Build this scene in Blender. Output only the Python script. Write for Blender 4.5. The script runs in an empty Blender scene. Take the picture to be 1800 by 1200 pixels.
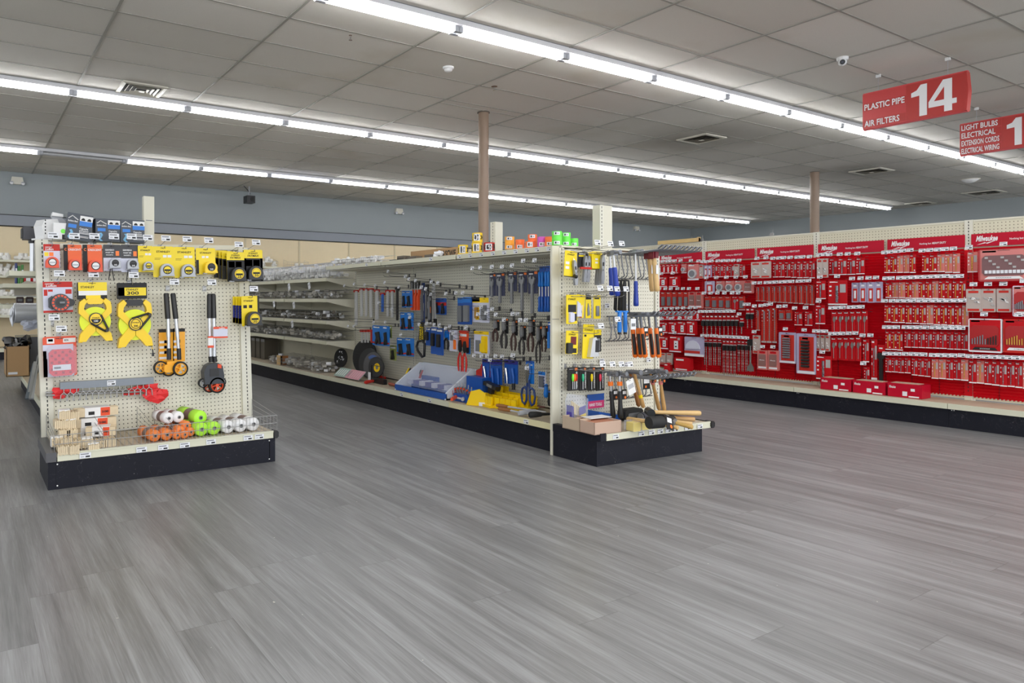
import bpy, math, random
from math import sin, cos, pi, radians
from mathutils import Vector, Matrix
random.seed(7)
SC = bpy.context.scene
COL = SC.collection

# ------------------------------------------------------------------ camera
YAW, FPX, CX, HY, CAMZ = 0.555, 1230.7, 704.9, 526.6, 1.019
cam_d = bpy.data.cameras.new('camera')
cam_d.sensor_width = 36.0
cam_d.lens = FPX / 1800 * 36
cam_d.shift_x = (900 - CX) / 1800
cam_d.shift_y = (HY - 600) / 1800
cam_d.clip_end = 200
cam = bpy.data.objects.new('camera', cam_d)
COL.objects.link(cam)
cam.location = (0, 0, CAMZ)
cam.rotation_euler = (pi / 2, 0.0, -YAW)
SC.camera = cam

# ------------------------------------------------------------------ light and exposure
SC.view_settings.view_transform = 'Standard'
SC.view_settings.look = 'None'
SC.view_settings.gamma = 1
SC.view_settings.use_curve_mapping = False
SC.view_settings.exposure = 0.5
world = bpy.data.worlds.new('world')
SC.world = world
world.use_nodes = True
bg = world.node_tree.nodes['Background']
bg.inputs[0].default_value = (0.92, 0.96, 1.0, 1)
bg.inputs[1].default_value = 1.15
TUBE_EMIT = 14.0

def area(name, loc, rot, sx, sy, power, col=(1, 1, 1)):
    d = bpy.data.lights.new(name, 'AREA'); d.shape = 'RECTANGLE'; d.size = sx; d.size_y = sy
    d.energy = power; d.color = col
    o = bpy.data.objects.new(name, d); COL.objects.link(o); o.location = loc; o.rotation_euler = rot
    return o
# the shop front: daylight through the windows behind the camera
area('shop_window_light', (3.5, -5.6, 1.9), (radians(90), 0, 0), 16, 2.6, 200, (0.92, 0.96, 1.0))
# the further rows of ceiling lamps behind the camera
area('ceiling_lamp_row_light', (4, 1.08, 3.2), (0, 0, 0), 16, 0.12, 150, (1.0, 0.99, 0.97))
area('ceiling_lamp_row_light', (4, -2.5, 3.2), (0, 0, 0), 16, 0.12, 150, (1.0, 0.99, 0.97))

# ------------------------------------------------------------------ geometry of the view (pixel -> place on a known surface)
FW = Vector((sin(YAW), cos(YAW), 0)); RT = Vector((cos(YAW), -sin(YAW), 0))
def ray(x, y): return FW + RT * ((x - CX) / FPX) + Vector((0, 0, -(y - HY) / FPX))
def at_z(x, y, z):
    r = ray(x, y); return r * ((z - CAMZ) / r.z) + Vector((0, 0, CAMZ))
def at_y(x, y, Y):
    r = ray(x, y); return r * (Y / r.y) + Vector((0, 0, CAMZ))
def at_x(x, y, X):
    r = ray(x, y); return r * (X / r.x) + Vector((0, 0, CAMZ))
YL, XS, YC, XR = 4.678, 3.76, 3.382, 7.04       # board faces: left end, centre side, centre end, red wall
ROTX = -pi / 2                                   # for faces that look towards -X
PL = {'L': (at_y, YL, 0.0), 'S': (at_x, XS, ROTX), 'C': (at_y, YC, 0.0), 'R': (at_x, XR, ROTX)}
def on(pl, x, y, d=0.0):
    f, v, r = PL[pl]; return f(x, y, v - d)
def box_on(pl, b, d):
    x0, y0, x1, y1 = b
    xm = (x0 + x1) / 2
    a = on(pl, x0, (y0 + y1) / 2, d); c = on(pl, x1, (y0 + y1) / 2, d)
    t = on(pl, xm, y0, d); u = on(pl, xm, y1, d)
    return t, (a - c).length, (t - u).length, PL[pl][2]

# ------------------------------------------------------------------ materials
def lin(c):
    return tuple(((v / 255) / 12.92 if v / 255 <= 0.04045 else (((v / 255) + 0.055) / 1.055) ** 2.4) for v in c)
MATS = {}
def mat(name, rgb=(200, 200, 200), rough=0.5, metal=0.0, spec=0.5, emit=None, es=1.0, alpha=1.0, trans=0.0, noise=0.0, nscale=20):
    if name in MATS: return MATS[name]
    m = bpy.data.materials.new(name); m.use_nodes = True
    nt = m.node_tree; b = nt.nodes['Principled BSDF']
    c = lin(rgb) + (1,)
    b.inputs['Base Color'].default_value = c
    b.inputs['Roughness'].default_value = rough
    b.inputs['Metallic'].default_value = metal
    b.inputs['Specular IOR Level'].default_value = spec
    b.inputs['Alpha'].default_value = alpha
    b.inputs['Transmission Weight'].default_value = trans
    if emit:
        b.inputs['Emission Color'].default_value = lin(emit) + (1,); b.inputs['Emission Strength'].default_value = es
    if noise:
        n = nt.nodes.new('ShaderNodeTexNoise'); n.inputs['Scale'].default_value = nscale; n.inputs['Detail'].default_value = 6
        tc = nt.nodes.new('ShaderNodeTexCoord'); nt.links.new(tc.outputs['Object'], n.inputs['Vector'])
        mx = nt.nodes.new('ShaderNodeMix'); mx.data_type = 'RGBA'
        mx.inputs[6].default_value = tuple(v * (1 - noise) for v in c[:3]) + (1,); mx.inputs[7].default_value = tuple(min(1, v * (1 + noise)) for v in c[:3]) + (1,)
        nt.links.new(n.outputs['Fac'], mx.inputs[0]); nt.links.new(mx.outputs[2], b.inputs['Base Color'])
    MATS[name] = m
    return m
def nodes(m): return m.node_tree, m.node_tree.nodes, m.node_tree.links
def math_(nt, op, a, b=None, clamp=False):
    n = nt.nodes.new('ShaderNodeMath'); n.operation = op; n.use_clamp = clamp
    for i, v in enumerate((a, b)):
        if v is None: continue
        if isinstance(v, (int, float)): n.inputs[i].default_value = v
        else: nt.links.new(v, n.inputs[i])
    return n.outputs[0]
def mix_(nt, fac, a, b):
    n = nt.nodes.new('ShaderNodeMix'); n.data_type = 'RGBA'
    for i, v in ((0, fac), (6, a), (7, b)):
        if isinstance(v, (int, float)): n.inputs[i].default_value = v
        elif isinstance(v, tuple): n.inputs[i].default_value = v if len(v) == 4 else v + (1,)
        else: nt.links.new(v, n.inputs[i])
    return n.outputs[2]
def coords(nt):
    tc = nt.nodes.new('ShaderNodeTexCoord'); s = nt.nodes.new('ShaderNodeSeparateXYZ'); nt.links.new(tc.outputs['Object'], s.inputs[0])
    return tc.outputs['Object'], s.outputs

def pegboard(name, rgb, axis='X', hole=(70, 66, 56), rad=0.0036, pitch=0.0254):
    """hardboard with a grid of drilled holes, one per inch"""
    m = mat(name, rgb, 0.55); nt, _, L = nodes(m); b = nt.nodes['Principled BSDF']
    vec, o = coords(nt)
    def cell(s):
        f = math_(nt, 'FRACT', math_(nt, 'DIVIDE', s, pitch)); return math_(nt, 'MULTIPLY', math_(nt, 'SUBTRACT', f, 0.5), pitch)
    u = cell(o[0] if axis == 'X' else o[1]); v = cell(o[2])
    d = math_(nt, 'SQRT', math_(nt, 'ADD', math_(nt, 'MULTIPLY', u, u), math_(nt, 'MULTIPLY', v, v)))
    h = math_(nt, 'LESS_THAN', d, rad)
    nz = nt.nodes.new('ShaderNodeTexNoise'); nz.inputs['Scale'].default_value = 3; L.new(vec, nz.inputs['Vector'])
    base = mix_(nt, nz.outputs['Fac'], tuple(c * 0.93 for c in lin(rgb)), tuple(min(1, c * 1.05) for c in lin(rgb)))
    L.new(mix_(nt, h, base, lin(hole)), b.inputs['Base Color'])
    return m
def slotted(name, rgb, offs=(0,)):
    """steel upright punched with a column of slots at local x = offs"""
    m = mat(name, rgb, 0.45); nt, _, L = nodes(m); b = nt.nodes['Principled BSDF']
    vec, o = coords(nt)
    f = math_(nt, 'FRACT', math_(nt, 'DIVIDE', o[2], 0.0254)); zz = math_(nt, 'LESS_THAN', f, 0.6)
    acc = None
    for of in offs:
        xx = math_(nt, 'LESS_THAN', math_(nt, 'ABSOLUTE', math_(nt, 'SUBTRACT', o[0], of)), 0.0032)
        acc = xx if acc is None else math_(nt, 'MAXIMUM', acc, xx)
    lim = math_(nt, 'GREATER_THAN', o[2], 0.24)
    k = math_(nt, 'MULTIPLY', math_(nt, 'MULTIPLY', acc, zz), lim)
    L.new(mix_(nt, k, lin(rgb), lin((28, 27, 24))), b.inputs['Base Color'])
    return m
def scuffed(name, rgb, rough=0.42):
    """dark painted kick plate with pale specks and hairline scratches"""
    m = mat(name, rgb, rough); nt, _, L = nodes(m); b = nt.nodes['Principled BSDF']
    vec, o = coords(nt)
    n1 = nt.nodes.new('ShaderNodeTexNoise'); n1.inputs['Scale'].default_value = 90; n1.inputs['Detail'].default_value = 2; L.new(vec, n1.inputs['Vector'])
    n2 = nt.nodes.new('ShaderNodeTexNoise'); n2.inputs['Scale'].default_value = 4; n2.inputs['Detail'].default_value = 5; L.new(vec, n2.inputs['Vector'])
    n3 = nt.nodes.new('ShaderNodeTexNoise'); n3.inputs['Scale'].default_value = 6; n3.inputs['Distortion'].default_value = 3; n3.inputs['Detail'].default_value = 3; L.new(vec, n3.inputs['Vector'])
    s1 = math_(nt, 'GREATER_THAN', n1.outputs['Fac'], 0.775)
    s3 = math_(nt, 'LESS_THAN', math_(nt, 'ABSOLUTE', math_(nt, 'SUBTRACT', n3.outputs['Fac'], 0.62)), 0.002)
    s3 = math_(nt, 'MULTIPLY', s3, 0.2)
    base = mix_(nt, n2.outputs['Fac'], tuple(c * 0.75 for c in lin(rgb)), tuple(min(1, c * 1.35) for c in lin(rgb)))
    L.new(mix_(nt, math_(nt, 'MAXIMUM', math_(nt, 'MULTIPLY', s1, 0.6), s3), base, lin((150, 150, 155))), b.inputs['Base Color'])
    return m

CREAM = (214, 211, 194)
M_CREAM = mat('cream_painted_steel', CREAM, 0.42, noise=0.03, nscale=3)
M_PEGX = pegboard('cream_pegboard', (222, 219, 203), 'X')
M_PEGY = pegboard('cream_pegboard_side', (222, 220, 205), 'X')
M_PEGR = pegboard('cream_pegboard_red_wall', (214, 209, 186), 'X', hole=(95, 86, 66))
M_PEGB = pegboard('beige_pegboard_back', (222, 205, 170), 'X', hole=(176, 156, 122), rad=0.0042)
M_SLOT = slotted('slotted_cream_upright', (218, 216, 202), (0,))
M_KICK = scuffed('black_kick_plate', (27, 28, 37), 0.5); M_KICK.node_tree.nodes['Principled BSDF'].inputs['Specular IOR Level'].default_value = 0.2
M_DECK = mat('beige_deck_shelf', (186, 172, 150), 0.5, noise=0.06, nscale=5)
M_RAIL = mat('cream_price_rail', (212, 211, 190), 0.4)
M_WIRE = mat('zinc_wire', (160, 160, 160), 0.35, 0.5)
M_DWIRE = mat('dark_wire', (96, 96, 98), 0.4, 0.5)
M_STEEL = mat('bright_steel', (205, 207, 210), 0.32, 0.45)
M_DSTEEL = mat('grey_forged_steel', (128, 131, 138), 0.35, 0.45)
M_BLACK = mat('black_plastic', (28, 28, 30), 0.4)
M_RUBBER = mat('black_rubber', (32, 32, 33), 0.7)
M_WHITE = mat('white_plastic', (232, 232, 232), 0.4)
M_PAPER = mat('white_price_paper', (228, 230, 236), 0.6)
M_INK = mat('black_print', (24, 24, 26), 0.6)
M_WINK = mat('white_print', (236, 236, 238), 0.6)
M_RED = mat('red_card', (190, 20, 30), 0.45, spec=0.2)
M_RED2 = mat('red_pack', (196, 52, 44), 0.4, spec=0.2)
M_PINK = mat('pale_red_pack', (214, 120, 112), 0.35)
M_SLAT = mat('red_slat_panel', (200, 8, 26), 0.42, spec=0.2)
M_BANNER = mat('crimson_banner', (184, 14, 44), 0.4, spec=0.2)
M_YEL = mat('yellow_card', (240, 212, 10), 0.4)
M_YEL2 = mat('yellow_plastic', (248, 208, 12), 0.32)
M_LIME = mat('lime_yellow_plastic', (226, 236, 10), 0.32)
M_ORG = mat('orange_plastic', (246, 122, 34), 0.38)
M_ORG2 = mat('vermilion_plastic', (226, 74, 30), 0.35)
M_BLUE = mat('blue_card', (22, 82, 170), 0.38)
M_BLUE2 = mat('bright_blue_card', (28, 122, 214), 0.38)
M_NAVY = mat('navy_plastic', (36, 62, 120), 0.4)
M_HAMB = mat('blue_hammer_grip', (32, 60, 160), 0.45)
M_WOOD = mat('pale_hickory', (214, 178, 122), 0.5, noise=0.12, nscale=30)
M_WOOD2 = mat('brown_handle_wood', (150, 98, 52), 0.45, noise=0.15, nscale=30)
M_CARDB = mat('brown_cardboard', (176, 142, 102), 0.75, noise=0.05, nscale=8)
M_CARDB2 = mat('grey_cardboard', (188, 168, 146), 0.75, noise=0.05, nscale=8)
M_GREEN = mat('fluorescent_green', (120, 236, 70), 0.4)
M_CLEAR = mat('clear_blister', (226, 230, 240), 0.12, alpha=0.22)
M_CLEAR2 = mat('clear_bag_film', (215, 222, 240), 0.1, alpha=0.24)
M_GALV = mat('galvanised_duct', (205, 208, 214), 0.3, 0.4)
M_CHROME = mat('chrome', (225, 225, 228), 0.15, 1.0)
M_GREY = mat('mid_grey_plastic', (120, 122, 126), 0.4)
M_LGREY = mat('light_grey_plastic', (176, 178, 184), 0.35)
M_PVC = mat('white_pvc', (232, 230, 224), 0.35)

# ------------------------------------------------------------------ mesh building
TEXTS = {}
def text_geo(s, bold=0.0, shear=0.0):
    k = (s, bold, shear)
    if k not in TEXTS:
        cu = bpy.data.curves.new('t', 'FONT'); cu.body = s; cu.size = 1.0; cu.offset = bold; cu.shear = shear; cu.resolution_u = 2
        o = bpy.data.objects.new('t', cu); me = o.to_mesh()
        V = [(v.co.x, v.co.y) for v in me.vertices]; F = [tuple(p.vertices) for p in me.polygons]
        o.to_mesh_clear(); bpy.data.objects.remove(o); bpy.data.curves.remove(cu)
        if V:
            x0 = min(v[0] for v in V); x1 = max(v[0] for v in V); y0 = min(v[1] for v in V); y1 = max(v[1] for v in V)
        else: x0 = x1 = y0 = y1 = 0
        TEXTS[k] = (V, F, x0, x1, y0, y1)
    return TEXTS[k]

class MB:
    def __init__(s): s.v = []; s.f = []; s.m = []; s.sm = []; s.mats = []; s.T = Matrix.Identity(4)
    def mi(s, m):
        if m not in s.mats: s.mats.append(m)
        return s.mats.index(m)
    def add(s, V, F, m, smooth=False):
        n = len(s.v); k = s.mi(m)
        s.v += [tuple(s.T @ Vector(p)) for p in V]
        for f in F:
            s.f.append(tuple(n + i for i in f)); s.m.append(k); s.sm.append(smooth)
        return s
    def box(s, x0, x1, y0, y1, z0, z1, m):
        V = [(x, y, z) for z in (z0, z1) for y in (y0, y1) for x in (x0, x1)]
        return s.add(V, [(0, 2, 3, 1), (4, 5, 7, 6), (0, 1, 5, 4), (2, 6, 7, 3), (0, 4, 6, 2), (1, 3, 7, 5)], m)
    def cham(s, x0, x1, y0, y1, z0, z1, m, c=0.004):
        """box whose four upright-in-face corners (x-z outline) are cut"""
        P = [(x0 + c, z0), (x1 - c, z0), (x1, z0 + c), (x1, z1 - c), (x1 - c, z1), (x0 + c, z1), (x0, z1 - c), (x0, z0 + c)]
        return s.prism(P, y0, y1, m)
    def prism(s, P, y0, y1, m, smooth=False):
        """outline P in x-z, extruded along y"""
        n = len(P)
        a = sum(P[i][0] * P[(i + 1) % n][1] - P[(i + 1) % n][0] * P[i][1] for i in range(n))
        if a < 0: P = P[::-1]
        V = [(x, y0, z) for x, z in P] + [(x, y1, z) for x, z in P]
        F = [tuple(range(n)), tuple(range(2 * n - 1, n - 1, -1))]
        s.add(V, F, m)
        return s.add(V, [(i, n + i, n + (i + 1) % n, (i + 1) % n) for i in range(n)], m, smooth)
    def prismz(s, P, z0, z1, m, smooth=False):
        n = len(P)
        a = sum(P[i][0] * P[(i + 1) % n][1] - P[(i + 1) % n][0] * P[i][1] for i in range(n))
        if a < 0: P = P[::-1]
        V = [(x, y, z0) for x, y in P] + [(x, y, z1) for x, y in P]
        s.add(V, [tuple(range(n - 1, -1, -1)), tuple(range(n, 2 * n))], m)
        return s.add(V, [(i, (i + 1) % n, n + (i + 1) % n, n + i) for i in range(n)], m, smooth)
    def cyl(s, p0, p1, r, m, n=10, r2=None, caps=True, smooth=True, m2=None):
        p0 = Vector(p0); p1 = Vector(p1); r2 = r if r2 is None else r2
        d = (p1 - p0).normalized(); a = Vector((0, 0, 1)) if abs(d.z) < 0.9 else Vector((1, 0, 0))
        u = d.cross(a).normalized(); w = d.cross(u)
        V = [p0 + (u * cos(2 * pi * i / n) + w * sin(2 * pi * i / n)) * r for i in range(n)] + \
            [p1 + (u * cos(2 * pi * i / n) + w * sin(2 * pi * i / n)) * r2 for i in range(n)]
        s.add(V, [(i, (i + 1) % n, n + (i + 1) % n, n + i) for i in range(n)], m, smooth)
        if caps: s.add(V, [tuple(range(n - 1, -1, -1)), tuple(range(n, 2 * n))], m2 or m)
        return s
    def tube(s, P, r, m, n=6, closed=False):
        P = [Vector(p) for p in P]; k = len(P); V = []; pu = None
        for i in range(k):
            if closed: d = P[(i + 1) % k] - P[i - 1]
            else: d = P[min(i + 1, k - 1)] - P[max(i - 1, 0)]
            d.normalize()
            if pu is None:
                a = Vector((0, 0, 1)) if abs(d.z) < 0.9 else Vector((1, 0, 0)); u = d.cross(a).normalized()
            else: u = (pu - d * pu.dot(d)).normalized()
            pu = u; w = d.cross(u); rr = r[i] if isinstance(r, (list, tuple)) else r
            V += [P[i] + (u * cos(2 * pi * j / n) + w * sin(2 * pi * j / n)) * rr for j in range(n)]
        F = []
        for i in range(k if closed else k - 1):
            a0 = i * n; b0 = ((i + 1) % k) * n
            F += [(a0 + j, a0 + (j + 1) % n, b0 + (j + 1) % n, b0 + j) for j in range(n)]
        s.add(V, F, m, True)
        if not closed: s.add(V, [tuple(range(n - 1, -1, -1)), tuple(range((k - 1) * n, k * n))], m)
        return s
    def lathe(s, prof, m, c=(0, 0, 0), axis='z', n=16, smooth=True, caps=True):
        """profile of (radius, height) turned about an axis"""
        V = []
        for r, h in prof:
            for j in range(n):
                a = 2 * pi * j / n; x, y = r * cos(a), r * sin(a)
                p = (x, y, h) if axis == 'z' else ((x, h, y) if axis == 'y' else (h, x, y))
                V.append((p[0] + c[0], p[1] + c[1], p[2] + c[2]))
        F = []; 
        for i in range(len(prof) - 1):
            for j in range(n):
                q = (i * n + j, i * n + (j + 1) % n, (i + 1) * n + (j + 1) % n, (i + 1) * n + j)
                F.append(q if axis != 'y' else q[::-1])
        s.add(V, F, m, smooth)
        e = (len(prof) - 1) * n
        if not caps: return s
        if prof[0][0] > 1e-6: s.add(V, [tuple(range(n - 1, -1, -1)) if axis != 'y' else tuple(range(n))], m)
        if prof[-1][0] > 1e-6: s.add(V, [tuple(range(e, e + n)) if axis != 'y' else tuple(range(e + n - 1, e - 1, -1))], m)
        return s
    def disc(s, x, z, y, r, m, n=16, rin=0.0):
        """flat disc or ring facing -y"""
        V = [(x + r * cos(2 * pi * i / n), y, z + r * sin(2 * pi * i / n)) for i in range(n)]
        if rin <= 0: return s.add(V, [tuple(range(n))], m)
        V += [(x + rin * cos(2 * pi * i / n), y, z + rin * sin(2 * pi * i / n)) for i in range(n)]
        return s.add(V, [(i, (i + 1) % n, n + (i + 1) % n, n + i) for i in range(n)], m)
    def rect(s, x0, x1, z0, z1, y, m):
        return s.add([(x0, y, z0), (x1, y, z0), (x1, y, z1), (x0, y, z1)], [(0, 1, 2, 3)], m)
    def text(s, t, x, z, h, y, m, w=None, bold=0.0, shear=0.0, align='c'):
        """lettering facing -y; x,z = middle (or left end); h = cap height; w = total width"""
        V, F, x0, x1, y0, y1 = text_geo(t, bold, shear)
        if not V: return s
        ref = 0.70
        sz = h / ref; sx = sz if w is None else w / max(1e-6, (x1 - x0))
        W = (x1 - x0) * sx
        ox = x - (W / 2 if align == 'c' else 0)
        return s.add([(ox + (a - x0) * sx, y, z - h / 2 + b * sz) for a, b in V], F, m)
    def twist(s, x, y, z0, z1, r, m, turns=4, seg=14):
        """fluted drill-bit body along z"""
        V = []; F = []
        for i in range(seg + 1):
            a = 2 * pi * turns * i / seg / 1.0
            for j in range(4):
                rr = r if j % 2 == 0 else r * 0.45
                V.append((x + rr * cos(a + j * pi / 2), y + rr * sin(a + j * pi / 2), z0 + (z1 - z0) * i / seg))
        for i in range(seg):
            for j in range(4): F.append((i * 4 + j, i * 4 + (j + 1) % 4, i * 4 + 4 + (j + 1) % 4, i * 4 + 4 + j))
        return s.add(V, F, m)
    def mesh(s, name):
        me = bpy.data.meshes.new(name); me.from_pydata(s.v, [], s.f)
        for m in s.mats: me.materials.append(m)
        me.polygons.foreach_set('material_index', s.m); me.polygons.foreach_set('use_smooth', s.sm)
        me.update(); return me

def obj(name, mb, parent=None, loc=(0, 0, 0), rot=(0, 0, 0)):
    me = mb if isinstance(mb, bpy.types.Mesh) else mb.mesh(name)
    o = bpy.data.objects.new(name, me); COL.objects.link(o)
    o.location = loc; o.rotation_euler = rot
    if parent is not None: o.parent = parent
    return o
def empty(name, loc=(0, 0, 0), rot=(0, 0, 0)):
    o = bpy.data.objects.new(name, None); COL.objects.link(o); o.location = loc; o.rotation_euler = rot
    o.empty_display_size = 0.1
    return o
def tag(o, label, cat, group=None):
    o['label'] = label; o['category'] = cat
    if group: o['group'] = group
    return o
def struct(o): o['kind'] = 'structure'; return o
ORD = ['first', 'second', 'third', 'fourth', 'fifth', 'sixth', 'seventh', 'eighth', 'ninth', 'tenth', 'eleventh', 'twelfth', 'thirteenth', 'fourteenth', 'fifteenth', 'sixteenth', 'seventeenth', 'eighteenth', 'nineteenth', 'twentieth']
# ================================================================== the room
CEIL = 3.319
# floor: grey vinyl planks laid along y
m = mat('grey_vinyl_plank', (120, 118, 115), 0.34, spec=0.45); nt, _, L = nodes(m); b = nt.nodes['Principled BSDF']
vec, o = coords(nt)
col = math_(nt, 'FLOOR', math_(nt, 'DIVIDE', o[0], 0.181))
wn1 = nt.nodes.new('ShaderNodeTexWhiteNoise'); wn1.noise_dimensions = '1D'; L.new(col, wn1.inputs['W'])
yy = math_(nt, 'ADD', math_(nt, 'DIVIDE', o[1], 1.22), math_(nt, 'MULTIPLY', wn1.outputs['Value'], 5.3))
row = math_(nt, 'FLOOR', yy)
cmb = nt.nodes.new('ShaderNodeCombineXYZ'); L.new(col, cmb.inputs[0]); L.new(row, cmb.inputs[1])
wn2 = nt.nodes.new('ShaderNodeTexWhiteNoise'); wn2.noise_dimensions = '2D'; L.new(cmb.outputs[0], wn2.inputs['Vector'])
def stretched(sx, sy, detail, dist=0.0, scale=1.0):
    mp = nt.nodes.new('ShaderNodeCombineXYZ')
    L.new(math_(nt, 'MULTIPLY', o[0], sx), mp.inputs[0])
    L.new(math_(nt, 'MULTIPLY', o[1], sy), mp.inputs[1])
    L.new(math_(nt, 'MULTIPLY', wn2.outputs['Value'], 37.0), mp.inputs[2])
    n = nt.nodes.new('ShaderNodeTexNoise'); n.inputs['Scale'].default_value = scale; n.inputs['Detail'].default_value = detail; n.inputs['Distortion'].default_value = dist
    L.new(mp.outputs[0], n.inputs['Vector']); return n.outputs['Fac']
g1 = stretched(17, 0.9, 5, 0.8); g2 = stretched(95, 3.0, 4, 0.4); g3 = stretched(300, 9, 2); g4 = stretched(1.6, 0.9, 3)
v = math_(nt, 'ADD', math_(nt, 'MULTIPLY', g1, 0.7), math_(nt, 'MULTIPLY', g2, 0.34))
v = math_(nt, 'ADD', v, math_(nt, 'MULTIPLY', g3, 0.30))
v = math_(nt, 'ADD', v, math_(nt, 'MULTIPLY', g4, 0.16))
v = math_(nt, 'ADD', v, math_(nt, 'MULTIPLY', wn2.outputs['Value'], 0.07))
ramp = nt.nodes.new('ShaderNodeValToRGB'); L.new(v, ramp.inputs[0])
e = ramp.color_ramp.elements
e[0].position = 0.56; e[0].color = lin((97, 97, 98)) + (1,)
e[1].position = 1.0; e[1].color = lin((145, 146, 148)) + (1,)
e2 = ramp.color_ramp.elements.new(0.77); e2.color = lin((119, 119, 120)) + (1,)
ex = math_(nt, 'FRACT', math_(nt, 'DIVIDE', o[0], 0.181)); ex = math_(nt, 'MINIMUM', ex, math_(nt, 'SUBTRACT', 1.0, ex))
ey = math_(nt, 'FRACT', yy); ey = math_(nt, 'MINIMUM', ey, math_(nt, 'SUBTRACT', 1.0, ey))
seam = math_(nt, 'MAXIMUM', math_(nt, 'LESS_THAN', ex, 0.005), math_(nt, 'LESS_THAN', ey, 0.0012))
cc = mix_(nt, math_(nt, 'MULTIPLY', seam, 0.35), ramp.outputs[0], lin((58, 56, 54)))
sp = nt.nodes.new('ShaderNodeTexNoise'); sp.inputs['Scale'].default_value = 45; sp.inputs['Detail'].default_value = 1; L.new(vec, sp.inputs['Vector'])
cc = mix_(nt, math_(nt, 'GREATER_THAN', sp.outputs['Fac'], 0.815), cc, lin((200, 196, 188)))
L.new(cc, b.inputs['Base Color'])
bp = nt.nodes.new('ShaderNodeBump'); bp.inputs['Strength'].default_value = 0.12; bp.inputs['Distance'].default_value = 0.002; L.new(v, bp.inputs['Height']); L.new(bp.outputs[0], b.inputs['Normal'])
M_FLOOR = m
fl = MB(); fl.box(-6, 20, -6, 14.4, -0.1, 0, M_FLOOR); struct(obj('floor', fl))

# ceiling: mineral tiles 4 x 2 ft in a painted grid
m = mat('ceiling_tile', (196, 192, 182), 0.85); nt, _, L = nodes(m); b = nt.nodes['Principled BSDF']
vec, o = coords(nt)
cx_ = math_(nt, 'FLOOR', math_(nt, 'DIVIDE', math_(nt, 'SUBTRACT', o[0], 1.0), 1.2192)); cy_ = math_(nt, 'FLOOR', math_(nt, 'DIVIDE', math_(nt, 'SUBTRACT', o[1], 5.34), 0.6096))
cm = nt.nodes.new('ShaderNodeCombineXYZ'); L.new(cx_, cm.inputs[0]); L.new(cy_, cm.inputs[1])
wn = nt.nodes.new('ShaderNodeTexWhiteNoise'); wn.noise_dimensions = '2D'; L.new(cm.outputs[0], wn.inputs['Vector'])
n1 = nt.nodes.new('ShaderNodeTexNoise'); n1.inputs['Scale'].default_value = 1.1; n1.inputs['Detail'].default_value = 5; L.new(vec, n1.inputs['Vector'])
n2 = nt.nodes.new('ShaderNodeTexNoise'); n2.inputs['Scale'].default_value = 160; n2.inputs['Detail'].default_value = 2; L.new(vec, n2.inputs['Vector'])
c1 = mix_(nt, wn.outputs['Value'], lin((212, 208, 199)), lin((226, 222, 214)))
c1 = mix_(nt, math_(nt, 'MULTIPLY', math_(nt, 'GREATER_THAN', n2.outputs['Fac'], 0.64), 0.3), c1, lin((186, 181, 171)))
st = math_(nt, 'MULTIPLY', math_(nt, 'SUBTRACT', n1.outputs['Fac'], 0.57), 3.0, clamp=True)
c1 = mix_(nt, math_(nt, 'MULTIPLY', st, 0.7), c1, lin((190, 180, 158)))
# soot around the air registers
def soot(px, py, r):
    dx = math_(nt, 'SUBTRACT', o[0], px); dy = math_(nt, 'MULTIPLY', math_(nt, 'SUBTRACT', o[1], py), 1.2)
    d = math_(nt, 'SQRT', math_(nt, 'ADD', math_(nt, 'MULTIPLY', dx, dx), math_(nt, 'MULTIPLY', dy, dy)))
    return math_(nt, 'MULTIPLY', math_(nt, 'SUBTRACT', 1.0, math_(nt, 'DIVIDE', d, r)), n1.outputs['Fac'], clamp=True)
CZ = CEIL
VENTS = [at_z(245, 161, CZ), at_z(1233, 243, CZ), at_z(1532, 300, CZ), at_z(1618, 357, CZ), at_z(1730, 338, CZ)]
for i, p in enumerate(VENTS[1:4]):
    c1 = mix_(nt, math_(nt, 'MULTIPLY', soot(p.x, p.y, 1.25), 1.15, clamp=True), c1, lin((92, 86, 74)))
L.new(c1, b.inputs['Base Color'])
M_TILE = m
M_TBAR = mat('painted_ceiling_grid', (162, 159, 151), 0.5)
ce = MB(); ce.box(-6, 20, -6, 14.4, CEIL, CEIL + 0.1, M_TILE); ceiling = struct(obj('ceiling', ce))
gr = MB()
k = -6
while True:
    x = 1.01 + 1.2192 * k
    if x > 20: break
    if x > -6: gr.box(x - 0.012, x + 0.012, -6, 14.4, CEIL - 0.007, CEIL + 0.002, M_TBAR)
    k += 1
k = -19
while True:
    y = 5.335 + 0.6096 * k
    if y > 14.38: break
    if y > -6: gr.box(-6, 20, y - 0.009, y + 0.009, CEIL - 0.004, CEIL + 0.002, M_TBAR)
    k += 1
# extra short cross bars beside the round column
gr.box(4.66, 5.88, 6.70, 6.716, CEIL - 0.004, CEIL + 0.002, M_TBAR)
gg = obj('ceiling_grid', gr, ceiling)

M_WALL = mat('grey_wall_paint', (158, 165, 167), 0.7, noise=0.03, nscale=2)
M_SOFF = mat('blue_grey_band', (134, 139, 147), 0.6)
M_DARK = mat('dark_gap', (40, 40, 38), 0.8)
wb = MB(); wb.box(-6, 20.1, 14.4, 14.6, 0, CEIL + 0.1, M_WALL); struct(obj('wall_back', wb))
wr = MB(); wr.box(20, 20.2, -6, 14.4, 0, CEIL + 0.1, M_WALL); struct(obj('wall_right', wr))
ws = MB(); ws.box(-6, 20, 14.02, 14.4, 2.318, 2.50, M_SOFF); ws.box(-6, 20, 14.015, 14.4, 2.50, 2.512, M_DARK); ws.box(-6, 20, 14.015, 14.4, 2.306, 2.318, M_DARK)
struct(obj('trim_1', ws))

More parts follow.
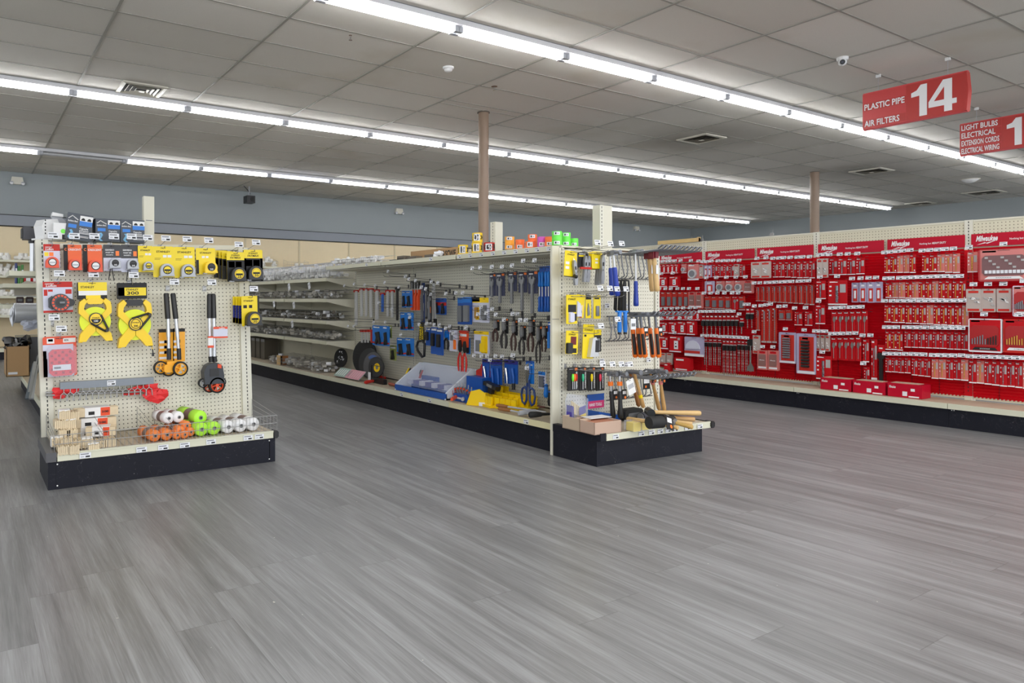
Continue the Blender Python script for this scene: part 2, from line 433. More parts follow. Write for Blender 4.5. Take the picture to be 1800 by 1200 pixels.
# round steel columns
M_COLUMN = mat('tan_painted_column', (146, 124, 106), 0.38, noise=0.05, nscale=4)
for i, (px, py) in enumerate(((850, 197), (1432, 302))):
    p = at_z(px, py, CEIL)
    c = MB(); c.cyl((0, 0, 0), (0, 0, CEIL), 0.063 if i == 0 else 0.075, M_COLUMN, 28)
    o = struct(obj('column', c, None, (p.x, p.y, 0)))
    ring = MB(); ring.cyl((0, 0, CEIL - 0.012), (0, 0, CEIL - 0.001), 0.078, mat('column_collar', (90, 84, 76), 0.6), 28); obj('collar', ring, o)
    if i == 1:
        st_ = MB(); st_.box(-0.05, 0.05, -0.081, -0.076, 2.02, 2.22, M_WHITE); st_.box(-0.05, -0.012, -0.083, -0.0765, 2.02, 2.22, M_RED); obj('wall_notice', st_, o)

# ------------------------------------------------------------------ strip lights
M_HOUS = mat('white_enamel_housing', (226, 226, 230), 0.35)
M_TUBE = mat('lit_fluorescent_tube', (255, 255, 250), 0.4, emit=(252, 253, 255), es=TUBE_EMIT)
M_TUBEC = mat('lit_cool_tube', (255, 255, 255), 0.4, emit=(226, 232, 255), es=TUBE_EMIT * 0.55)
M_TUBE0 = mat('unlit_tube', (206, 206, 208), 0.3)
LH = CEIL - 0.078
hs = MB()
hs.box(-0.6096, 0.6096, -0.078, 0.078, 0.03, 0.077, M_HOUS); hs.box(-0.6096, 0.6096, -0.081, 0.081, 0.0735, 0.0775, M_GREY)  # grey strip on top paints in the shadow of the gap below the ceiling
hs.prism([(0, 0)] * 0 or [(-0.6096, 0.035), (0.6096, 0.035), (0.6096, 0.052), (-0.6096, 0.052)], -0.034, 0.034, M_HOUS)
ME_H = hs.mesh('housing')
tb = {}
for nm, mm in (('w', M_TUBE), ('c', M_TUBEC), ('o', M_TUBE0)):
    t_ = MB(); t_.cyl((-0.562, 0, 0), (0.562, 0, 0), 0.0155, mm, 10); tb[nm] = t_.mesh('tube')
lh = MB()
for y in (-0.03, 0.03):
    lh.box(-0.02, 0.02, y - 0.017, y + 0.017, -0.02, 0.04, M_LGREY); 
lh.box(-0.006, 0.006, -0.05, 0.05, 0.02, 0.052, M_LGREY)
ME_LH = lh.mesh('lamp_holder')
rows = [(4.689, 2.223, range(-1, 14), 'row over the near aisle'), (8.297, 0.971, range(-2, 15), 'middle row'), (11.93, 0.943, range(-3, 15), 'row before the back wall')]
for ri, (Y, X0, ks, rn) in enumerate(rows):
    for j, k in enumerate(ks):
        x = X0 + 1.2192 * k + 0.6096
        f_ = empty('fluorescent_strip_light', (x, Y, LH))
        kind = 'w'
        extra = ''
        if ri == 2 and k == 0: kind = 'o'; extra = 'unlit '
        if ri == 2 and k == 3: kind = 'c'; extra = 'bluish '
        tag(f_, f"{extra}white ceiling strip light, {ORD[j]} in the {rn}", 'ceiling light', 'fluorescent strips in the ' + rn)
        obj('housing', ME_H, f_)
        for y in (-0.03, 0.03):
            if kind == 'c' and y > 0: obj('tube', tb['o'], f_, (0, y, 0))
            else: obj('tube', tb[kind], f_, (0, y, 0))
        for x_ in (-0.588, 0.588): obj('lamp_holder', ME_LH, f_, (x_, 0, 0))

# ------------------------------------------------------------------ ceiling and wall fittings
M_OFFW = mat('off_white_enamel', (222, 218, 204), 0.45)
M_SOOT = mat('sooty_louver', (112, 106, 94), 0.6)
def vent(p, s, label):
    if p.y < 8.297: p = Vector((p.x, min(p.y, 8.22 - s), p.z))
    v_ = empty('air_register', (p.x, p.y, CEIL)); tag(v_, label, 'air vent', 'square air registers in the ceiling')
    fr = MB()
    def ring(a, b_, z0, z1, m_):
        fr.add([(-a, -a, z0), (a, -a, z0), (a, a, z0), (-a, a, z0), (-b_, -b_, z1), (b_, -b_, z1), (b_, b_, z1), (-b_, b_, z1)],
               [(0, 1, 5, 4), (1, 2, 6, 5), (2, 3, 7, 6), (3, 0, 4, 7)], m_)
    ring(s, s, -0.001, -0.014, M_OFFW); ring(s, s * 0.84, -0.014, -0.02, M_OFFW); ring(s * 0.84, s * 0.8, -0.02, -0.002, M_OFFW)
    obj('frame', fr, v_)
    bk = MB(); bk.box(-s * 0.8, s * 0.8, -s * 0.8, s * 0.8, -0.004, -0.002, M_DARK); obj('backing', bk, v_)
    for q in (0.7, 0.5, 0.3):
        fr = MB(); ring(s * q, s * (q - 0.07), -0.02, -0.004, M_OFFW if s < .235 else M_SOOT); obj('louver', fr, v_)
    fr = MB(); fr.box(-s * 0.12, s * 0.12, -s * 0.12, s * 0.12, -0.032, -0.028, M_OFFW); obj('centre_plate', fr, v_)
    return v_
for p, s, l in zip(VENTS, (0.23, 0.24, 0.26, 0.24, 0.3), ('clean white air register beside the middle lamp row', 'air register with soot streaks, between the lamp rows before the numbered signs',
        'sooty air register above the pegboard wall beside the tan column', 'low flat air register with soot just before the grey side wall', 'grimy air register over the far red bays, past the small sprinkler')):
    vent(p, s, l)
# smoke detector
p = at_z(788, 118, CEIL)
s_ = empty('smoke_detector', (p.x, p.y, CEIL)); tag(s_, 'round white smoke detector on the ceiling tiles', 'smoke detector')
a_ = MB(); a_.lathe([(0.055, 0), (0.055, -0.012), (0.048, -0.02)], M_WHITE, n=24); obj('mount', a_, s_)
a_ = MB(); a_.lathe([(0.042, -0.018), (0.038, -0.036), (0.026, -0.044), (0.0, -0.046)], M_WHITE, n=24); obj('sensor_head', a_, s_)
a_ = MB(); a_.lathe([(0.0405, -0.024), (0.0395, -0.028)], M_DARK, n=24); obj('sensing_slot', a_, s_)
# small ceiling sprinklers and dome
for (px, py, l) in ((869, 152, 'small brass sprinkler head in a hole by the tile joint'), (616, 62, 'tiny chrome sprinkler head hanging from the tiles')):
    p = at_z(px, py, CEIL); s_ = empty('sprinkler_head', (p.x, p.y, CEIL)); tag(s_, l, 'sprinkler', 'sprinkler heads')
    q_ = 1.0 if px > 700 else 0.4
    a_ = MB(); a_.lathe([(0.035 * q_, -0.001), (0.03 * q_, -0.004), (0.012 * q_, -0.004)], mat('brass', (120, 84, 52), 0.4, 0.7), n=16); obj('escutcheon', a_, s_)
    a_ = MB(); a_.cyl((0, 0, 0), (0, 0, -0.04), 0.007, M_CHROME, 8); a_.cyl((0, 0, -0.04), (0, 0, -0.043), 0.016, M_CHROME, 10); obj('nozzle', a_, s_)
p = at_z(1705, 315, CEIL); s_ = empty('heat_detector', (p.x, p.y, CEIL)); tag(s_, 'white conical detector on the ceiling past the hanging signs', 'detector')
a_ = MB(); a_.lathe([(0.14, 0), (0.13, -0.02), (0.07, -0.06), (0.03, -0.075), (0, -0.076)], M_WHITE, n=20); obj('housing', a_, s_)
a_ = MB(); a_.lathe([(0.16, -0.001), (0.16, -0.008), (0.13, -0.01)], M_OFFW, n=20); obj('mount', a_, s_)
# dome camera
p = at_z(1481, 101, CEIL)
s_ = empty('dome_camera', (p.x, p.y, CEIL)); tag(s_, 'white ball security camera at a ceiling grid crossing', 'security camera')
a_ = MB(); a_.lathe([(0.05, 0), (0.05, -0.018), (0.043, -0.03)], M_WHITE, n=24); obj('mount', a_, s_)
a_ = MB(); a_.lathe([(0.002, 0.035), (0.02, 0.031), (0.033, 0.018), (0.037, 0), (0.033, -0.018), (0.02, -0.031), (0.002, -0.036)], M_WHITE, n=20)
ball = obj('camera_ball', a_, s_, (0, 0, -0.045))
a_ = MB(); a_.cyl((0, 0, 0), (0, 0, 0.012), 0.022, M_BLACK, 20); a_.cyl((0, 0, 0.012), (0, 0, 0.013), 0.012, mat('lens_glass', (40, 42, 60), 0.05), 16)
lens = obj('lens', a_, s_, (0, 0, -0.045)); d = (Vector((0, 0, CAMZ)) + Vector((0, 0, 0.6)) - p).normalized()
lens.location = Vector((0, 0, -0.045)) + d * 0.03; lens.rotation_euler = d.to_track_quat('Z', 'Y').to_euler()
# emergency lights on the back wall
for i, (px, py, l) in enumerate(((30, 320, 'twin-lamp emergency light on the grey wall above the beige shelving'), (700, 373, 'twin-lamp emergency light on the back wall before the tan column'), (1117, 403, 'twin-lamp emergency light near the far corner of the room'))):
    p = at_y(px, py, 14.4); s_ = empty('emergency_light', (p.x, p.y, p.z)); tag(s_, l, 'emergency light', 'emergency lights on the back wall')
    a_ = MB(); a_.prism([(-0.11, -0.045), (0.11, -0.045), (0.085, 0.085), (-0.085, 0.085)], -0.07, 0, M_OFFW); obj('battery_housing', a_, s_)
    for x in (-0.09, 0.09):
        a_ = MB(); a_.cyl((x, -0.04, -0.025), (x, -0.085, -0.03), 0.032, M_LGREY, 14); a_.disc(x, -0.03, -0.0858, 0.026, M_WHITE); obj('lamp_head', a_, s_)
p = at_y(438, 350, 13.7)
s_ = empty('wall_camera', (p.x, p.y, p.z)); tag(s_, 'small black box camera hanging from a cable under the ceiling', 'security camera')
a_ = MB(); a_.box(-0.085, 0.085, -0.12, 0.1, -0.085, 0.06, M_BLACK); a_.cyl((0.02, -0.12, -0.01), (0.02, -0.13, -0.01), 0.04, M_DARK, 14); obj('camera_body', a_, s_)
a_ = MB(); a_.tube([(0, 0, 0.06), (0.02, 0, 0.12), (-0.05, 0, 0.2), (-0.12, 0, 0.27), (-0.12, 0, 0.36)], 0.008, M_BLACK); a_.cyl((0, 0, 0.06), (0, 0, CEIL - p.z), 0.012, M_LGREY); obj('hanging_bracket', a_, s_)

# ------------------------------------------------------------------ hanging aisle signs
M_SIGN = mat('sign_red', (200, 62, 62), 0.35); M_SIGND = mat('sign_dark_red', (184, 50, 44), 0.35); M_SIGNT = mat('sign_edge_red', (214, 80, 84), 0.3)
def sign(cxyz, W, H, lines, num, nlabel, hooks):
    s_ = empty('aisle_sign', cxyz, (0, 0, ROTX)); tag(s_, nlabel, 'hanging sign', 'hanging aisle signs')
    a_ = MB()
    prof = [(-0.03, -H / 2), (-0.03, H / 2), (0.03, H / 2), (0.03, -H / 2)]
    V = [(-W / 2, y, z) for y, z in prof] + [(W / 2, y, z) for y, z in prof]; n = len(prof)
    a_.add(V, [(i, (i + 1) % n, n + (i + 1) % n, n + i) for i in range(n)] , M_SIGN)
    a_.add(V, [tuple(range(n - 1, -1, -1)), tuple(range(n, 2 * n))], M_SIGND)
    a_.box(-W / 2, W / 2, -0.02, 0.02, H / 2 - 0.004, H / 2 + 0.012, M_SIGNT); a_.box(-W / 2, W / 2, -0.016, 0.016, -H / 2 - 0.008, -H / 2 + 0.004, M_SIGNT)
    a_.prism([(W / 2 - 0.02, -H / 2), (W / 2 + 0.0, -H / 2), (W / 2 + 0.014, 0), (W / 2 + 0.0, H / 2), (W / 2 - 0.02, H / 2)], -0.038, 0.038, M_SIGND)
    obj('sign_body', a_, s_)
    def yf(z): return -0.031
    def slant(mb):
        mb.v = [(x, yf(z) - (0.0015 if True else 0), z) for x, y, z in mb.v]; return mb
    xs = -W / 2 + W * 0.445
    pn = MB(); 
    for q in range(8):
        pn.rect(xs, W / 2 - 0.012, -H / 2 + 0.006 + q * (H - 0.012) / 8, -H / 2 + 0.006 + (q + 1) * (H - 0.012) / 8, 0, M_SIGND)
    slant(pn); obj('number_panel', pn, s_)
    nm = MB()
    DG = {'1': [[(.0, .78), (.35, .84), (.6, 1.0), (1, 1.0), (1, 0), (.52, 0), (.52, .66), (.0, .64)]],
          '4': [[(.52, 1.0), (.84, 1.0), (.84, .36), (1.0, .36), (1.0, .2), (.84, .2), (.84, 0), (.56, 0), (.56, .2), (.0, .2), (.0, .38)], ],
          '5': [[(.1, 1), (.95, 1), (.95, .82), (.36, .82), (.33, .62), (.6, .66), (.9, .5), (1, .3), (.85, .08), (.5, 0), (.05, .06), (.05, .25), (.4, .16), (.65, .22), (.68, .36), (.5, .46), (.3, .42), (.05, .44)]]}
    pw = W / 2 - xs; DX = [(xs + pw * .09, pw * .27), (xs + pw * .385, pw * .46)]
    for ci, ch in enumerate(num):
        for P in DG[ch]:
            nm.add([(DX[ci][0] + a * DX[ci][1], 0, (b_ - 0.5) * H * 0.84) for a, b_ in P], [tuple(range(len(P)))], M_WINK)
        if ch == '4': nm.add([(DX[ci][0] + a * DX[ci][1], -0.001, (b_ - 0.5) * H * 0.84) for a, b_ in ((.2, .38), (.56, .38), (.56, .78))], [(0, 1, 2)], M_SIGND)
    nm.v = [(x, yf(z) - 0.004 + y, z) for x, y, z in nm.v]; obj('sign_number', nm, s_)
    for (t, z, ww, hh) in lines:
        sl = MB(); sl.rect(-W / 2 + 0.006, xs - 0.004, z - hh, z + hh, 0, M_SIGND)
        sl.v = [(x, yf(z2) - 0.0005, z2) for x, y, z2 in sl.v]; ob = obj('line_slat', sl, s_)
        tx = MB(); tx.text(t, -W / 2 + 0.018, z, hh * 1.5, 0, M_WINK, w=ww, bold=0.02, align='l'); tx.v = [(x, yf(z2) - 0.0035, z2) for x, y, z2 in tx.v]
        obj('lettering', tx, ob)
    for hx in hooks:
        w_ = MB(); w_.cyl((hx, 0, H / 2), (hx, 0, CEIL - cxyz[2]), 0.0022, M_LGREY, 5); w_.box(hx - 0.02, hx + 0.02, -0.01, 0.01, CEIL - cxyz[2] - 0.03, CEIL - cxyz[2], M_WHITE); obj('hanging_wire', w_, s_)
# place of sign 14 from its two ceiling hooks
h1 = at_z(1546, 131, CEIL); h2 = at_z(1667.5, 100, CEIL); SX = (h1.x + h2.x) / 2
a14 = at_x(1519, 200, SX); b14 = at_x(1702, 166, SX)
W14 = a14.y - b14.y; zt = at_x(1610, 147, SX).z; zb = at_x(1610, 212, SX).z
SC14 = W14
sign((SX, (a14.y + b14.y) / 2, (zt + zb) / 2), W14, zt - zb,
     [('PLASTIC PIPE', (zt - zb) * .12, W14 * 0.41, (zt - zb) * .11), ('AIR FILTERS', -(zt - zb) * .35, W14 * 0.36, (zt - zb) * .11)], '14',
     'red hanging sign numbered 14 reading PLASTIC PIPE and AIR FILTERS', (W14 / 2 - (a14.y - b14.y) * 0.85, W14 / 2 - W14 * 0.18))
a15 = at_x(1689, 243, SX + 0.0); 
W15 = W14; h15 = zt - zb
hh1 = at_z(1716, 189, CEIL); S15 = hh1.x
a15 = at_x(1689, 243, S15); z1 = at_x(1689, 219.5, S15).z; z2 = at_x(1689, 273.5, S15).z
h15 = z1 - z2; W15 = W14 * h15 / (zt - zb)
sign((S15, a15.y - W15 / 2, (z1 + z2) / 2 - 0.005), W15, h15,
     [(t, h15 * (0.375 - 0.25 * i), W15 * w_, h15 * 0.11) for i, (t, w_) in enumerate((('LIGHT BULBS', .385), ('ELECTRICAL', .36), ('EXTENSION CORDS', .40), ('ELECTRICAL WIRING', .40)))], '15',
     'red hanging sign listing LIGHT BULBS, ELECTRICAL, EXTENSION CORDS and ELECTRICAL WIRING', (-W15 * 0.33, W15 * 0.35))
# ================================================================== shop shelving
LABM = {}
def price_label(w=0.042, h=0.026):
    k = (w, h)
    if k not in LABM:
        a = MB(); a.rect(-w / 2, w / 2, -h / 2, h / 2, -0.0012, M_PAPER)
        a.rect(-w * 0.42, w * 0.3, h * 0.16, h * 0.34, -0.0016, M_GREY); a.rect(w * 0.02, w * 0.4, -h * 0.36, -h * 0.08, -0.0016, M_INK); a.rect(-w * 0.4, -w * 0.12, -h * 0.3, -h * 0.12, -0.0016, M_LGREY)
        LABM[k] = a.mesh('price_label')
    return LABM[k]
SCREWM = None

# ---- left-hand end unit (its board leans a little)
LX0, LX1 = 0.342, 1.648; LC = (LX0 + LX1) / 2 + 0.018
end_l = empty('gondola_end_unit', (LC, YL, 0)); tag(end_l, 'cream pegboard end unit hung with tape measures and measuring wheels', 'store shelving', 'gondola end units')
LEAN = (0, radians(-1.75), 0)
a = MB(); a.box(-0.585, 0.585, 0.004, 0.016, 0.2, 1.345, M_PEGX); a.box(-0.585, 0.585, 0.0, 0.03, 1.345, 1.375, M_CREAM)
a.box(-0.59, 0.59, -0.002, 0.0, 1.338, 1.341, M_DARK)
obj('pegboard', a, end_l, (0.026, 0, 0), LEAN)
for s in (-1, 1):
    a = MB(); a.box(-0.033, 0.033, -0.012, 0.05, 0.0 if s < 0 else 0.16, 1.378, M_SLOT)
    a.box(-0.0355, -0.033, -0.012, 0.05, 0.02, 1.37, M_CREAM)
    obj('upright', a, end_l, (s * 0.618 + 0.026, 0, 0), LEAN)
a = MB(); a.box(-0.62, 0.63, -0.50, 0.0, 0.172, 0.19, M_DECK); obj('deck_shelf', a, end_l)
a = MB(); a.box(-0.60, 0.625, -0.512, -0.50, 0.15, 0.194, M_RAIL); a.box(-0.60, 0.625, -0.516, -0.512, 0.186, 0.194, M_RAIL); rail = obj('price_rail', a, end_l)
for px, py in ((150, 800), (249, 790), (287, 786), (325, 782), (371, 776), (436, 769), (456, 767)):
    p = at_y(px, py, YL - 0.516); obj('price_label', price_label(0.058, 0.03), rail, (p.x - LC, -0.516, p.z))
a = MB(); a.box(-0.605, 0.60, -0.507, -0.492, 0.0, 0.152, M_KICK); obj('kick_plate', a, end_l)
a = MB(); a.box(-0.645, -0.60, -0.505, -0.01, 0.0, 0.15, M_KICK); a.box(-0.655, -0.605, -0.515, -0.01, 0.15, 0.2, mat('grey_kick_cap', (84, 84, 88), 0.4)); obj('side_kick_plate', a, end_l)
a = MB(); a.box(0.605, 0.64, -0.505, -0.01, 0.0, 0.15, M_KICK); obj('side_kick_plate', a, end_l)
a = MB(); a.cham(0.628, 0.658, -0.52, -0.46, 0.148, 0.196, M_BLACK, 0.01); obj('corner_bumper', a, end_l)
for x in (-0.6, 0.6):
    a = MB(); a.cyl((x, -0.507, 0.135), (x, -0.509, 0.135), 0.004, M_WHITE, 8); a.cyl((x, -0.507, 0.02), (x, -0.509, 0.02), 0.004, M_WHITE, 8); obj('screw_head', a, end_l)

# ---- the run behind it, seen only past its edge
run_l = empty('gondola_run', (1.0, YL + 0.06, 0)); tag(run_l, 'cream shelving run behind the tape measure board, its shelves facing the duct aisle', 'store shelving')
a = MB(); a.box(-0.03, 0.03, 0.04, 4.6, 0.1, 1.36, M_CREAM); obj('back_panel', a, run_l)
a = MB(); a.box(-0.49, -0.03, 0.04, 4.6, 0.168, 0.188, M_DECK); a.box(-0.5, -0.49, 0.04, 4.6, 0.145, 0.192, M_RAIL); obj('deck_shelf', a, run_l)
a = MB(); a.box(-0.46, -0.445, 0.04, 4.6, 0, 0.145, M_KICK); obj('kick_plate', a, run_l)
p = at_y(262, 345, YL + 0.08)
a = MB(); a.box(-0.033, 0.033, 0.02, 0.07, 0.1, p.z, M_CREAM); a.box(-0.02, 0.02, 0.018, 0.02, p.z - 0.16, p.z - 0.155, M_GREY); obj('tall_upright', a, run_l, (p.x - 1.0, 0, 0))
for (z, y0) in ((0.62, 2.6), (1.06, 2.2), (1.30, 1.2)):
    pass

# ---- centre run, four-foot sections
YB = [3.40, 4.60, 5.82, 7.04, 8.26, 9.48, 10.70]
SECN = ['section next to the white corner post', 'second section back from the corner post', 'middle section with the grinding discs', 'near shelf section with wire bins', 'middle shelf section with wire bins', 'far shelf section with wire bins']
SHELFZ = (1.224, 0.991, 0.746, 0.519)
def shelf_mb(x0, x1, L_, z, lip=0.035, bracket=True):
    """shelf seen from -X: local x runs along the run, y is depth"""
    a = MB(); a.box(0.01, L_ - 0.01, x0, x1, z + lip - 0.012, z + lip, M_CREAM)
    a.box(0.01, L_ - 0.01, x0 - 0.008, x0, z, z + lip + 0.004, M_RAIL)
    if bracket:
        for xx in (0.012, L_ - 0.016):
            a.add([(xx, x0, z + 0.004), (xx, x0, z + lip - 0.012), (xx, x1, z + lip - 0.012), (xx, x1, z - 0.075), (xx + 0.004, x0, z + 0.004), (xx + 0.004, x0, z + lip - 0.012), (xx + 0.004, x1, z + lip - 0.012), (xx + 0.004, x1, z - 0.075)],
                  [(0, 1, 2, 3), (7, 6, 5, 4), (0, 3, 7, 4), (1, 0, 4, 5)], M_CREAM)
    return a
for i in range(6):
    y0, y1 = YB[i], YB[i + 1]; L_ = y1 - y0
    g = empty('gondola_section', (XS, y1, 0), (0, 0, ROTX)); tag(g, 'cream double-sided shelving, ' + SECN[i], 'store shelving', 'sections of the centre run')
    a = MB(); a.box(0.02, L_ - 0.02, 0.0, 0.012, 0.2, 1.355, M_PEGY if i < 3 else M_CREAM); a.box(0.02, L_ - 0.02, 0.068, 0.08, 0.2, 1.355, M_CREAM); obj('pegboard' if i < 3 else 'back_panel', a, g)
    a = MB(); a.box(-0.017, 0.017, -0.004, 0.084, 0.0, 1.36, M_SLOT); obj('upright', a, g)
    if i == 5:
        a = MB(); a.box(-0.017, 0.017, -0.004, 0.084, 0.0, 1.36, M_SLOT); obj('upright', a, g, (L_, 0, 0))
    a = MB(); a.box(0.0, L_, -0.445, 0.0, 0.172, 0.19, M_DECK); obj('deck_shelf', a, g)
    a = MB(); a.box(0.002, L_ - 0.002, -0.455, -0.445, 0.152, 0.194, mat('yellowed_price_rail', (222, 214, 172), 0.4) if i == 0 else M_RAIL); r_ = obj('price_rail', a, g)
    a = MB(); a.box(0.001, L_ - 0.001, -0.43, -0.415, 0.0, 0.152, M_KICK); obj('kick_plate', a, g)
    if i < 3:
        a = shelf_mb(-0.375, 0.0, L_, 1.348, 0.034, False); a.box(0.01, L_ - 0.01, -0.33, 0.0, 1.336, 1.348, M_CREAM)
        ts = obj('top_shelf', a, g)
    a = MB(); a.box(0.01, L_ - 0.01, 0.08, 0.45, 1.37, 1.382, M_CREAM); obj('rear_top_shelf', a, g)
    a = MB(); a.box(0.0, L_, 0.08, 0.5, 0.172, 0.19, M_DECK); a.box(0.0, L_, 0.48, 0.49, 0.0, 0.172, M_KICK); obj('rear_deck', a, g)
    if i == 1:
        p = at_x(870, 391, XS + 0.04)
        a = MB(); a.box(-0.033, 0.033, -0.0, 0.08, 1.36, p.z, M_SLOT); obj('tall_upright', a, g, (L_, 0, 0))
    if i >= 3:
        for z in SHELFZ:
            obj('shelf', shelf_mb(-0.36, 0.0, L_, z), g)
    g['_L'] = L_
    if i < 3:
        for (px, py) in [[(925, 747.5)], [(755, 700), (706, 690)], [(677, 683)]][i] if i < 3 else []:
            p = at_x(px, py, XS - 0.456)
            if y0 < p.y < y1: obj('price_label', price_label(0.05, 0.03), r_, (y1 - p.y, -0.457, 0.172))
    if i < 3:
        ll = [[(807, 450.5), (826, 448.8), (846, 446), (866, 443), (886, 441), (906, 439), (926, 437), (944, 435), (965, 432)], [(757, 453.5)], [(644, 465)]][i]
        for (px, py) in ll:
            p = at_x(px, py, XS - 0.386); 
            if y0 < p.y < y1: obj('price_label', price_label(0.045, 0.026), ts, (y1 - p.y, -0.3845, 1.367))

# ---- centre end unit
CCX = 3.82
end_c = empty('gondola_end_unit', (CCX, YC, 0)); tag(end_c, 'cream pegboard end unit hung with hammers, utility knives and screwdrivers', 'store shelving', 'gondola end units')
a = MB(); a.box(-0.46, 0.46, 0.004, 0.014, 0.2, 1.335, M_PEGX); a.box(-0.46, 0.46, 0.0, 0.03, 1.335, 1.356, M_CREAM); obj('pegboard', a, end_c)
for x in (-0.478, 0.487):
    a = MB(); a.box(-0.022, 0.022, -0.008, 0.018, 0.19, 1.362, M_SLOT); obj('upright', a, end_c, (x, 0, 0))
a = MB(); a.box(-0.56, -0.498, -0.004, 0.014, 0.0, 1.373, M_CREAM); a.box(-0.56, -0.498, -0.006, -0.004, 0.89, 0.893, M_GREY); obj('corner_post', a, end_c)
a = MB(); a.box(-0.1, 0.025, 0.01, 0.075, 1.36, 1.675, M_CREAM); 
obj('tall_upright_face', a, end_c)
a = MB(); a.box(-0.018, 0.018, -0.0, 0.006, 1.362, 1.676, M_SLOT); obj('tall_upright', a, end_c, (-0.083, 0.006, 0))
q = [(-0.53, -0.40), (0.42, -0.46), (0.46, 0.0), (-0.5, 0.0)]
a = MB(); a.prismz(q, 0.178, 0.196, M_DECK); obj('deck_shelf', a, end_c)
a = MB(); a.prismz([(-0.505, -0.415), (0.435, -0.475), (0.435, -0.463), (-0.505, -0.402)], 0.158, 0.2, M_RAIL); rail = obj('price_rail', a, end_c)
for px, py in ((1082, 769), (1127, 764), (1145, 761), (1160, 759), (1174, 757), (1187, 755), (1208, 752), (1230, 750)):
    p = at_y(px, py, YC - 0.43); x = p.x - CCX; yy = -0.415 + (-0.06) * (x + 0.505) / 0.94
    p = at_y(px, py, YC + yy); obj('price_label', price_label(0.05, 0.028), rail, (p.x - CCX, yy - 0.002, 0.178), (0, 0, radians(-3.6)))
a = MB(); a.prismz([(-0.546, -0.383), (0.38, -0.448), (0.38, -0.433), (-0.546, -0.368)], 0.0, 0.158, M_KICK); obj('kick_plate', a, end_c)
a = MB(); a.prismz([(-0.556, -0.383), (-0.54, -0.383), (-0.54, -0.01), (-0.556, -0.01)], 0.0, 0.158, M_KICK); a.prismz([(-0.556, -0.415), (-0.51, -0.415), (-0.51, -0.005), (-0.556, -0.005)], 0.158, 0.206, M_KICK); obj('side_kick_plate', a, end_c)
a = MB(); a.prismz([(0.365, -0.44), (0.38, -0.448), (0.40, -0.02), (0.385, -0.02)], 0.0, 0.158, M_KICK); obj('side_kick_plate', a, end_c)
a = MB(); a.cham(0.43, 0.468, -0.485, -0.43, 0.156, 0.202, M_BLACK, 0.012); obj('corner_bumper', a, end_c)
a = MB(); a.prismz([(0.43, -0.43), (0.44, -0.43), (0.465, -0.01), (0.455, -0.01)], 0.176, 0.2, M_BLACK); obj('edge_bumper', a, end_c)

# ---- red wall bays
YR = [7.325, 6.105, 4.885, 3.665, 2.445, 1.225, 0.005]
BAYN = ['far red bay behind the hammers', 'red bay beside the hammer handles', 'red bay with the long drill bits', 'red bay below the tan column', 'red bay with the three boxes', 'bay']
BAYN = ['hidden end red bay', 'red bay next to the hammer unit', 'red bay with the long masonry bits', 'red bay above the three boxes', 'red bay with the big tool kits']
slat_cache = {}
def slat_mb(L_):
    a = MB(); z = 0.223; n = 0
    while z < 1.43:
        a.add([(0.03, -0.002, z), (L_ - 0.03, -0.002, z), (L_ - 0.03, -0.011, z + 0.0205), (0.03, -0.011, z + 0.0205)], [(0, 1, 2, 3)], M_SLAT)
        a.add([(0.03, -0.011, z + 0.0205), (L_ - 0.03, -0.011, z + 0.0205), (L_ - 0.03, -0.002, z + 0.0254), (0.03, -0.002, z + 0.0254)], [(0, 1, 2, 3)], M_SLAT)
        z += 0.0254
    for k in range(1, 6):
        x = L_ * k / 6
        a.box(x - 0.0012, x + 0.0012, -0.0112, -0.002, 0.223, 1.435, mat('dark_red_joint', (96, 6, 16), 0.5))
    nb = int((L_ - 0.06) / 0.0254)
    for k in range(nb):
        x = 0.03 + 0.0254 * (k + 0.5)
        a.box(x - 0.006, x + 0.006, -0.009, 0.0, 0.217, 0.2235, M_SLAT)
    return a
def banner_mb(W, H):
    a = MB(); a.box(-W / 2, W / 2, -0.004, 0.0, -H / 2, H / 2, M_BANNER)
    return a
def banner_text(W, H):
    a = MB()
    a.text('Milwaukee', -W * 0.32, H * 0.12, H * 0.42, -0.0055, M_WINK, w=W * 0.25, bold=0.03, shear=0.35)
    # lightning stroke under the name
    x0, x1 = -W * 0.44, -W * 0.2; z = -H * 0.16
    a.add([(x0, -0.0055, z - H * 0.22), (x0 + W * 0.10, -0.0055, z - H * 0.02), (x0 + W * 0.105, -0.0055, z - H * 0.09), (x1, -0.0055, z + H * 0.10), (x0 + W * 0.125, -0.0055, z - H * 0.16), (x0 + W * 0.12, -0.0055, z - H * 0.09)],
          [(0, 5, 1), (5, 2, 1), (4, 3, 2), (5, 4, 2)], M_WINK)
    return a
def banner_slogan(W, H):
    a = MB()
    a.text('Nothing but', W * 0.01, -H * 0.02, H * 0.15, -0.0055, M_WINK, w=W * 0.15, bold=0.01)
    a.text('HEAVY DUTY', W * 0.185, -H * 0.02, H * 0.16, -0.0055, M_WINK, w=W * 0.18, bold=0.03, shear=0.2)
    return a
bm = banner_mb(0.575, 0.104).mesh('brand_banner'); btm = banner_text(0.575, 0.104).mesh('brand_logo'); bsl = banner_slogan(0.575, 0.104).mesh('slogan_lettering')
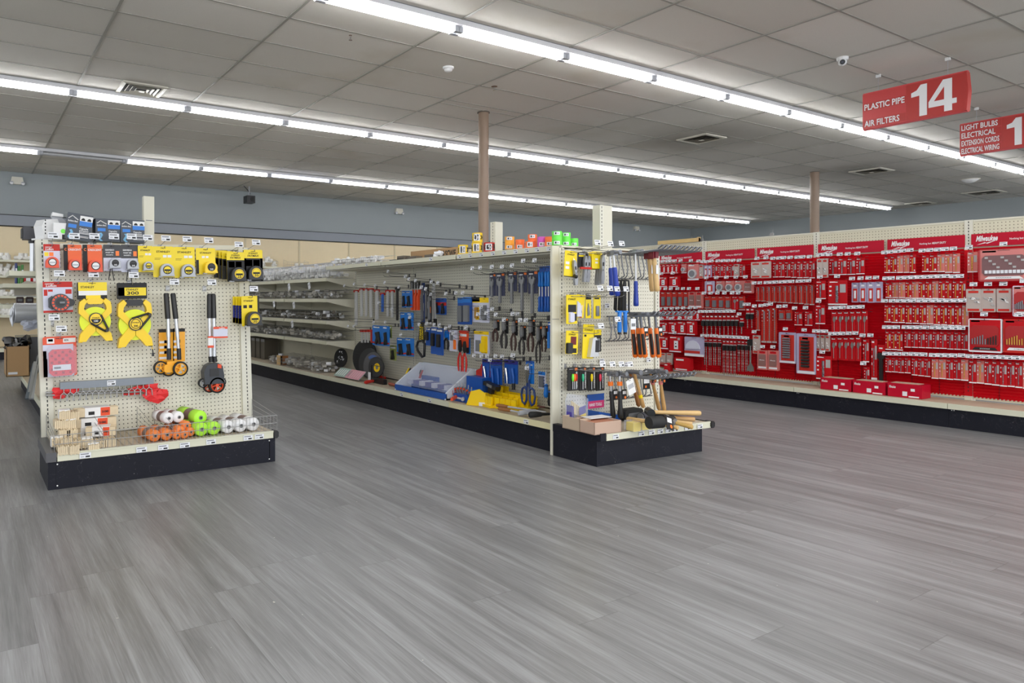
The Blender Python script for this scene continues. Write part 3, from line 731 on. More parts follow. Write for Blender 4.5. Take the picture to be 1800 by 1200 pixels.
for i in range(5):
    y0, y1 = YR[i + 1], YR[i]; L_ = y1 - y0
    g = empty('red_tool_bay', (XR, y1, 0), (0, 0, ROTX)); tag(g, 'cream shelving with red slatted board, ' + BAYN[i], 'store shelving', 'bays of the red tool wall')
    a = MB(); a.box(0.03, L_ - 0.03, 0.0, 0.012, 0.2, 1.66, M_PEGR); a.box(0.03, L_ - 0.03, -0.004, 0.014, 1.66, 1.675, M_CREAM); obj('pegboard', a, g)
    obj('slat_panel', slat_mb(L_), g)
    a = MB(); a.box(-0.028, 0.028, -0.008, 0.05, 0.0, 1.677, M_SLOT); u_ = obj('upright', a, g)
    a = MB(); a.box(-0.028, 0.028, -0.0125, -0.0085, 0.225, 1.43, M_SLAT)
    for k in range(38): a.box(-0.004, 0.004, -0.0132, -0.0124, 0.26 + 0.03 * k, 0.275 + 0.03 * k, mat('dark_red_joint', (96, 6, 16), 0.5))
    a.box(-0.02, 0.02, -0.03, -0.008, 0.192, 0.216, M_RAIL); obj('upright_cover', a, u_)
    a = MB(); a.box(0.0, L_, -0.395, 0.0, 0.17, 0.19, M_DECK); obj('deck_shelf', a, g)
    a = MB(); a.box(0.002, L_ - 0.002, -0.405, -0.393, 0.15, 0.193, M_RAIL); obj('price_rail', a, g)
    a = MB(); a.box(0.001, L_ - 0.001, -0.38, -0.365, 0.0, 0.15, M_KICK)
    for k in (0.02, 0.035): a.cyl((k, -0.38, 0.14), (k, -0.383, 0.14), 0.004, M_WHITE, 6)
    obj('kick_plate', a, g)
    for k in (0, 1):
        b_ = obj('brand_banner', bm, g, (L_ * (0.25 + 0.5 * k) + (0.004 if k == 0 else -0.004), -0.014, 1.505)); obj('brand_logo', btm, b_); obj('slogan_lettering', bsl, b_)

# ---- beige shelving along the back wall
BZ = (1.70, 1.43, 1.08, 0.75)
ms = {}
def back_sec():
    r = {}
    a = MB(); a.box(0.02, 1.19, 0.39, 0.40, 0.2, 2.3, M_PEGB); r['pegboard'] = a
    a = MB(); a.box(-0.018, 0.018, 0.375, 0.41, 0.0, 2.3, mat('beige_upright', (200, 186, 154), 0.5)); r['upright'] = a
    a = MB(); a.box(0.0, 1.21, 0.0, 0.39, 0.17, 0.19, M_DECK); a.box(0, 1.21, -0.01, 0.0, 0.13, 0.195, M_RAIL); r['deck_shelf'] = a
    a = MB(); a.box(0.0, 1.21, 0.02, 0.035, 0, 0.13, M_KICK); r['kick_plate'] = a
    return {k: v.mesh(k) for k, v in r.items()}
bs = back_sec()
sm_ = MB(); sm_.box(0.01, 1.2, 0.05, 0.39, -0.012, 0, M_RAIL); sm_.box(0.01, 1.2, 0.042, 0.05, -0.035, 0.003, M_RAIL); sm_ = sm_.mesh('shelf')
BSX = 3.70 - 1.208 * 4
for k in range(14):
    g = empty('wall_shelving', (BSX + 1.208 * k, 13.66, 0)); tag(g, 'beige pegboard wall shelving, %s section counting from the duct aisle' % ORD[k], 'store shelving', 'shelving along the back wall')
    for n_, me in bs.items(): obj(n_, me, g)
    for z in BZ: obj('shelf', sm_, g, (0, 0, z))
# ================================================================== goods: helpers
def cardm(w, h, base, parts=(), texts=(), t=0.0025, mb=None, slot=True):
    """hanging card, origin at its top middle; parts and texts in fractions of width and height"""
    a = mb or MB()
    a.cham(-w / 2, w / 2, -t, 0, -h, 0, base, min(w, h) * 0.04)
    for (x0, x1, z0, z1, m) in parts: a.rect(-w / 2 + x0 * w, -w / 2 + x1 * w, -z1 * h, -z0 * h, -t - 0.0006, m)
    for T in texts:
        s, x, z, hh, m, ww = T[:6]; sh = T[6] if len(T) > 6 else 0
        a.text(s, -w / 2 + x * w, -z * h, hh * h, -t - 0.0014, m, w=ww * w, bold=0.02, shear=sh)
    if slot: a.rect(-w * 0.12, w * 0.12, -h * 0.045 - 0.003, -h * 0.045, -t - 0.0008, M_INK)
    return a
HOOKC = {}
def hook(pl, pos, d, label, group, tw=0.048, th=0.03, up=0.02, tag_on=True, double=True, dark=False, L=None):
    """peg hook that carries something at pos (world) which hangs d in front of the board"""
    if L is None: L = d + 0.045
    L = round(L / 0.01) * 0.01
    k = (L, dark, up, double)
    if k not in HOOKC:
        a = MB(); m = M_DWIRE if dark else M_WIRE
        a.tube([(0, 0, 0), (0, -L * 0.85, 0.0), (0, -L * 0.95, 0.004), (0, -L, 0.012)], 0.0022, m, 5)
        if double: a.tube([(0.004, 0, 0.022), (0.004, -L * 0.95, 0.03 + up * 0.3), (0.004, -L - 0.01, 0.032 + up * 0.3)], 0.0018, m, 5)
        a.box(-0.012, 0.014, -0.003, 0, -0.006, 0.03, m)
        HOOKC[k] = (a.mesh('wire'), None)
    n = {'x': Vector((-1, 0, 0)), 'y': Vector((0, -1, 0))}['x' if PL[pl][2] else 'y']
    base = pos - n * d
    r = obj('peg_hook', HOOKC[k][0], None, base, (0, 0, PL[pl][2]))
    tag(r, label, 'peg hook', group)
    if tag_on:
        obj('price_tag', price_label(tw, th), r, (0.004, -L - 0.012, 0.03 + up * 0.3 + th * 0.4), (radians(-12), 0, 0))
    return r
def hang(pl, b, d, mb, name, label, cat, group=None, hk=None, hg=None, roll=0.0, **kw):
    t, w, h, rz = box_on(pl, b, d)
    m = mb(w, h) if callable(mb) else mb
    o = obj(name, m, None, t, (0, roll, rz)); tag(o, label, cat, group)
    if hk: hook(pl, t + Vector((0, 0, -0.012)), d + 0.0, hk, hg, **kw)
    return o, w, h

# ================================================================== left board: tape measures
LGRP = 'peg hooks on the tape measure board'
def tape(parent, w, x, z, body, face, ftxt, depth=0.045, strap=False, style=0):
    """pocket tape measure seen from its side: D-shaped case, ringed label, hook tip"""
    r = w / 2
    P = [(-r, -r * 0.86), (r * 1.02, -r * 0.86)] + [(r * 0.98 * cos(t), r * 0.95 * sin(t)) for t in [radians(q) for q in range(-20, 181, 20)]] + [(-r, -r * 0.5)]
    a = MB(); a.T = Matrix.Translation((x, -0.004, z)); a.prism(P, -depth, 0, body, True)
    P2 = [(p[0] * 0.93, p[1] * 0.93) for p in P]; a.prism(P2, -depth - 0.003, -depth, body, True)
    a.box(-r - r * 0.12, -r * 0.6, -depth * 0.8, -depth * 0.2, -r * 0.98, -r * 0.8, M_LGREY)
    o = obj('tape_measure', a, parent)
    a = MB(); a.T = Matrix.Translation((x, -0.004, z))
    a.disc(0, r * 0.05, -depth - 0.0045, r * 0.62, M_INK, 24); a.disc(0, r * 0.05, -depth - 0.005, r * 0.5, face, 24)
    if style == 1: a.disc(0, r * 0.05, -depth - 0.0052, r * 0.62, M_YEL2, 24, r * 0.54)
    a.rect(-r * 0.45, r * 0.45, -r * 0.12, r * 0.12, -depth - 0.0056, M_INK if face is not M_WHITE else M_LGREY)
    a.text(ftxt, 0, -r * 0.28, r * 0.26, -depth - 0.0062, M_INK if face is M_YEL else M_WINK, w=r * 0.5, bold=0.02)
    obj('round_label', a, o)
    if strap:
        a = MB(); a.tube([(x - r * 0.7, -0.02, z - r * 0.8), (x - r * 0.9, -0.02, z - r * 1.8), (x - r * 1.1, -0.02, z - r * 3), (x - r * 0.2, -0.022, z - r * 3.2), (x - r * 0.5, -0.02, z - r * 0.9)], 0.003, M_BLACK, 5)
        obj('wrist_strap', a, o)
    return o
def tape_card(b, d, label, base, parts, texts, tw, tx, tz, body, face, ftxt, hk, strap=False, style=0, depth=0.04, tdx=0):
    o, w, h = hang('L', b, d, lambda w, h: cardm(w, h, base, parts, texts), 'tape_measure_card', label, 'tape measure', 'carded tape measures', hk, LGRP, roll=radians(-1.5), tw=0.058, th=0.036, up=0.05)
    tape(o, w * tw, -w / 2 + tx * w, -tz * h, body, face, ftxt, depth, strap, style)
    return o
M_SMETAL = mat('brushed_case', (150, 152, 156), 0.35, 0.5)
M_LIGHT = mat('pale_lilac_card', (208, 210, 228), 0.45)
tape_card((76, 429, 105, 471), 0.07, 'small tape measure on a red and white card, duct end of top row', M_LIGHT, [(0, 1, 0, .28, M_RED2), (.05, .3, .34, .5, M_YEL), (.34, .6, .34, .5, M_ORG)], [('CRESCENT', .32, .13, .05, M_WINK, .42), ('Lufkin', .36, .21, .09, M_WINK, .5, .2)],
          .82, .48, .78, M_ORG2, M_WHITE, '12', 'price-tagged hook holding the smallest red tape measure')
for i, (b, l) in enumerate((((111, 430, 143, 475), 'first orange carded tape measure with black stripe and wide red case'), ((145, 430, 179, 478), 'orange carded tape measure beside the silver-cased ones'))):
    tape_card(b, 0.09, l, mat('orange_card', (232, 96, 34), 0.42), [(0, .24, 0, 1, M_INK)], [('CRESCENT', .62, .19, .075, M_WINK, .7), ('C', .12, .18, .1, M_ORG, .12)],
              .74, .58, .8, M_ORG2, M_WHITE, '25', 'price-tagged hook above the %s orange tape measure' % ORD[i], depth=0.05)
for i, (b, l) in enumerate((((181, 430, 212, 476), 'silver tape measure with a black strap beside the orange cards'), ((212, 430, 243, 478), 'silver tape measure with hanging strap beside the first yellow card'))):
    tape_card(b, 0.08, l, mat('charcoal_card', (48, 48, 52), 0.42), [(.0, 1, .5, 1, M_LIGHT), (.7, .9, .24, .42, M_ORG)], [('GEARWRENCH', .36, .2, .06, M_WINK, .5), ('POCKET TAPE', .36, .3, .05, M_WINK, .45), ('MAGNETIC', .36, .39, .04, M_WINK, .4)],
              .66, .6, .72, M_SMETAL, mat('label_black', (30, 30, 32), 0.4), '25', 'price-tagged hook above the %s silver tape measure' % ORD[i], strap=True)
ST = [(.08, .38, .38, .39, M_INK), (.08, .34, .42, .43, M_INK), (.48, .66, .28, .36, M_WHITE), (.70, .88, .28, .36, M_WHITE)]
for b, l, n in (((242, 432, 268, 478), 'narrow yellow carded tape measure with a small silver case', '16'), ((268, 433, 305, 487), 'wide yellow carded tape measure with silver case, beside the narrow one', '25'), ((305, 434, 342, 488), 'wide yellow carded tape measure with silver case, beside the all-yellow one', '35')):
    tape_card(b, 0.09, l, M_YEL, ST, [('STANLEY', .5, .17, .06, M_INK, .66)], .68, .6, .78, M_SMETAL, M_YEL, n, 'price-tagged hook above the ' + ('narrow yellow card' if n == '16' else 'yellow card marked ' + n))
tape_card((344, 436, 378, 482), 0.10, 'yellow carded tape measure whose case is plain yellow too', M_YEL, [(0, .14, .45, .98, M_INK), (.3, .45, .3, .38, M_WHITE), (.5, .64, .3, .38, M_WHITE)], [('STANLEY', .5, .18, .06, M_INK, .6)],
          .66, .66, .75, M_YEL2, mat('label_black', (30, 30, 32), 0.4), '25', 'price-tagged hook above the plain yellow tape measure', depth=0.05)
FM = [(0, 1, .27, 1, M_INK), (.1, .44, .32, .52, M_YEL), (.5, .84, .32, .52, M_YEL)]
FMT = [('STANLEY', .5, .11, .05, M_INK, .5), ('FATMAX', .5, .19, .06, M_INK, .6, .1)]
for i, (b, d) in enumerate((((376, 440, 399, 488), 0.03), ((384, 441, 408, 490), 0.055), ((390, 442, 415, 491), 0.08))):
    o, w, h = hang('L', b, d, lambda w, h: cardm(w, h, M_YEL, FM + [(.92, 1, .3, 1, M_RED)], FMT), 'tape_measure_card', 'black and yellow tape card tucked behind, %s in its stack' % ORD[i], 'tape measure', 'stacked black and yellow tape cards')
tape_card((398, 443, 429, 495), 0.13, 'front black and yellow tape measure card of the stacked four', M_YEL, FM, FMT, .84, .54, .76, M_BLACK, M_YEL, '25', 'price-tagged hook holding four black and yellow tape cards', style=1, depth=0.05)
tape_card((428, 439, 461, 494), 0.12, 'black and yellow tape measure with starred borders over the aisle edge', M_YEL, FM + [(0, .12, .27, 1, mat('flag_blue', (30, 40, 130), .4)), (.88, 1, .27, 1, mat('flag_blue', (30, 40, 130), .4)), (0, .12, .8, 1, M_RED)] + [(.03, .09, z, z + .04, M_WHITE) for z in (.32, .44, .56, .68)] + [(.91, .97, z, z + .04, M_WHITE) for z in (.32, .44, .56, .68)],
          FMT, .78, .5, .75, M_BLACK, M_YEL, '30', 'price-tagged hook over the aisle edge, top row', style=1, depth=0.05)
for i, (b, d) in enumerate((((409, 521, 421, 567), 0.03), ((414, 521, 427, 568), 0.055), ((419, 521, 432, 569), 0.08))):
    hang('L', b, d, lambda w, h: cardm(w, h, M_YEL, [(0, 1, .33, 1, mat('flag_blue', (30, 40, 130), .4)), (0, 1, .8, 1, M_RED)] + [(.3, .6, z, z + .05, M_WHITE) for z in (.4, .5, .6, .7)], []), 'tape_measure_card', 'starred blue and yellow tape card edge, %s of the lower stack' % ORD[i], 'tape measure', 'stacked starred tape cards')
tape_card((424, 520, 455, 573), 0.13, 'front tape measure of the lower stack at the aisle edge', M_YEL, [(.9, 1, 0, 1, M_INK), (.1, .3, .3, .4, M_INK), (.42, .6, .3, .4, M_INK)], [('STANLEY', .4, .16, .055, M_INK, .56)], .86, .58, .76, M_BLACK, M_YEL, '30', 'price-tagged hook of the lower tape measure stack', style=1, depth=0.05)

# closed-reel tape on a blister card
o, w, h = hang('L', (75, 495, 127, 549), 0.07, lambda w, h: cardm(w, h, M_LIGHT, [(0, 1, 0, .18, M_RED2), (0, 1, .93, 1, M_RED2), (.03, .15, .25, .45, M_RED2), (.17, .33, .25, .32, M_RED2), (.76, .97, .25, .4, M_RED2)], [('CRESCENT', .22, .07, .04, M_WINK, .3), ('Lufkin', .28, .13, .07, M_WINK, .36, .2)]),
                 'long_tape_card', 'blister card with a round charcoal long tape ringed in red blocks', 'tape measure', None, 'price-tagged hook above the round charcoal long tape', LGRP, roll=radians(-1.5), tw=.058, th=.036, up=0.05)
a = MB(); R = w * 0.33; a.T = Matrix.Translation((w * 0.06, -0.01, -h * 0.68))
a.prism([(R * 1.0 * cos(radians(t)), R * sin(radians(t))) for t in range(30, 331, 15)] + [(R * 1.35, -R * 0.35), (R * 1.5, 0), (R * 1.35, R * 0.3)], -0.035, 0, M_BLACK, True)
a.prism([(-R * 1.2, -R * .5), (-R * .8, -R * .8), (-R * .8, R * .8), (-R * 1.2, R * .5)], -0.02, 0, mat('charcoal_reel', (58, 60, 66), .4))
a.disc(0, 0, -0.0355, R * .95, mat('charcoal_reel', (58, 60, 66), .4), 28)
for k in range(14):
    t = 2 * pi * k / 14; u = Vector((cos(t), sin(t))); v_ = Vector((-sin(t), cos(t)))
    q = [u * R * .66 + v_ * R * .1, u * R * .66 - v_ * R * .1, u * R * .88 - v_ * R * .14, u * R * .88 + v_ * R * .14]
    a.add([(p.x, -0.0362, p.y) for p in q], [(0, 1, 2, 3)], M_ORG2)
a.disc(0, 0, -0.0368, R * .5, M_BLACK, 24); a.box(-R * .12, R * .42, -0.048, -0.036, -R * .1, R * .12, M_GREY)
obj('tape_reel', a, o)

# two open-reel tapes
def open_reel(card_b, body_b, d, label, hk, cardparts, cardtexts, small, cut):
    root = hang('L', card_b, d, lambda w, h: cardm(w, h, M_INK, cardparts, cardtexts, t=0.02), 'open_reel_tape', label, 'long tape', None, hk, LGRP, roll=radians(-1.2), tw=.058, th=.036, up=0.05)
    o, w, h = root
    t, W, H, rz = box_on('L', body_b, d)
    off = (t - o.location)
    a = MB(); cx, cz = off.x, off.z - H * .52
    a.T = Matrix.Translation((cx, 0, cz))
    r = W * .47
    a.cyl((0, -0.008, -H * .03), (0, -0.05, -H * .03), r * 0.97, M_LIME, 36)
    sp = obj('tape_spool', a, o)
    # frame: two upper arms, handle loop and lower feet
    a = MB(); a.T = Matrix.Translation((cx, 0, cz)); s = W / 2; q = H / 2
    for e in (-1, 1):
        P = [(e * s * .95, q * .58), (e * s * .9, q * .82), (e * s * .62, q * .98), (e * s * .45, q * .84), (e * s * .62, q * .66), (e * s * .66, q * .5), (e * s * .1, -q * .02), (e * s * .1, q * .3 * 0 - q * .28), (e * s * .95, q * .32)]
        a.prism(P, -0.062, -0.004, M_YEL2)
        P = [(e * s * .02, q * .04), (e * s * .28, -q * .1), (e * s * .9, -q * .62), (e * s * .98, -q * .96), (e * s * .58, -q * .96), (e * s * .4, -q * .78), (e * s * .02, -q * .5)]
        a.prism(P, -0.062, -0.004, M_YEL2)
        for kk in (0, 1, 2): a.box(e * s * (.8 + .07 * kk) - .003, e * s * (.8 + .07 * kk) + .003, -0.05, -0.02, -q * 1.0, -q * .9, M_YEL2 if e < 0 else M_BLACK)
    obj('reel_frame', a, o)
    a = MB(); a.T = Matrix.Translation((cx, 0, cz)); a.cham(-s * .5, s * .5, -0.055, -0.01, q * .72, q * .98, M_YEL2 if small else M_BLACK, .012); obj('handle', a, o)
    a = MB(); a.T = Matrix.Translation((cx, 0, cz))
    R = W * .2; dx = .18 if small else -.02; a.T = Matrix.Translation((cx + 0.0, 0, cz + (q * .05 if small else -q * .02)))
    a.cyl((0, -0.062, 0), (0, -0.072, 0), R, M_BLACK, 28); a.disc(0, 0, -0.0725, R * .86, M_YEL2, 28); 
    a.add([(-R * .72, -0.073, 0)] + [(R * .72 * cos(radians(t)), -0.073, R * .72 * sin(radians(t))) for t in range(-180, 1, 20)], [tuple(range(1, 11))], M_INK) if small else a.disc(0, 0, -0.073, R * .72, M_INK, 24, R * .62)
    a.text('STANLEY', 0, R * .2, R * .2, -0.0738, M_INK, w=R * 1.1, bold=.02); a.text('100' if small else '300', 0, -R * .3, R * .3, -0.0742, M_WINK if small else M_INK, w=R * .6, bold=.02)
    if small: tip = (s * .62, -q * .52)
    else: tip = (s * .78, q * .36)
    tx, tz = tip; L_ = math.hypot(tx, tz); px_, pz_ = -tz / L_ * R, tx / L_ * R
    a.tube([(px_ * .95, -0.07, pz_ * .95), (tx + px_ * .25, -0.07, tz + pz_ * .25), (tx * 1.08, -.07, tz * 1.08), (tx - px_ * .25, -0.07, tz - pz_ * .25), (-px_ * .95, -0.07, -pz_ * .95)], 0.007, M_BLACK, 6)
    a.cyl((tx, -0.075, tz), (tx, -0.09, tz), 0.01, M_BLACK, 10)
    obj('crank', a, o)
    return o, cx, cz, s, q
open_reel((135, 496, 187, 526), (134, 522, 194, 599), 0.08, 'smaller yellow open-reel tape with handle, beside the red and white blister', 'price-tagged hook above the smaller yellow reel', [(.03, 1, 0, .5, M_YEL), (.04, 1, .5, .76, M_WHITE), (.28, .78, .76, 1, M_YEL)], [('STANLEY', .34, .28, .12, M_INK, .46)], True, 0)
o, cx, cz, s, q = open_reel((205, 497, 257, 525), (202, 524, 264, 608), 0.08, 'larger yellow open-reel tape with black handle and lime spool', 'price-tagged hook above the larger yellow reel', [(.03, .97, .3, .8, M_YEL), (0, .24, .3, .8, M_INK)], [('STANLEY', .5, .42, .12, M_INK, .42), ('300', .52, .64, .2, M_INK, .4)], False, 0)
a = MB(); a.tube([(cx + s * .9, -.03, cz - q * .9), (cx + s * 1.0, -.03, cz - q * 1.12)], .003, M_YEL2, 5); a.tube([(cx + s * 1.0, -.03, cz - q * 1.12), (cx + s * 1.02, -.03, cz - q * 1.28)], .004, M_BLACK, 5); a.box(cx + s * 1.02 - .007, cx + s * 1.02 + .007, -.034, -.026, cz - q * 1.42, cz - q * 1.28, M_BLACK); obj('tape_end_hook', a, o)

# measuring wheels
def wheel(mb, x, y, z, r, w, hub, tyre, spokes=5):
    mb.lathe([(r * .8, -w / 2), (r, -w / 2), (r, w / 2), (r * .8, w / 2), (r * .8, -w / 2)], tyre, (x, y, z), 'y', 28, caps=False)
    mb.lathe([(r * .68, -w * .4), (r * .82, -w * .4), (r * .82, w * .4), (r * .68, w * .4), (r * .68, -w * .4)], hub, (x, y, z), 'y', 24, caps=False)
    mb.cyl((x, y - w * .45, z), (x, y + w * .45, z), r * .2, hub, 14)
    for k in range(spokes):
        t = 2 * pi * k / spokes + .3; mb.tube([(x + r * .15 * cos(t), y - w * .2, z + r * .15 * sin(t)), (x + r * .74 * cos(t), y - w * .2, z + r * .74 * sin(t))], r * .09, hub, 5)
def put(pl, px, py, d): return on(pl, px, py, d)
M_DEW = mat('deep_yellow_plastic', (246, 172, 20), .35)
M_ALU = mat('brushed_aluminium', (206, 208, 212), .3, .75)
P0 = on('L', 304, 515, 0.10)
W_ = empty('measuring_wheel', P0); tag(W_, 'folded measuring wheel with yellow twin wheels and two aluminium poles', 'measuring wheel')
hook('L', P0 + Vector((-.01, 0, .02)), .10, 'double grey hook holding the yellow measuring wheels', LGRP, tw=.058, th=.036, up=.02)
def rel(px, py, d, o=P0): return on('L', px, py, d) - o
for a0, a1, a2, nm in (((292, 515), (295, 560), (297, 632), 1), ((304, 515), (309, 560), (315, 632), 2)):
    g_ = MB(); g_.tube([rel(*a0, .10), rel((a0[0] * .97 + a1[0] * .03), a0[1] + 2, .10), rel(*a1, .10)], [.013, .017, .0175], M_BLACK, 12); obj('grip', g_, W_)
    g_ = MB(); g_.tube([rel(*a1, .10), rel(a1[0] * .5 + a2[0] * .5, 592, .10)], .013, M_ALU, 12); g_.tube([rel(a1[0] * .5 + a2[0] * .5, 590, .10), rel(*a2, .10)], .0105, M_ALU, 12); g_.tube([rel(a1[0] * .12 + a2[0] * .88, 612, .10), rel(*a2, .10)], .014, M_BLACK, 10); obj('pole', g_, W_)
g_ = MB(); c = rel(301, 648, .09); g_.T = Matrix.Translation(c); g_.cham(-.05, .05, -.03, .03, -.02, .03, M_DEW, .008); g_.box(-.03, .03, -.02, .02, .03, .05, M_DEW); obj('counter_housing', g_, W_)
for (px, py, r, d, l) in ((282, 646, .043, .08, 0), (296, 649, .045, .05, 0), (317, 648, .047, .13, 0)):
    g_ = MB(); c = rel(px, py, d); wheel(g_, c.x, c.y, c.z, r, .026, M_DEW, M_RUBBER); obj('wheel', g_, W_)
for (b, d) in (((279, 578, 306, 636), .03), ((304, 577, 325, 635), .03)):
    t, w, h, rz = box_on('L', b, d); g_ = cardm(w, h, M_DEW, [(0, 1, .0, .1, M_INK)] + [(.05, .6, z, z + .07, M_WHITE) for z in (.36, .52, .68, .84)] + [(.35, .6, z - .02, z + .07, M_INK) for z in (.36, .52, .68)], []); obj('product_card', g_, W_, t - P0)
P0 = on('L', 369, 515, 0.10)
W_ = empty('measuring_wheel', P0); tag(W_, 'folded black measuring wheel with red-rimmed wheels and two aluminium poles', 'measuring wheel')
hook('L', P0 + Vector((-.01, 0, .02)), .10, 'double grey hook holding the black measuring wheel', LGRP, tw=.058, th=.036, up=.02)
for a0, a1, a2 in (((368, 516), (368, 559), (371, 636)), ((375, 516), (376, 559), (378, 636))):
    g_ = MB(); g_.tube([rel(*a0, .10, P0), rel(a0[0], a0[1] + 3, .10, P0), rel(*a1, .10, P0)], [.012, .0165, .017], M_BLACK, 12); obj('grip', g_, W_)
    g_ = MB(); g_.tube([rel(*a1, .10, P0), rel(a2[0] - 1, 628, .10, P0)], .0125, M_ALU, 12); g_.tube([rel(a2[0] - 1, 626, .10, P0), rel(*a2, .10, P0)], .015, M_BLACK, 10); obj('pole', g_, W_)
c = rel(373, 660, .09, P0)
g_ = MB(); g_.T = Matrix.Translation(c); g_.prism([(-.06, -.05), (-.068, .03), (-.05, .07), (-.02, .085), (.03, .085), (.055, .065), (.066, 0), (.06, -.05)], -.05, .03, mat('charcoal_housing', (46, 50, 58), .4)); g_.box(-.03, .03, -.053, -.05, .0, .05, M_BLACK); g_.prism([(.02, .055), (.045, .05), (.045, .075), (.02, .08)], -.056, -.05, M_ORG2); obj('counter_housing', g_, W_)
for dx, dz, r, wd in ((-.062, -.045, .03, .03), (.06, -.045, .03, .03), (.02, -.06, .052, .04), (-.02, -.07, .04, .03)):
    g_ = MB(); wheel(g_, c.x + dx, c.y - .03 if r > .05 else c.y, c.z + dz, r, wd, M_ORG2 if r > .035 else M_LGREY, M_RUBBER, 6); obj('wheel', g_, W_)
t, w, h, rz = box_on('L', (375, 574, 400, 594), .13); g_ = cardm(w, h, M_ORG2, [(.0, 1, .2, .85, M_LIGHT)], [('Lufkin', .6, .12, .13, M_WINK, .4)], slot=False); obj('product_card', g_, W_, t - P0)
g_ = MB(); t = rel(372, 596, .12, P0); g_.box(t.x - .025, t.x + .008, t.y - .012, t.y + .01, t.z - .04, t.z + .01, M_WHITE); g_.box(t.x - .025, t.x + .01, t.y - .0125, t.y + .01, t.z - .055, t.z - .04, M_ORG2); g_.box(t.x - .025, t.x + .01, t.y - .0125, t.y + .01, t.z + .01, t.z + .02, M_ORG2); obj('sticker_sleeve', g_, W_)

# orange bag of red flags
o, w, h = hang('L', (75, 591, 134, 661), .05, lambda w, h: cardm(w, h, M_ORG2, [(.12, .34, .04, .17, M_WHITE), (.16, .3, .06, .12, M_INK), (.6, .98, .05, .16, M_WHITE), (0, .9, .2, 1, M_LIGHT), (0, .1, .35, .55, M_YEL), (0, .12, .55, 1, M_ORG2)], [('BON', .7, .1, .05, M_INK, .12)]),
               'hanging_bag', 'orange-topped bag with a folded red checkered cloth inside', 'bagged goods', None, 'price-tagged hook above the bagged red cloth', LGRP, roll=radians(-1.5), tw=.058, th=.036, up=.05)
g_ = MB(); g_.cham(-w * .34, w * .42, -.03, -.004, -h * .98, -h * .32, mat('bright_red_cloth', (226, 48, 52), .6), .02)
for i in range(6):
    for j in range(7):
        if (i + j) % 2: g_.rect(-w * .3 + i * w * .11, -w * .3 + (i + .7) * w * .11, -h * .36 - (j + .7) * h * .085, -h * .36 - j * h * .085, -.0306, mat('dark_red_cloth', (170, 24, 34), .6))
obj('red_cloth', g_, o)
g_ = MB(); g_.rect(-w * .24, w * .3, -h * .84, -h * .7, -.032, M_PAPER); g_.rect(-w * .2, 0, -h * .8, -h * .75, -.0325, M_GREY); obj('paper_label', g_, o)
g_ = MB(); g_.cham(-w * .38, w * .47, -.036, -.002, -h, -h * .2, M_CLEAR2, .02); obj('clear_bag', g_, o)
hook('L', on('L', 92, 572, .05), .05, 'short empty price-tagged hook between the blister card and the orange bag', LGRP, tw=.058, th=.036)

# hook rail with a rod of red flags
T0 = on('L', 105, 675, .05); T1 = on('L', 269, 672, .05)
R_ = empty('hook_rail', T0); tag(R_, 'grey steel rail with a row of hanging hooks near the bottom of the board', 'display rail')
L_ = (T1 - T0).length
g_ = MB(); g_.box(0, L_, -.02, .02, -.03, .012, mat('blue_grey_steel', (128, 134, 142), .4, .4)); obj('rail', g_, R_)
for i in range(15):
    x = .02 + i * (L_ - .05) / 14
    g_ = MB(); g_.tube([(x, -.022, -.03), (x, -.024, -.05), (x - .016, -.026, -.062), (x - .02, -.026, -.1)], .003, M_WIRE, 5); g_.tube([(x, -.024, -.05), (x + .016, -.026, -.062), (x + .02, -.026, -.1)], .003, M_WIRE, 5); obj('hook', g_, R_)
obj('price_label', price_label(.05, .03), R_, (L_ * .53, -.022, -.008))
B0 = on('L', 80, 693, .04); B1 = on('L', 262, 686, .04)
g_ = MB(); d_ = (B1 - B0); 
for k in range(5): 
    q = Vector((0, .008 * sin(k * 2.1), .01 * cos(k * 2.1))); g_.tube([q, d_ * .5 + q * 1.1, d_ + q], .006, M_WIRE, 6)
F_ = empty('flag_bundle', B0); tag(F_, 'bundle of thin grey stakes with crumpled red flags laid behind the hooks', 'marking flags')
obj('stake', g_, F_)
def crumple(sx, sy, sz, m, seed, n=5):
    rn = random.Random(seed); a = MB(); 
    for i in range(n):
        c0 = Vector((rn.uniform(-.5, .5) * sx, rn.uniform(-.5, .5) * sy, rn.uniform(-.5, .5) * sz)); V = []
        for k in range(8):
            t = 2 * pi * k / 8; V.append(c0 + Vector((cos(t) * sx * rn.uniform(.3, .55), rn.uniform(-.3, .3) * sy, sin(t) * sz * rn.uniform(.3, .6))))
        V.append(c0 + Vector((0, -sy * .4, 0))); a.add(V, [(k, (k + 1) % 8, 8) for k in range(8)], m)
    return a
for (px, py, sx, sz, sd) in ((112, 692, .1, .05, 3), (272, 690, .1, .085, 4), (250, 684, .13, .04, 5)):
    obj('red_flag', crumple(sx, .03, sz, mat('bright_red_cloth', (206, 40, 52), .6), sd, 5), F_, on('L', px, py, .05) - B0)

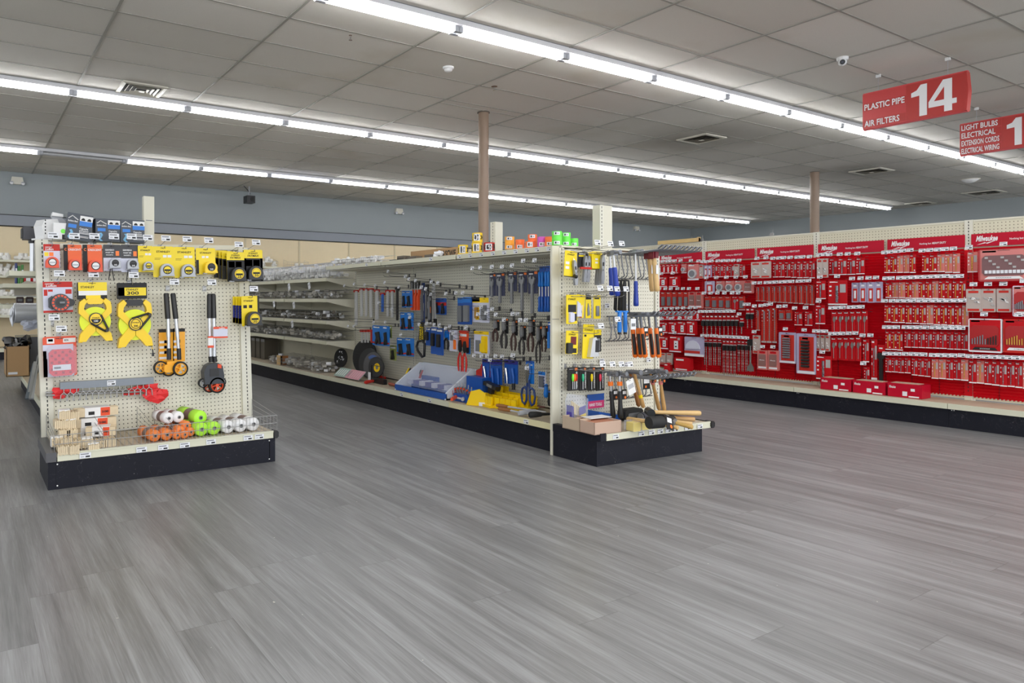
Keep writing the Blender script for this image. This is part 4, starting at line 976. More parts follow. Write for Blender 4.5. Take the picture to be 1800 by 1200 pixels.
# ---------------- deck of the left end unit
ZD = 0.192
def wire_bin(x0, x1, y0, y1, z0, h, label, group, divs=(), front_only=False, step=.022):
    r = empty('wire_bin', (x0, y0, z0)); tag(r, label, 'wire basket', group)
    W, D = x1 - x0, y1 - y0
    a = MB()
    for z in (0.0, h * .5, h): a.tube([(0, 0, z), (W, 0, z)], .0022, M_WIRE, 5)
    n = int(W / step)
    for i in range(n + 1): a.tube([(i * W / n, 0, 0), (i * W / n, 0, h)], .0013, M_WIRE, 4)
    obj('front_grid', a, r)
    for i, x in enumerate([0, W] + [d_ - x0 for d_ in divs]):
        a = MB(); hh = h if i < 2 else h * 1.05
        for z in (0, .25, .5, .75, 1): a.tube([(x, 0, hh * z), (x, D, hh * z * 1.5 if z else 0)], .0018, M_WIRE, 4)
        a.tube([(x, D, 0), (x, D, hh * 1.5)], .0018, M_WIRE, 4); obj('side_grid' if i < 2 else 'divider', a, r)
    a = MB()
    for i in range(n // 2 + 1): a.tube([(i * 2 * W / n, 0, 0), (i * 2 * W / n, D, 0)], .0013, M_WIRE, 4)
    obj('bottom_grid', a, r)
    return r
xx = lambda px, py=790: at_y(px, py, YL - .49).x
wire_bin(xx(96), xx(487), YL - .49, YL - .03, ZD, .095, 'long low wire bin along the deck below the tape measures', None, (xx(181), xx(270), xx(303)))
# wood shim bundles
M_SHIM = mat('pale_shim_wood', (218, 200, 168), .6, noise=.1, nscale=60)
def shim(px, py, Y, L_, ang, label, z=None, w=.085, h=.05, labeled=True):
    p = at_y(px, py, Y)
    r = empty('shim_bundle', (p.x, Y, p.z), (0, 0, ang)); tag(r, label, 'wood shims', 'bundles of wood shims in the bin')
    a = MB(); n = 6
    for i in range(n): a.box(-L_ / 2, L_ / 2, -w / 2 + i * w / n, -w / 2 + (i + .86) * w / n, -h / 2 + (i % 2) * .003, h / 2 - (i % 3) * .002, M_SHIM)
    obj('shims', a, r)
    if labeled:
        a = MB(); a.box(-L_ * .28, L_ * .3, -w / 2 - .003, w / 2, -h / 2 - .002, h / 2 + .003, M_WHITE); a.rect(L_ * .08, L_ * .3, -h / 2, h / 2, -w / 2 - .0036, M_ORG2); a.rect(-L_ * .2, -L_ * .06, -h * .3, h * .1, -w / 2 - .0036, M_INK); a.text('SHIMS', L_ * .19, 0, h * .25, -w / 2 - .0042, M_INK, w=L_ * .16, bold=.03)
        obj('paper_band', a, r)
    return r
i = 0
for (px, py, Y, L_, ang, lb) in ((168, 722, 4.55, .24, .05, 1), (163, 741, 4.53, .25, .02, 1), (163, 757, 4.51, .25, -.03, 1), (178, 756, 4.40, .16, -.25, 1)):
    shim(px, py, Y, L_, ang, 'shim bundle with white and orange band, %s down in the tall stack' % ORD[i]); i += 1
i = 0
for (px, py, Y) in ((112, 728, 4.42), (128, 729, 4.44), (104, 744, 4.40), (122, 744, 4.40), (112, 760, 4.36), (125, 760, 4.36), (99, 775, 4.32), (115, 776, 4.28), (133, 779, 4.27), (152, 777, 4.27), (173, 780, 4.27), (192, 776, 4.27), (163, 786, 4.22), (110, 789, 4.21), (128, 788, 4.21)):
    shim(px, py, Y, .10, pi / 2, 'end-on pale shim bundle, %s counting down from the top of the heap' % ORD[i], w=.055, h=.05, labeled=(i % 3 == 0)); i += 1
# rolls of mason line
def line_roll(px, py, r, colm, Y, L_, label, ang=0.0):
    p = at_y(px, py, Y)
    o = empty('mason_line_roll', (p.x, Y, max(p.z, ZD + r)), (0, 0, ang)); tag(o, label, 'string roll', 'mason line rolls in the wire bin')
    a = MB(); a.lathe([(r * .28, 0), (r * .9, 0), (r, .008), (r, L_ * .32), (r * .93, L_ * .34), (r * .93, L_ * .62), (r, L_ * .64), (r, L_), (r * .3, L_)], colm, axis='y', n=24); a.rect(-r * .2, r * .2, -r * .2, r * .2, -.001, M_GREY); obj('string', a, o)
    a = MB(); a.lathe([(r * .97, L_ * .34), (r * .97, L_ * .62)], mat('brown_roll_label', (120, 98, 92), .4), axis='y', n=24, caps=False); obj('roll_label', a, o)
    a = MB(); a.cyl((0, -.001, 0), (0, -.004, 0), r * .3, M_GREY, 16); a.cyl((0, -.004, 0), (0, -.0045, 0), r * .16, M_DARK, 12); obj('core', a, o)
    return o
M_WSTR = mat('white_twine', (236, 236, 238), .55, noise=.05, nscale=90); M_GSTR = mat('neon_green_twine', (178, 240, 66), .55, noise=.06, nscale=90); M_OSTR = mat('orange_twine', (240, 134, 64), .55, noise=.06, nscale=90)
for i, (px, py, r, Y) in enumerate(((297, 735, .034, 4.34), (315, 733, .034, 4.34))): line_roll(px, py, r, M_WSTR, Y, .17, 'white mason line roll on the upper layer, %s from the divider' % ORD[i], .2)
line_roll(353, 734, .044, M_GSTR, 4.32, .25, 'green mason line roll lying on top of the pile', .2)
for i, (px, py, r) in enumerate(((355, 758, .041), (377, 756, .041))): line_roll(px, py, r, M_GSTR, 4.24, .24, 'green mason line roll at the bin front, %s from the orange ones' % ORD[i], .15)
for i, (px, py, r) in enumerate(((402, 753, .04), (424, 751, .04), (446, 748, .042))): line_roll(px, py, r, M_WSTR, 4.24, .26, 'white mason line roll at the bin front, %s from the green ones' % ORD[i], .15)
for i, (px, py, r, Y) in enumerate(((273, 769, .034, 4.22), (294, 767, .034, 4.22), (312, 768, .025, 4.22), (325, 767, .025, 4.22), (318, 757, .028, 4.25), (336, 759, .026, 4.25), (329, 748, .028, 4.29))):
    line_roll(px, py, r, M_OSTR, Y, .2, 'orange mason line roll, %s counting from the shim heap' % ORD[i], .15)
# cartons on top of the left unit
M_CART = mat('dark_slate_carton', (74, 80, 90), .5); M_CARTL = mat('sky_blue_print', (120, 180, 220), .5)
def carton(px0, px1, py0, py1, Y, D, rot, label, lean=0.0):
    a_ = at_y(px0, py1, Y); b_ = at_y(px1, py1, Y); t_ = at_y(px0, py0, Y); W = b_.x - a_.x; H = t_.z - a_.z
    o = empty('pipe_boot_carton', ((a_.x + b_.x) / 2, Y, 1.385), (0, lean, rot)); tag(o, label, 'carton', 'slate cartons on the top shelf')
    a = MB(); a.box(-W / 2, W / 2, 0, D, 0, H, M_CART); a.rect(-W * .5, -W * .04, 0, H, -.0008, M_CART); a.rect(W * .0, W * .5, H * .56, H * .94, -.0012, M_WHITE); a.rect(0, W * .5, H * .56, H * .74, -.0018, M_BLUE2)
    a.rect(-W * .42, -W * .1, H * .44, H * .58, -.0012, M_BLUE2)
    for cx_ in (W * .13, W * .37): a.add([(cx_ + W * .08 * cos(radians(t)), -.002, H * .76 + H * .1 * sin(radians(t))) for t in range(0, 181, 20)], [tuple(range(10))], M_INK)
    q = [(-.36, .36), (-.26, .38), (-.2, .28), (-.26, .16), (-.3, .1), (-.2, 0.02), (-.3, .0), (-.4, .1), (-.36, .18), (-.3, .28)]
    a.add([(x * W, -.0014, z * H) for x, z in q], [tuple(range(9, -1, -1))], M_CARTL)
    # roof-line logo
    a.tube([(-W * .45, -.002, H * .78), (-W * .3, -.002, H * .9), (-W * .2, -.002, H * .84), (-W * .06, -.002, H * .76)], .003, M_WHITE, 4)
    a.text('Builders Best', -W * .26, H * .7, H * .06, -.002, M_WINK, w=W * .38, bold=.02); a.text('Capuche', W * .2, H * .46, H * .07, -.002, M_WINK, w=W * .34, bold=.02); a.text('perseines', W * .21, H * .38, H * .06, -.002, M_WINK, w=W * .36, bold=.02)
    for z in (.3, .26, .16, .12): a.rect(W * .03, W * .42, H * z, H * z + .003, -.0016, M_WINK)
    obj('carton_body', a, o); return o
carton(113, 158, 370, 417, 4.71, .14, radians(-4), 'slate carton leaning at the white vent pieces, first on the top shelf', radians(7))
carton(168, 211, 381, 421, 4.71, .14, 0, 'slate carton standing square in the middle of the top shelf')
carton(212, 254, 384, 424, 4.71, .14, 0, 'slate carton beside the tall upright on the top shelf')
a_ = MB(); p = at_y(157, 400, 5.0); 
# white vent pieces at the corner
p = at_y(84, 400, 4.85); v = empty('vent_hood', (p.x, 4.85, 1.39), (0, 0, .4)); tag(v, 'white plastic vent hood with a slotted side at the duct corner', 'vent hood')
a = MB(); a.prism([(-.05, 0), (-.062, .08), (-.045, .12), (.035, .13), (.055, .08), (.05, 0)], -.05, .05, M_WHITE); obj('hood', a, v)
a = MB(); [a.box(-.045, -.038, -.0505, -.0495, .03 + .02 * k, .04 + .02 * k, M_DARK) for k in range(5)]; a.box(-.07, .06, -.05, .06, -.004, .006, M_WHITE); obj('slotted_flange', a, v)
for k, (px, py, l) in enumerate(((101, 418, 'grey flared bracket rising behind the white vent hood'), (158, 418, 'grey flared bracket peeking between the slate cartons'))):
    p = at_y(px, 400, 4.9); v = empty('gutter_strap', (p.x, 4.9 + .1 * k, 1.387)); tag(v, l, 'gutter part', 'flared gutter parts')
    a = MB(); H = .17; a.prism([(-.05, 0), (.05, 0), (.07, H * .6), (.02, H * .92), (.03, H * 1.0), (-.03, H * 1.05), (-.035, H * .92), (-.02, H * .6)], -.01, .03, M_LGREY); a.prism([(-.035, H * .92), (.03, H * .9), (.03, H * 1.0), (-.03, H * 1.06)], -.03, .045, M_WHITE); obj('strap_body', a, v)
p = at_y(98, 419, 4.75); v = obj('white_carton', MB().box(-.035, .035, 0, .12, 0, .1, M_WHITE), None, (p.x + .02, 4.72, 1.387)); tag(v, 'narrow white box with a green dot beside the leaning slate carton', 'carton')
obj('green_print', MB().disc(0, .05, -.001, .014, M_GREEN), v, (.018, 0, 0)); obj('printed_side', MB().rect(.012, .034, .0, .03, -.001, M_INK), v)
# ================================================================== centre end board: hammers and knives
CG = 'peg hooks on the hammer board'
def hk_c(lbl): return dict(hk=lbl, hg=CG, tw=.05, th=.032, up=.03, L=.31)
def knife(parent, x, z, L_, ang, m=M_SMETAL, open_=False):
    a = MB(); w = L_ * .085
    P = [(-w, -L_ / 2), (w * .6, -L_ / 2), (w * 1.1, -L_ * .3), (w * .8, 0), (w * 1.15, L_ * .3), (w * .4, L_ / 2), (-w * .5, L_ / 2), (-w, L_ * .3), (-w * .7, 0), (-w * 1.1, -L_ * .35)]
    a.prism(P, -.022, -.004, m); a.box(-w * .3, w * .3, -.025, -.02, L_ * .12, L_ * .25, M_BLACK); a.cyl((0, -.022, -L_ * .02), (0, -.024, -L_ * .02), w * .35, M_GREY, 10)
    k = obj('knife', a, parent, (x, -.004, z), (0, ang, 0))
    a = MB(); a.prism([(-w * .4, L_ * .5), (w * .3, L_ * .5), (-w * .3, L_ * .62)], -.014, -.012, M_CHROME); obj('blade', a, k)
    return k
o, w, h = hang('C', (993, 441, 1014, 487), .10, lambda w, h: cardm(w, h, M_YEL, [(.1, .4, .42, .52, M_WHITE), (.1, .4, .6, .7, M_WHITE), (0, 1, .97, 1, M_INK)], [('STANLEY', .5, .14, .05, M_INK, .6)]), 'knife_card', 'tilted yellow card with a grey utility knife hanging below its edge', 'utility knife', 'utility knives', roll=radians(4), **hk_c('price-tagged hook above the tilted yellow knife card'))
k = knife(o, w * .28, -h * .82, h * .95, radians(-10), M_SMETAL); obj('knife_pivot', MB().cyl((w * .1, -.03, -h * .95), (w * .3, -.03, -h * .98), .012, M_BLACK, 8), o)
o, w, h = hang('C', (1015, 443, 1033, 470), .09, lambda w, h: cardm(w, h, M_INK, [(.1, .8, .2, .3, M_YEL)], [('FATMAX', .45, .12, .1, M_WINK, .6)]), 'knife_card', 'black card holding grey knives and a small red knife', 'utility knife', 'utility knives', **hk_c('price-tagged hook above the black knife card'))
for i in (0, 1): knife(o, w * (.05 + .3 * i), -h * 1.1, h * 1.7, radians(3), M_SMETAL)
obj('red_knife', MB().cham(-w * .5, w * .6, -.03, -.02, -h * 1.12, -h * .98, M_RED2, .004), o)
for i in range(3):
    o, w, h = hang('C', (1032 + 4 * i, 444 - i, 1051 + 4 * i, 474 - i), .05 + .035 * i, lambda w, h: cardm(w, h, M_YEL, [(.3, .55, .4, .5, M_WHITE), (.3, .55, .6, .7, M_WHITE)], [('STANLEY', .5, .16, .07, M_INK, .6)]), 'knife_card', 'yellow knife card with a long grey knife, %s in the stack of three' % ORD[i], 'utility knife', 'stack of three yellow knife cards', **(hk_c('price-tagged hook holding three yellow knife cards') if i == 2 else {}))
    knife(o, w * .3, -h * 1.05, h * 1.7, radians(2), M_SMETAL)
def simple(b, d, base, parts, texts, nm, label, cat, group, hk=None, pl='C', hg=CG, t=.004, roll=0, **kw):
    k = dict(hk_c(hk)) if pl == 'C' and hk else (dict(hk=hk, hg=hg) if hk else {})
    k.update(kw)
    return hang(pl, b, d, lambda w, h: cardm(w, h, base, parts, texts, t=t), nm, label, cat, group, roll=roll, **k)
STT = [('STANLEY', .5, .15, .06, M_INK, .72)]
o, w, h = simple((995, 518, 1014, 569), .08, M_YEL, [(.15, .9, .34, .6, M_INK), (.2, .6, .6, .95, M_LIGHT), (.65, .95, .65, .9, M_INK)], STT, 'blade_pack', 'wide yellow pack of knife blades in the second row by the corner post', 'blade pack', 'yellow blade packs', 'price-tagged hook above the wide yellow blade pack')
obj('blade_dispenser', MB().cham(-w * .3, w * .1, -.02, -.004, -h * .93, -h * .62, M_LIGHT, .004), o)
o, w, h = simple((1014, 518, 1028, 558), .08, M_YEL, [(.3, .8, .45, .85, mat('cream_print', (236, 214, 170), .5)), (.45, .75, .7, 1, M_RED2)], STT[:0], 'blade_pack', 'yellow pack with red and cream blades, second from the corner post', 'blade pack', 'yellow blade packs', 'price-tagged hook above the red and cream blade pack', roll=radians(6))
obj('blade_fan', MB().prism([(-w * .5, -h * .3), (-w * .1, -h * .4), (w * .2, -h * .95), (-w * .4, -h * .98)], -.012, -.004, M_LIGHT), o)
o, w, h = simple((1029, 519, 1038, 559), .08, M_YEL, [(0, 1, 0, .18, M_INK)], [], 'blade_pack', 'slim yellow pack with black header and hooked blade', 'blade pack', 'yellow blade packs', 'price-tagged hook above the hooked-blade pack')
obj('hooked_blade', MB().prism([(-w * .2, -h * .9), (w * .2, -h * .85), (w * .1, -h * .5), (-w * .1, -h * .35), (-w * .25, -h * .6)], -.01, -.004, M_DSTEEL), o)
o, w, h = simple((1043, 519, 1055, 560), .08, M_YEL, [(.1, .8, .1, .16, M_INK)], [], 'blade_pack', 'slim yellow pack with a bar-shaped blade strip, last in its row', 'blade pack', 'yellow blade packs', 'price-tagged hook above the bar blade pack')
obj('blade_strip', MB().cham(-w * .22, w * .22, -.012, -.004, -h * .88, -h * .45, M_DSTEEL, .003), o)
o, w, h = simple((995, 581, 1016, 622), .08, M_YEL, [(.38, .85, .25, .6, mat('maroon_print', (110, 24, 30), .5)), (.5, .9, .75, .95, M_INK)], [('STANLEY', .5, .16, .07, M_INK, .6)], 'awl_pack', 'yellow pack with a maroon window beside the corner post', 'tool pack', 'yellow packs in the third row', 'price-tagged hook above the maroon-window pack', roll=radians(3))
obj('folding_knife', MB().cham(-w * .5, -w * .1, -.025, -.004, -h * .98, -h * .52, M_BLACK, .006), o)
o, w, h = simple((1025, 570, 1044, 630), .08, M_LIME if False else M_YEL, [(.1, .3, .3, .36, M_INK)], [('STANLEY', .5, .16, .05, M_INK, .8)], 'staple_tool_card', 'long yellow card carrying a silver scraper', 'scraper', None, 'price-tagged hook above the silver scraper card', roll=radians(3))
obj('scraper_body', MB().prism([(-w * .1, -h * .95), (w * .7, -h * .92), (w * .62, -h * .5), (w * .4, -h * .36), (w * .1, -h * .4)], -.035, -.004, M_STEEL).box(w * .35, w * .68, -.037, -.035, -h * .8, -h * .45, M_BLACK), o)
o, w, h = simple((1044, 579, 1056, 618), .08, M_INK, [(0, 1, 0, .25, M_YEL), (.2, .8, .4, .95, M_GREY)], [], 'blade_pack', 'black pack with yellow header behind the silver scraper', 'tool pack', 'yellow packs in the third row', None)
for i, (x0, x1, c, cn) in enumerate(((997, 1016, M_GREEN, 'green'), (1017, 1030, mat('mint', (60, 190, 140), .4), 'mint green'), (1032, 1046, M_YEL, 'yellow'), (1047, 1061, mat('hot_pink', (240, 60, 90), .4), 'pink'))):
    o, w, h = simple((x0, 645, x1, 686), .07, M_INK, [(.1, .5, .06, .1, M_GREY), (.62, .86, .04, .14, M_ORG)], [], 'screwdriver_pack', 'black pack with %s screwdriver handles, %s from the corner post' % (cn, ORD[i]), 'screwdriver', 'black screwdriver packs', 'price-tagged hook above the %s screwdriver pack' % cn, t=.008)
    a = MB(); a.T = Matrix.Translation((w * .28, -.0095, -h * .55)) @ Matrix.Rotation(pi / 2, 4, 'Y'); a.text('GEARWRENCH', 0, 0, w * .12, 0, M_WINK, w=h * .7, bold=.03); obj('pack_lettering', a, o)
    n = 3 if i == 0 else 1
    for k in range(n):
        cc = c if k == 0 else (M_ORG, M_RED2)[k - 1]; x = -w * .12 + k * w * .16
        s_ = obj('screwdriver', MB().lathe([(.002, -h * .28), (.007, -h * .3), (.009, -h * .45), (.006, -h * .58), (.004, -h * .6)], cc, (x, -.014, 0), n=8), o)
        obj('shank', MB().cyl((x, -.014, -h * .58), (x, -.014, -h * .94), .0028, M_STEEL, 6), s_)
# hammer racks
def rack(py, xs, tips, label, group, drops=True):
    """hammer rack: rail on the board, S-shaped drops, pairs of long prongs with looped ends"""
    z = on('C', 1060, py, 0).z; xa = on('C', xs[0], py, 0).x; xb = on('C', xs[1], py, 0).x
    r = empty('hammer_rack', (xa, YC, z)); tag(r, label, 'tool rack', group)
    W = xb - xa
    obj('lower_rail', MB().tube([(-.02, -.02, -.17), (W + .01, -.02, -.17)], .004, M_DWIRE, 6), r)
    obj('upper_rail', MB().tube([(0, -.02, 0), (W, -.02, 0)], .005, M_DWIRE, 6), r)
    n = 5
    for i in range(n):
        x = W * (i + .3) / n
        for e in (-1, 1):
            a = MB(); xx_ = x + e * .022
            a.tube([(xx_, -.02, -.17), (xx_ + e * .008, -.05, -.15), (xx_ - e * .006, -.045, -.09), (xx_, -.03, -.02), (xx_, -.03, 0)], .0045, M_DSTEEL, 6); obj('drop', a, r)
            a = MB(); Lp = .40
            a.tube([(xx_, -.01, 0), (xx_, -Lp * .5, .004), (xx_, -Lp, .012), (xx_, -Lp - .02, .035), (xx_, -Lp - .004, .04), (xx_, -Lp + .03, .018)], .0055, M_DSTEEL, 6); obj('prong', a, r)
    return r
rack(446, (1078, 1150), 1, 'top grey hammer rack whose looped prongs stick out over the aisle', 'grey hammer racks')
rack(556, (1064, 1140), 1, 'middle grey hammer rack above the orange-handled hammers', 'grey hammer racks')
rack(660, (1066, 1140), 1, 'lowest grey hammer rack holding the wooden-handled hammers', 'grey hammer racks')
def grip_path(a0, a1, d0, d1, n=5):
    return [on('C', a0[0] + (a1[0] - a0[0]) * i / n, a0[1] + (a1[1] - a0[1]) * i / n, d0 + (d1 - d0) * i / n) for i in range(n + 1)]
def hammer(top, bot, d, r, mg, ms, label, group, head='claw', split=.35, cat='hammer', shank_r=.008, taper=True, tagc=None, collar=None):
    """hammer hanging head up between the prongs; top/bot = handle ends in the view"""
    P0 = on('C', top[0], top[1], d); P1 = on('C', bot[0], bot[1], d)
    o = empty('hammer' if head != 'hatchet' else 'hatchet', P0); tag(o, label, cat, group)
    V = P1 - P0; up = -V.normalized()
    a = MB(); pm = V * split
    a.tube([Vector((0, 0, 0)), pm], shank_r, ms, 8); 
    if ms is not mg: obj('shank', a, o)
    s0 = pm if ms is not mg else Vector((0, 0, 0))
    rest = V - s0; pts = [s0 + rest * t for t in (0, .12, .35, .6, .85, .96, 1.0)]; rr = [r * k for k in (.75, .9, .85, 1.0, 1.12, 1.1, .7)]
    obj('handle', MB().tube(pts, rr, mg, 10), o)
    a = MB()
    if head == 'claw':
        a.T = Matrix.Translation((0, 0, .012)); a.box(-.012, .012, -.015, .015, -.014, .018, M_DSTEEL); a.cyl((0, -.012, .004), (0, -.045, .004), .010, M_DSTEEL, 10); a.cyl((0, -.045, .004), (0, -.06, .004), .0145, M_DSTEEL, 12)
        for e in (-1, 1): a.tube([(e * .004, .01, .01), (e * .007, .035, .012), (e * .01, .06, -.004)], [.007, .006, .003], M_DSTEEL, 6)
    elif head == 'axe':
        a.T = Matrix.Translation((0, 0, .008)); a.box(-.016, .016, -.028, .03, -.022, .02, mat('maroon_steel', (110, 20, 34), .4)); a.prism([(-.016, -.02), (-.03, -.03), (-.03, .03), (-.016, .018)], -.02, .02, mat('maroon_steel', (110, 20, 34), .4))
    elif head == 'ball':
        a.T = Matrix.Translation((0, 0, .01)); a.cyl((0, .03, 0), (0, -.04, 0), .014, M_DSTEEL, 10); a.cyl((0, -.04, 0), (0, -.055, 0), .018, M_DSTEEL, 12)
    obj('head', a, o)
    if tagc:
        t = s0 * .9 + Vector((.028, -.01, -.03)); obj('hang_card', MB().box(t.x - .022, t.x + .022, t.y - .003, t.y, t.z - .035, t.z + .03, M_INK).disc(t.x + .008, t.z - .022, t.y - .0035, .009, M_ORG).rect(t.x - .016, t.x + .016, t.z + .0, t.z + .02, t.y - .0035, M_WINK), o)
    if collar:
        t = V * collar[1]; u = V * (collar[1] + .09); obj('handle_band', MB().cyl(t, u, r * 1.12, collar[0], 10), o)
    return o
hammer((1072, 450), (1076, 519), .20, .016, M_HAMB, M_STEEL, 'blue-gripped steel hammer, first of the blue pair on the top rack', 'blue-gripped hammers', split=.3)
hammer((1078, 448), (1085, 520), .26, .018, M_HAMB, M_STEEL, 'blue-gripped steel hammer in front of the blue pair, top rack', 'blue-gripped hammers', split=.3)
hammer((1117, 446), (1118, 538), .16, .016, M_HAMB, M_STEEL, 'lone blue-gripped hammer with a long steel neck', 'blue-gripped hammers', split=.52, shank_r=.007)
for i, (x0, x1, y1, d) in enumerate(((1141, 1147, 512, .20), (1149, 1155, 512, .27))):
    o = hammer((x0, 450), (x1, y1), d, .0175, M_WOOD, M_WOOD, 'pale wooden hatchet handle with maroon head, %s by the red wall' % ORD[i], 'hatchets with pale handles', head='axe', cat='hatchet')
    obj('paper_label', MB().rect(-.011, .011, -.12, -.06, -.019, M_PAPER), o, (.012 , 0, 0))
for i, x in enumerate((1085, 1092, 1098)):
    P0 = on('C', x, 492, .10 + .04 * i)
    o = obj('hacksaw_frame', MB().tube([(0, 0, 0), (.028, -.01, -.005), (.03, -.01, -.03), (.03, -.01, -.22), (.012, -.01, -.225)], .007, M_BLACK, 6).tube([(0, 0, 0), (-.012, 0, -.07), (-.02, 0, -.20), (-.005, 0, -.215)], [.008, .011, .012, .006], M_RUBBER, 8), None, P0); tag(o, 'black stapler-shaped tool hanging below the blue hammers, %s of three' % ORD[i], 'hand tool', 'black tools below the blue hammers')
    obj('steel_tip', MB().cyl((0, 0, -.215), (0, 0, -.26), .006, M_STEEL, 8), o)
for i, (x, l) in enumerate(((1089, 'first'), (1099, 'second'))):
    P0 = on('C', x, 546, .22); o = obj('tool_grip', MB().lathe([(.004, 0), (.014, -.01), (.012, -.05), (.016, -.12), (.01, -.15)], M_BLUE2, n=10).cyl((0, 0, -.13), (0, 0, -.155), .012, M_BLACK, 8), None, P0); tag(o, 'bright blue and black tool grip on the middle rack, %s of two' % l, 'hand tool', 'bright blue tool grips')
    obj('collar', MB().box(-.03, .02, -.01, .01, -.01, .0, M_BLUE2), o)
for i, (x0, x1, d) in enumerate(((1110, 1117, .16), (1119, 1126, .20), (1126, 1134, .25), (1140, 1148, .18), (1152, 1158, .26))):
    o = hammer((x0, 556), (x1, 628), d, .0165, M_ORG, M_DSTEEL, 'hammer with orange and black grip, %s in the row on the middle rack' % ORD[i], 'orange-gripped hammers', split=.28, tagc=i in (2, 4))
    V = on('C', x1, 628, d) - on('C', x0, 556, d); obj('rubber_inlay', MB().tube([V * .42 + Vector((-.010, -.009, 0)), V * .68 + Vector((-.011, -.010, 0)), V * .92 + Vector((-.012, -.010, 0))], [.010, .012, .010], M_BLACK, 8), o)
P0 = on('C', 1113, 560, .3); o = obj('price_card', MB().box(-.024, .024, -.002, 0, -.07, 0, M_PAPER).rect(-.018, .018, -.05, -.03, -.003, M_GREY), None, P0); tag(o, 'white price card hanging before the orange-gripped hammers', 'price tag')
for i, (x0, x1, d) in enumerate(((1072, 1078, .2), (1089, 1091, .25))):
    hammer((x0, 660), (x1, 735), d, .0155, M_BLACK, M_CHROME, 'hammer with chrome neck and black grip, %s on the lowest rack' % ORD[i], 'black-gripped hammers', split=.36, tagc=True, collar=(M_ORG, .14))
for i, (x0, x1, y1, d, c) in enumerate(((1108, 1123, 714, .18, None), (1115, 1131, 716, .25, M_YEL), (1143, 1159, 720, .2, M_PINK), (1159, 1168, 722, .27, M_PINK))):
    hammer((x0, 656), (x1, y1), d, .0125, M_WOOD2 if i == 0 else mat('honey_hickory', (190, 148, 92), .5, noise=.12, nscale=30), M_WOOD2 if i == 0 else mat('honey_hickory', (190, 148, 92), .5), 'wooden-handled hammer on the lowest rack, %s from the black-gripped pair' % ORD[i], 'wooden-handled hammers', head='ball' if i < 2 else 'claw', collar=(c, .2 if i > 1 else .62) if c else None, tagc=i > 1)
for i, (px, py) in enumerate(((1067, 537), (1080, 573), (1104, 538), (1058, 634), (1140, 632), (1102, 640), (1135, 655))):
    P0 = on('C', px, py, .015); o = obj('price_tag', price_label(.045, .03), None, P0); tag(o, 'loose white price tag on the hammer board, %s counting from the corner post' % ORD[i], 'price tag', 'price tags on the hammer board')
for i, (px, py, d) in enumerate(((1106, 681, .3), (1136, 672, .2))):
    o = obj('product_card', cardm(.07, .1, M_WHITE if i == 0 else M_INK, [(.1, .9, .3, .6, M_LGREY)] if i == 0 else [(.1, .9, .2, .6, M_WINK), (.3, .5, .75, .9, M_ORG)], []), None, on('C', px, py - 14, d), (0, radians(-18 if i == 0 else 0), 0)); tag(o, ('white card dangling beside the wooden handles', 'black and white card hanging between the wooden handles')[i], 'product card')

# ---- deck of the hammer unit
ZC_ = 0.2
def floor_at(px, py, z=ZC_): return at_z(px, py, z)
def opencard(px0, px1, py, D, H, label, m=M_CARDB2, rot=0):
    a_ = floor_at(px0, py); b_ = floor_at(px1, py); W = (b_ - a_).length
    ang = math.atan2(b_.y - a_.y, b_.x - a_.x) if rot is None else rot
    r = empty('cardboard_tray', a_, (0, 0, ang)); tag(r, label, 'cardboard box', 'cardboard trays on the hammer deck')
    t = .004
    obj('tray_body', MB().box(0, W, 0, t, 0, H, m).box(0, W, D - t, D, 0, H, m).box(0, t, 0, D, 0, H, m).box(W - t, W, 0, D, 0, H, m).box(0, W, 0, D, 0, t, m), r)
    return r, W
r, W = opencard(1045, 1109, 765, .20, .075, 'open pinkish cardboard tray at the front of the hammer deck', mat('pinkish_cardboard', (192, 164, 146), .75), rot=radians(-4))
obj('packed_blades', MB().box(.01, W - .01, .01, .19, .01, .066, mat('terracotta_card', (184, 124, 98), .6)), r); obj('loose_sheet', MB().box(W * .3, W + .02, .1, .19, .078, .08, M_WHITE), r)
r, W = opencard(1019, 1046, 759, .16, .08, 'plain grey cardboard tray near the corner post', rot=radians(-4))
p = floor_at(1129, 757); r = empty('yellow_pack', p, (0, 0, radians(-4))); tag(r, 'yellow twin pack bound in clear film beside the cardboard tray', 'packaged goods')
obj('yellow_half', MB().cham(-.075, -.012, 0, .06, 0, .055, M_YEL, .004), r); obj('yellow_half', MB().cham(.0, .085, 0, .06, .004, .06, M_YEL, .004), r); obj('clear_wrap', MB().cham(-.085, .09, -.004, .07, 0, .064, M_CLEAR2, .004), r)
p = floor_at(1012, 748); r = empty('paint_brush_bag', p, (0, 0, radians(10))); tag(r, 'clear bag of cream wooden sticks with purple and yellow print by the corner post', 'bagged goods')
a = MB(); 
for k in range(5): a.tube([(-.03 + k * .016, -.01 * (k % 2), .0), (-.045 + k * .02, .0, .165 - .01 * k)], .006, mat('cream_stick', (232, 212, 160), .5), 6)
obj('wooden_stick', a, r); obj('purple_label', MB().prism([(.0, .07), (.07, .08), (.07, .13), (.0, .12)], -.03, -.026, mat('purple', (70, 60, 150), .4)), r); obj('yellow_label', MB().prism([(.0, .03), (.07, .03), (.07, .08), (.0, .07)], -.032, -.027, M_YEL), r)
obj('plastic_bag', MB().prism([(-.07, 0), (.075, .0), (.085, .17), (.03, .2), (-.05, .21), (-.075, .17)], -.04, .03, M_CLEAR2), r)
obj('bag_side_print', MB().prism([(-.075, .0), (-.05, .0), (-.05, .13), (-.072, .14)], -.02, .02, mat('purple', (70, 60, 150), .4)), r)
p = floor_at(1040, 738); r = empty('counter_display', (p.x + .03, YC - .07, ZC_)); tag(r, 'blue and pink counter display tray reading HAND TOOLS', 'counter display')
